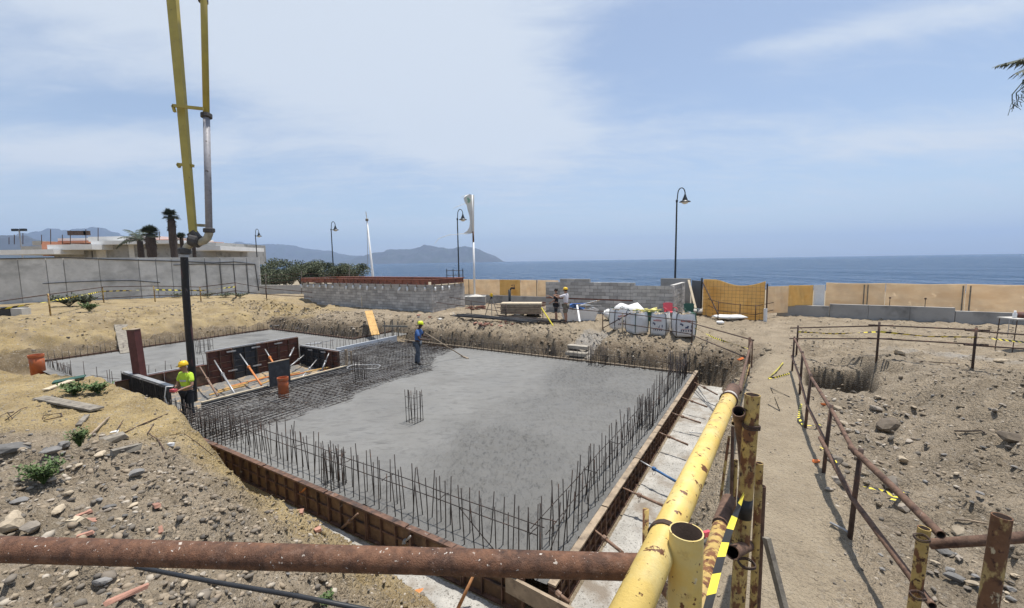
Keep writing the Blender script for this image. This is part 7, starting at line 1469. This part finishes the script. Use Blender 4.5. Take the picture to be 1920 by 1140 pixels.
soil_clods('crumbly lumps of earth on the banks and the spoil heap', [
    zone(9000, -7, 1.5, 2.0, 10, .010, .055, 41, lambda u, v, x, y: (u < -0.15) * (u > -2.6) * (v < 10) * .9, 2.6), zone(6000, -13, 1.0, .8, 13, .008, .04, 42, lambda u, v, x, y: (u < -1.2) * (v < 17) * .6 * clump(x, y, .9, 15), 2.4),
    zone(9000, 3.5, 13, 1.5, 12, .010, .06, 43, lambda u, v, x, y: (v < -3.3) * clump(x, y, 1.1, 17), 2.8), zone(5000, 1.0, 9.5, 2.6, 15, .012, .09, 44, lambda u, v, x, y: (v < -0.95) * (v > -2.0) * (u < 12.5), 2.4),
    zone(9000, -14, 9, 13, 28, .02, .11, 45, lambda u, v, x, y: (u > 12.0) * (u < 14.8) * (v < 15.2), 2.2), zone(7000, -24, -4, 18, 33, .025, .12, 46, lambda u, v, x, y: (u > 11.1) * (u < 14.8) * (v > 15), 2.2), zone(6500, -34, -17, 14, 34, .02, .09, 47, lambda u, v, x, y: (v > 25.7) * (v < 34) * clump(x, y, .5, 25), 2.4)], 60)
# single stones one can pick out
def stone_mesh(seed, flat):
    g = np.random.default_rng(seed); bm = bmesh.new(); bmesh.ops.create_icosphere(bm, subdivisions=2, radius=1.0)
    for _ in range(9):
        n_ = Vector(g.normal(0, 1, 3)).normalized(); c_ = g.uniform(.55, .85)
        for v in bm.verts:
            q_ = v.co.dot(n_) - c_
            if q_ > 0: v.co -= n_ * q_
    for v in bm.verts:
        c = v.co.copy(); k = 1 + 0.22 * mnoise.noise(c * 1.3 + Vector((seed * 3.1, 0, 0))) + 0.10 * mnoise.noise(c * 3.1 + Vector((0, seed * 1.7, 0))); v.co = Vector((c.x * k * 1.15, c.y * k * .8, c.z * k * flat))
    me = bpy.data.meshes.new('stone'); bm.to_mesh(me); bm.free(); me.polygons.foreach_set('use_smooth', [False] * len(me.polygons)); return me
SM = [stone_mesh(i, f) for i, f in enumerate((.45, .6, .5, .35, .7, .55))]
SV = {}
def stone(label, p, r, m, group=None, rz=None, k=None, name='stone', flat=1.0):
    k = random.randrange(6) if k is None else k
    if (k, m) not in SV: me = SM[k].copy(); me.materials.clear(); me.materials.append(MAT[m]); SV[(k, m)] = me
    o = link(name, SV[(k, m)], loc=p + Vector((0, 0, r * (.22 if m != 'stone_dark' else -.12))), rot=(random.gauss(0, .15), random.gauss(0, .15), random.uniform(0, 6.28) if rz is None else rz), scale=(r, r, r * flat)); return tag(o, label, 'stone', group)
special = [((20, 850), .22, 'stone_grey', 'big dark boulder at the left edge of the rubble'), ((118, 838), .13, 'stone_grey', 'flat grey stone touching the small green plant'), ((28, 975), .10, 'stone_warm', 'pale flat stone at the left edge above the rusty pipe'), ((35, 945), .09, 'stone_grey', 'grey stone just above the pale flat one at the left edge'),
           ((22, 1000), .14, 'stone_warm', 'large buff stone half behind the rusty pipe at the left'), ((110, 957), .075, 'stone_warm', 'yellowish flat stone right of the pale flat one'), ((205, 955), .07, 'stone_grey', 'dark grey lens shaped stone in the rubble near the red tiles'), ((125, 930), .06, 'stone_warm', 'cream rounded stone below the large green plant'),
           ((95, 855), .13, 'stone_grey', 'long pale grey stone above the large green plant'), ((190, 860), .085, 'stone_warm', 'cream stone right of the small green plant'), ((255, 895), .11, 'stone_grey', 'jagged grey lump of concrete rubble in the middle of the bank'), ((45, 840), .10, 'stone', 'brown grey stone in the rubble near the big boulder'), ((60, 1000), .12, 'stone', 'buff stone behind the rusty pipe right of the larger one'),
           ((1668, 797), .24, 'stone_dark', 'dark half buried boulder on the spoil heap'), ((1905, 822), .17, 'stone_dark', 'dark lump near the right edge on the spoil heap'), ((1554, 920), .065, 'stone', 'round brown stone on the path beside the rail shadow'), ((1572, 905), .09, 'stone', 'blocky brown stone right behind the round one'), ((1560, 868), .13, 'stone', 'flat stone slab under the path rail, beyond the blocky stone'),
           ((1690, 865), .10, 'stone_warm', 'pale stone at the foot of the spoil heap'), ((1672, 915), .12, 'stone', 'wide flat pale stone touched by the striped tape'), ((1692, 955), .09, 'stone', 'brown stone just below the striped tape'), ((1798, 1000), .085, 'stone_warm', 'cream oval stone beside the open pipe end'), ((1788, 1090), .075, 'stone_grey', 'blue grey smooth stone near the bottom right'),
           ((1567, 768), .11, 'stone_warm', 'pale stone in the gully just past the square hole'), ((1640, 768), .11, 'stone', 'greyish stone right of the pale gully stone'), ((1577, 795), .09, 'stone_warm', 'pale stone lower in the gully'), ((1878, 682), .17, 'stone_warm', 'pale rock on the flat ground beyond the spoil heap'), ((1686, 664), .13, 'stone_warm', 'big pale rock by the middle post of the rear rail'), ((1385, 830) if False else (1775, 1040), .08, 'stone_grey', 'grey stone in the rubble under the cross pipe'),
           ((1250, 980) if False else (1164, 1003), .03, 'stone', 'small brown pebble alone on the pale concrete strip'), ((1350, 505) if False else (190, 1097), .07, 'stone_grey', 'dark stone below the rusty pipe at the left'), ((140, 1078), .05, 'stone_warm', 'pale stone below the rusty pipe at the left'), ((360, 1085), .055, 'stone_warm', 'pinkish pair stone beside the black bar')]
for (px, py), r, m, lb in special: stone(lb, G(px, py), r, m)
zones_ = [((0, 260), (800, 1000), 46, (.025, .062), 'angular stone in the grey rubble of the near left bank', 'rubble stones of the near left bank'), ((0, 620), (1070, 1138), 26, (.016, .036), 'stone on the near ground below the rusty pipe', 'stones below the rusty pipe'), ((1740, 1910), (1020, 1138), 40, (.022, .05), 'stone in the pile between the posts at the bottom right', 'stone pile at the bottom right'),
          ((1530, 1720), (740, 850), 34, (.03, .065), 'stone tumbled in the gully left of the spoil heap', 'stones in the gully'), ((1560, 1730), (1000, 1138), 18, (.012, .028), 'small flat stone beside the lower rail pipe', 'small stones near the lower rail pipe'), ((1700, 1910), (700, 960), 28, (.022, .045), 'stone on the slope of the spoil heap', 'stones on the spoil heap')]
for (x0, x1), (y0, y1), n, (r0, r1), lb, gp in zones_:
    for _ in range(n):
        q = G(random.uniform(x0, x1), random.uniform(y0, y1)); stone(lb, q, r0 + (r1 - r0) * random.random() ** 1.8, random.choice(('stone', 'stone', 'stone_warm', 'stone_grey')), gp)
# broken tiles, bricks and blocks
def shard(label, px, py, L, w, h, rz, m, name='brick_fragment', tilt=.15, cat='brick', hole_=False):
    p = G(px, py); t = link(name, None) if False else None; b = MB()
    b.box((0, 0, h / 2), (L, w, h)); o = b.build(name, MAT[m]); o.location = p - Vector((0, 0, h * .35)); o.rotation_euler = (random.gauss(0, tilt), random.gauss(0, tilt), rz)
    for v in o.data.vertices: v.co.x += random.uniform(-.12, .12) * L; v.co.y += random.uniform(-.15, .15) * w
    return tag(o, label, cat)
shard('orange red roof tile fragment lying flat above the rusty pipe', 172, 978, .20, .11, .03, .25, 'brick_red'); shard('narrow red tile fragment leaning on the flat tile fragment', 157, 966, .13, .06, .025, 1.0, 'brick_red'); shard('pink broken tile strip on the bare slope', 294, 955, .19, .05, .035, -.75, 'brick_red'); shard('red brick sliver just above the rusty pipe', 302, 997, .12, .04, .03, -.8, 'brick_red'); shard('pink tile piece touching the rusty pipe', 160, 1003, .13, .06, .03, .5, 'brick_red')
shard('long pink tile strip below the rusty pipe', 242, 1117, .26, .06, .03, .85, 'brick_red'); shard('yellow broken piece of foam beside the tile fragments', 139, 985, .12, .09, .03, .1, 'wood_pale', 'foam_piece', cat='debris'); shard('pinkish brick half stuck in the slope near the formwork', 562, 963, .10, .09, .06, .3, 'brick_red'); shard('red brick crumbs near the toe of the slope', 596, 995, .08, .07, .04, .8, 'brick_red')
shard('grey hollow block slab broken off, left of a pair', 213, 826, .34, .24, .09, .9, 'wood_grey', 'paving_block', cat='block'); shard('grey hollow block slab broken off, right of a pair', 238, 846, .34, .22, .09, .9, 'wood_grey', 'paving_block', cat='block'); shard('white crumpled bit lying above the grey block pair', 216, 812, .12, .08, .05, .3, 'white_plastic', 'paper_scrap', cat='debris'); shard('white scrap beside the bent wire', 321, 837, .09, .06, .05, .3, 'white_plastic', 'paper_scrap', cat='debris'); shard('white scrap stuck by the near left formwork', 497, 899, .10, .06, .08, .3, 'white_plastic', 'paper_scrap', cat='debris')
shard('orange plastic bit on the path beside the rail shadow', 1530, 867, .08, .05, .03, .2, 'brick_orange', 'plastic_scrap', cat='debris'); shard('orange plastic bit under the far path rail', 1546, 760, .12, .06, .04, .2, 'brick_orange', 'plastic_scrap', cat='debris'); shard('orange brick bit on the bank beside the path corner', 1388, 674, .25, .12, .05, .2, 'brick_orange', 'brick_fragment'); shard('pink red bit beside the yellow rail', 1328, 1005, .10, .06, .06, .2, 'red_plastic', 'plastic_scrap', cat='debris')
shard('white pipe offcut lying on the right bank', 1307, 815, .34, .08, .08, -.2, 'white_plastic', 'pipe_offcut', cat='pipe'); shard('orange clay tile piece at the bottom by the wooden stake', 800, 1118, .28, .20, .03, .4, 'orange_paint', 'tile_fragment', cat='tile')
for i in range(12): shard('brick rubble lying at the foot of the block tank', random.uniform(755, 850), random.uniform(588, 600), .25, .15, .10, random.uniform(0, 3), random.choice(('conc_pale', 'brick_red', 'stone_warm')), 'rubble_piece', cat='rubble')['group'] = 'rubble below the block tank'
for i in range(12): shard('broken red brick along the edge of the middle bank', random.uniform(890, 990), random.uniform(603, 613), .22, .12, .08, random.uniform(0, 3), 'brick_red', 'brick_fragment')['group'] = 'broken bricks along the middle bank'
# planks, sticks, wires
a, c = G(75, 750), G(183, 772); plank('long grey plank lying on the near left clay bank', a + Vector((0, 0, .05)), c + Vector((0, 0, .06)), .24, .04, 'wood_grey'); a, c = G(167, 822), G(205, 786); plank('thin brown stick lying on the bank above the small plant', a + Vector((0, 0, .02)), c + Vector((0, 0, .03)), .03, .025, 'wood', 'stick'); a, c = G(147, 799), G(164, 784); plank('short dark board scrap left of the thin brown stick', a + Vector((0, 0, .02)), c + Vector((0, 0, .05)), .09, .03, 'wood_grey')
a, c = G(85, 734), G(135, 716); plank('pale grey board by the weeds at the edge of the clay bank', a + Vector((0, 0, .04)), c + Vector((0, 0, .04)), .16, .03, 'wood_pale'); a, c = G(100, 720), G(160, 709); plank('dark green sheet lying at the edge of the clay bank', a + Vector((0, 0, .03)), c + Vector((0, 0, .05)), .35, .03, 'green_plastic', 'sheet')
def wire(label, pts, r, m='rust_rail', name='wire', cat='wire', lift=.02, free=False):
    t = thing(name, label, cat); b = MB(); P = [G(*q) + Vector((0, 0, lift)) for q in pts] if not free else pts; b.tube(P, r, 6); b.build('strand', MAT[m], t, True); return t
wire('thick black ribbed bar lying below the rusty pipe', [camdepth(255, 1063, 2.6), camdepth(400, 1091, 2.5), camdepth(560, 1118, 2.35), camdepth(720, 1150, 2.2)], .013, 'black', 'steel_bar', 'bar', free=True)
wire('thin dark rod lying across the clay bank toward the worker', [(232, 815), (270, 796), (315, 778)], .012); wire('bent double wire lying on the clay slope', [(289, 797), (277, 814), (296, 828), (313, 854)], .009); wire('rusty stirrup loop lying on the clay bank', [(80, 787), (82, 781), (115, 777), (117, 783), (82, 790)], .009); wire('long thin wire curving down the clay slope', [(318, 822), (345, 820), (370, 835), (400, 860)], .006, lift=.05); wire('tangle of rusty wire at the left edge', [(0, 786), (14, 778), (24, 788), (10, 792), (40, 770), (52, 768)], .008, lift=.04); wire('pair of thin rods standing out of the clay bank', [(220, 812), (232, 793)], .008, lift=.06)
wire('dry bent twig on the spoil heap', [(1790, 812), (1812, 815), (1840, 811), (1845, 816)], .014, 'bark', 'twig', 'twig', .03); wire('bent rod lying beside the stout rusty post', [(1790, 980), (1815, 984), (1850, 990)], .010, 'wood', 'rod', 'rod', .03); wire('dark cable lying on the path bank by the yellow rail', [(1440, 760), (1462, 772), (1445, 728), (1480, 745)], .008, 'black', 'cable', 'cable', .01)
wire('small pick shaped tool lying on the path beside the nearest dark post', [(1556, 988), (1580, 998), (1590, 1003)], .012, 'steel_grey', 'hand_tool', 'tool', .03); wire('thin rod on the flat ground beyond the spoil heap', [(1725, 680), (1760, 682), (1795, 686)], .012, 'rust_rail', 'rod', 'rod', .03)
def loose_tape(label, pts): P = [G(*q) + Vector((0, 0, .03 + .03 * (i % 2))) for i, q in enumerate(pts)]; return striped_tape(label, P, .040, .07, .5, flat=1.2)
loose_tape('crumpled striped tape lying among stones at the foot of the spoil heap', [(1608, 915), (1630, 925), (1648, 922), (1662, 935), (1680, 940), (1670, 950), (1690, 928), (1705, 935)]); loose_tape('loose striped tape lying on the path in a bend', [(1468, 682), (1455, 700), (1440, 712), (1455, 712), (1480, 703)]); loose_tape('loose striped tape hanging along the foot of the path rail', [(1502, 760), (1497, 790), (1506, 802), (1530, 806), (1540, 800)]); loose_tape('striped tape trailing from the second nearest path post', [(1537, 842), (1556, 858), (1570, 880)])
# green weeds
def weed(label, px, py, w, h, n, m='leaf_weed', leaf=.05, seed=1):
    random.seed(seed); p = G(px, py); t = thing('weed_plant', label, 'plant', p, 0); k = MB(); st = MB()
    for i in range(max(8, n // 14)):
        a = random.uniform(0, 6.28); e = Vector((math.cos(a) * w * random.uniform(.1, .5), math.sin(a) * w * random.uniform(.1, .4), h * random.uniform(.5, 1))); m_ = e * .5 + Vector((0, 0, h * .15)); st.tube([(0, 0, -.02), m_, e], [.006, .005, .003], 4)
        for j in range(14):
            f = random.uniform(.25, 1.05); c = (m_ * (f * 2) if f < .5 else m_.lerp(e, f * 2 - 1)) + Vector((random.gauss(0, .02), random.gauss(0, .02), random.gauss(0, .015))); d = Vector((random.gauss(0, 1), random.gauss(0, 1), random.uniform(0, 1))).normalized(); s = d.cross(Vector((0, 0, 1))).normalized() * leaf * .28; l = leaf * random.uniform(.7, 1.4)
            k.add([c, c + d * l * .5 + s, c + d * l, c + d * l * .5 - s], [(0, 1, 2, 3)])
    st.build('stem', MAT[m], t); k.build('foliage', MAT[m], t); return t
weed('large green weed spreading over the rubble at the left', 82, 905, .62, .30, 700, seed=3); weed('small bushy green weed above the rubble', 150, 838, .34, .30, 420, seed=4); weed('low green weeds at the edge of the clay bank, right clump', 185, 738, .85, .26, 460, leaf=.09, seed=5); weed('low green weeds at the edge of the clay bank, left clump', 140, 742, .8, .26, 420, leaf=.09, seed=6); weed('tiny green weed under the black bar', 612, 1136, .16, .12, 90, leaf=.035, seed=7)
weed('dark green bush on the clay bank below the concrete wall', 160, 574, 2.2, .9, 800, 'leaf_dark', .16, 8); weed('dark green bush lower on the clay bank at the left', 168, 584, 1.6, .5, 500, 'leaf_weed', .14, 9); weed('dark green bush in the shade of the concrete wall', 130, 575, 3.0, .8, 800, 'leaf_dark', .18, 10)
for i, px in enumerate((200, 240, 262, 335, 390, 420, 450)): weed('low weeds at the foot of the concrete wall, %s' % ('below the yellow post', 'by the grey bench', 'right of the grey bench', 'behind the pump hose', 'right of the pump hose', 'below the hanging cables', 'at the right end')[i], px, 558, 2.2, .40, 300, 'leaf_dark', .14, 20 + i)
random.seed(5)
p = onwall(245, 553); p.z = gz(p.x, p.y - 1); t = thing('steel_trestle', 'grey steel trestle standing at the foot of the concrete wall', 'trestle', (p.x, p.y - 1.2, p.z), .3)
for x_ in (-.8, .8): b = MB(); b.tube([(x_, 0, 0), (x_, 0, .75)], .04, 6); b.build('leg', MAT['steel_grey'], t)
b = MB(); b.bar((-1.0, 0, .75), (1.0, 0, .75), .1, .1); b.build('top_bar', MAT['steel_grey'], t)
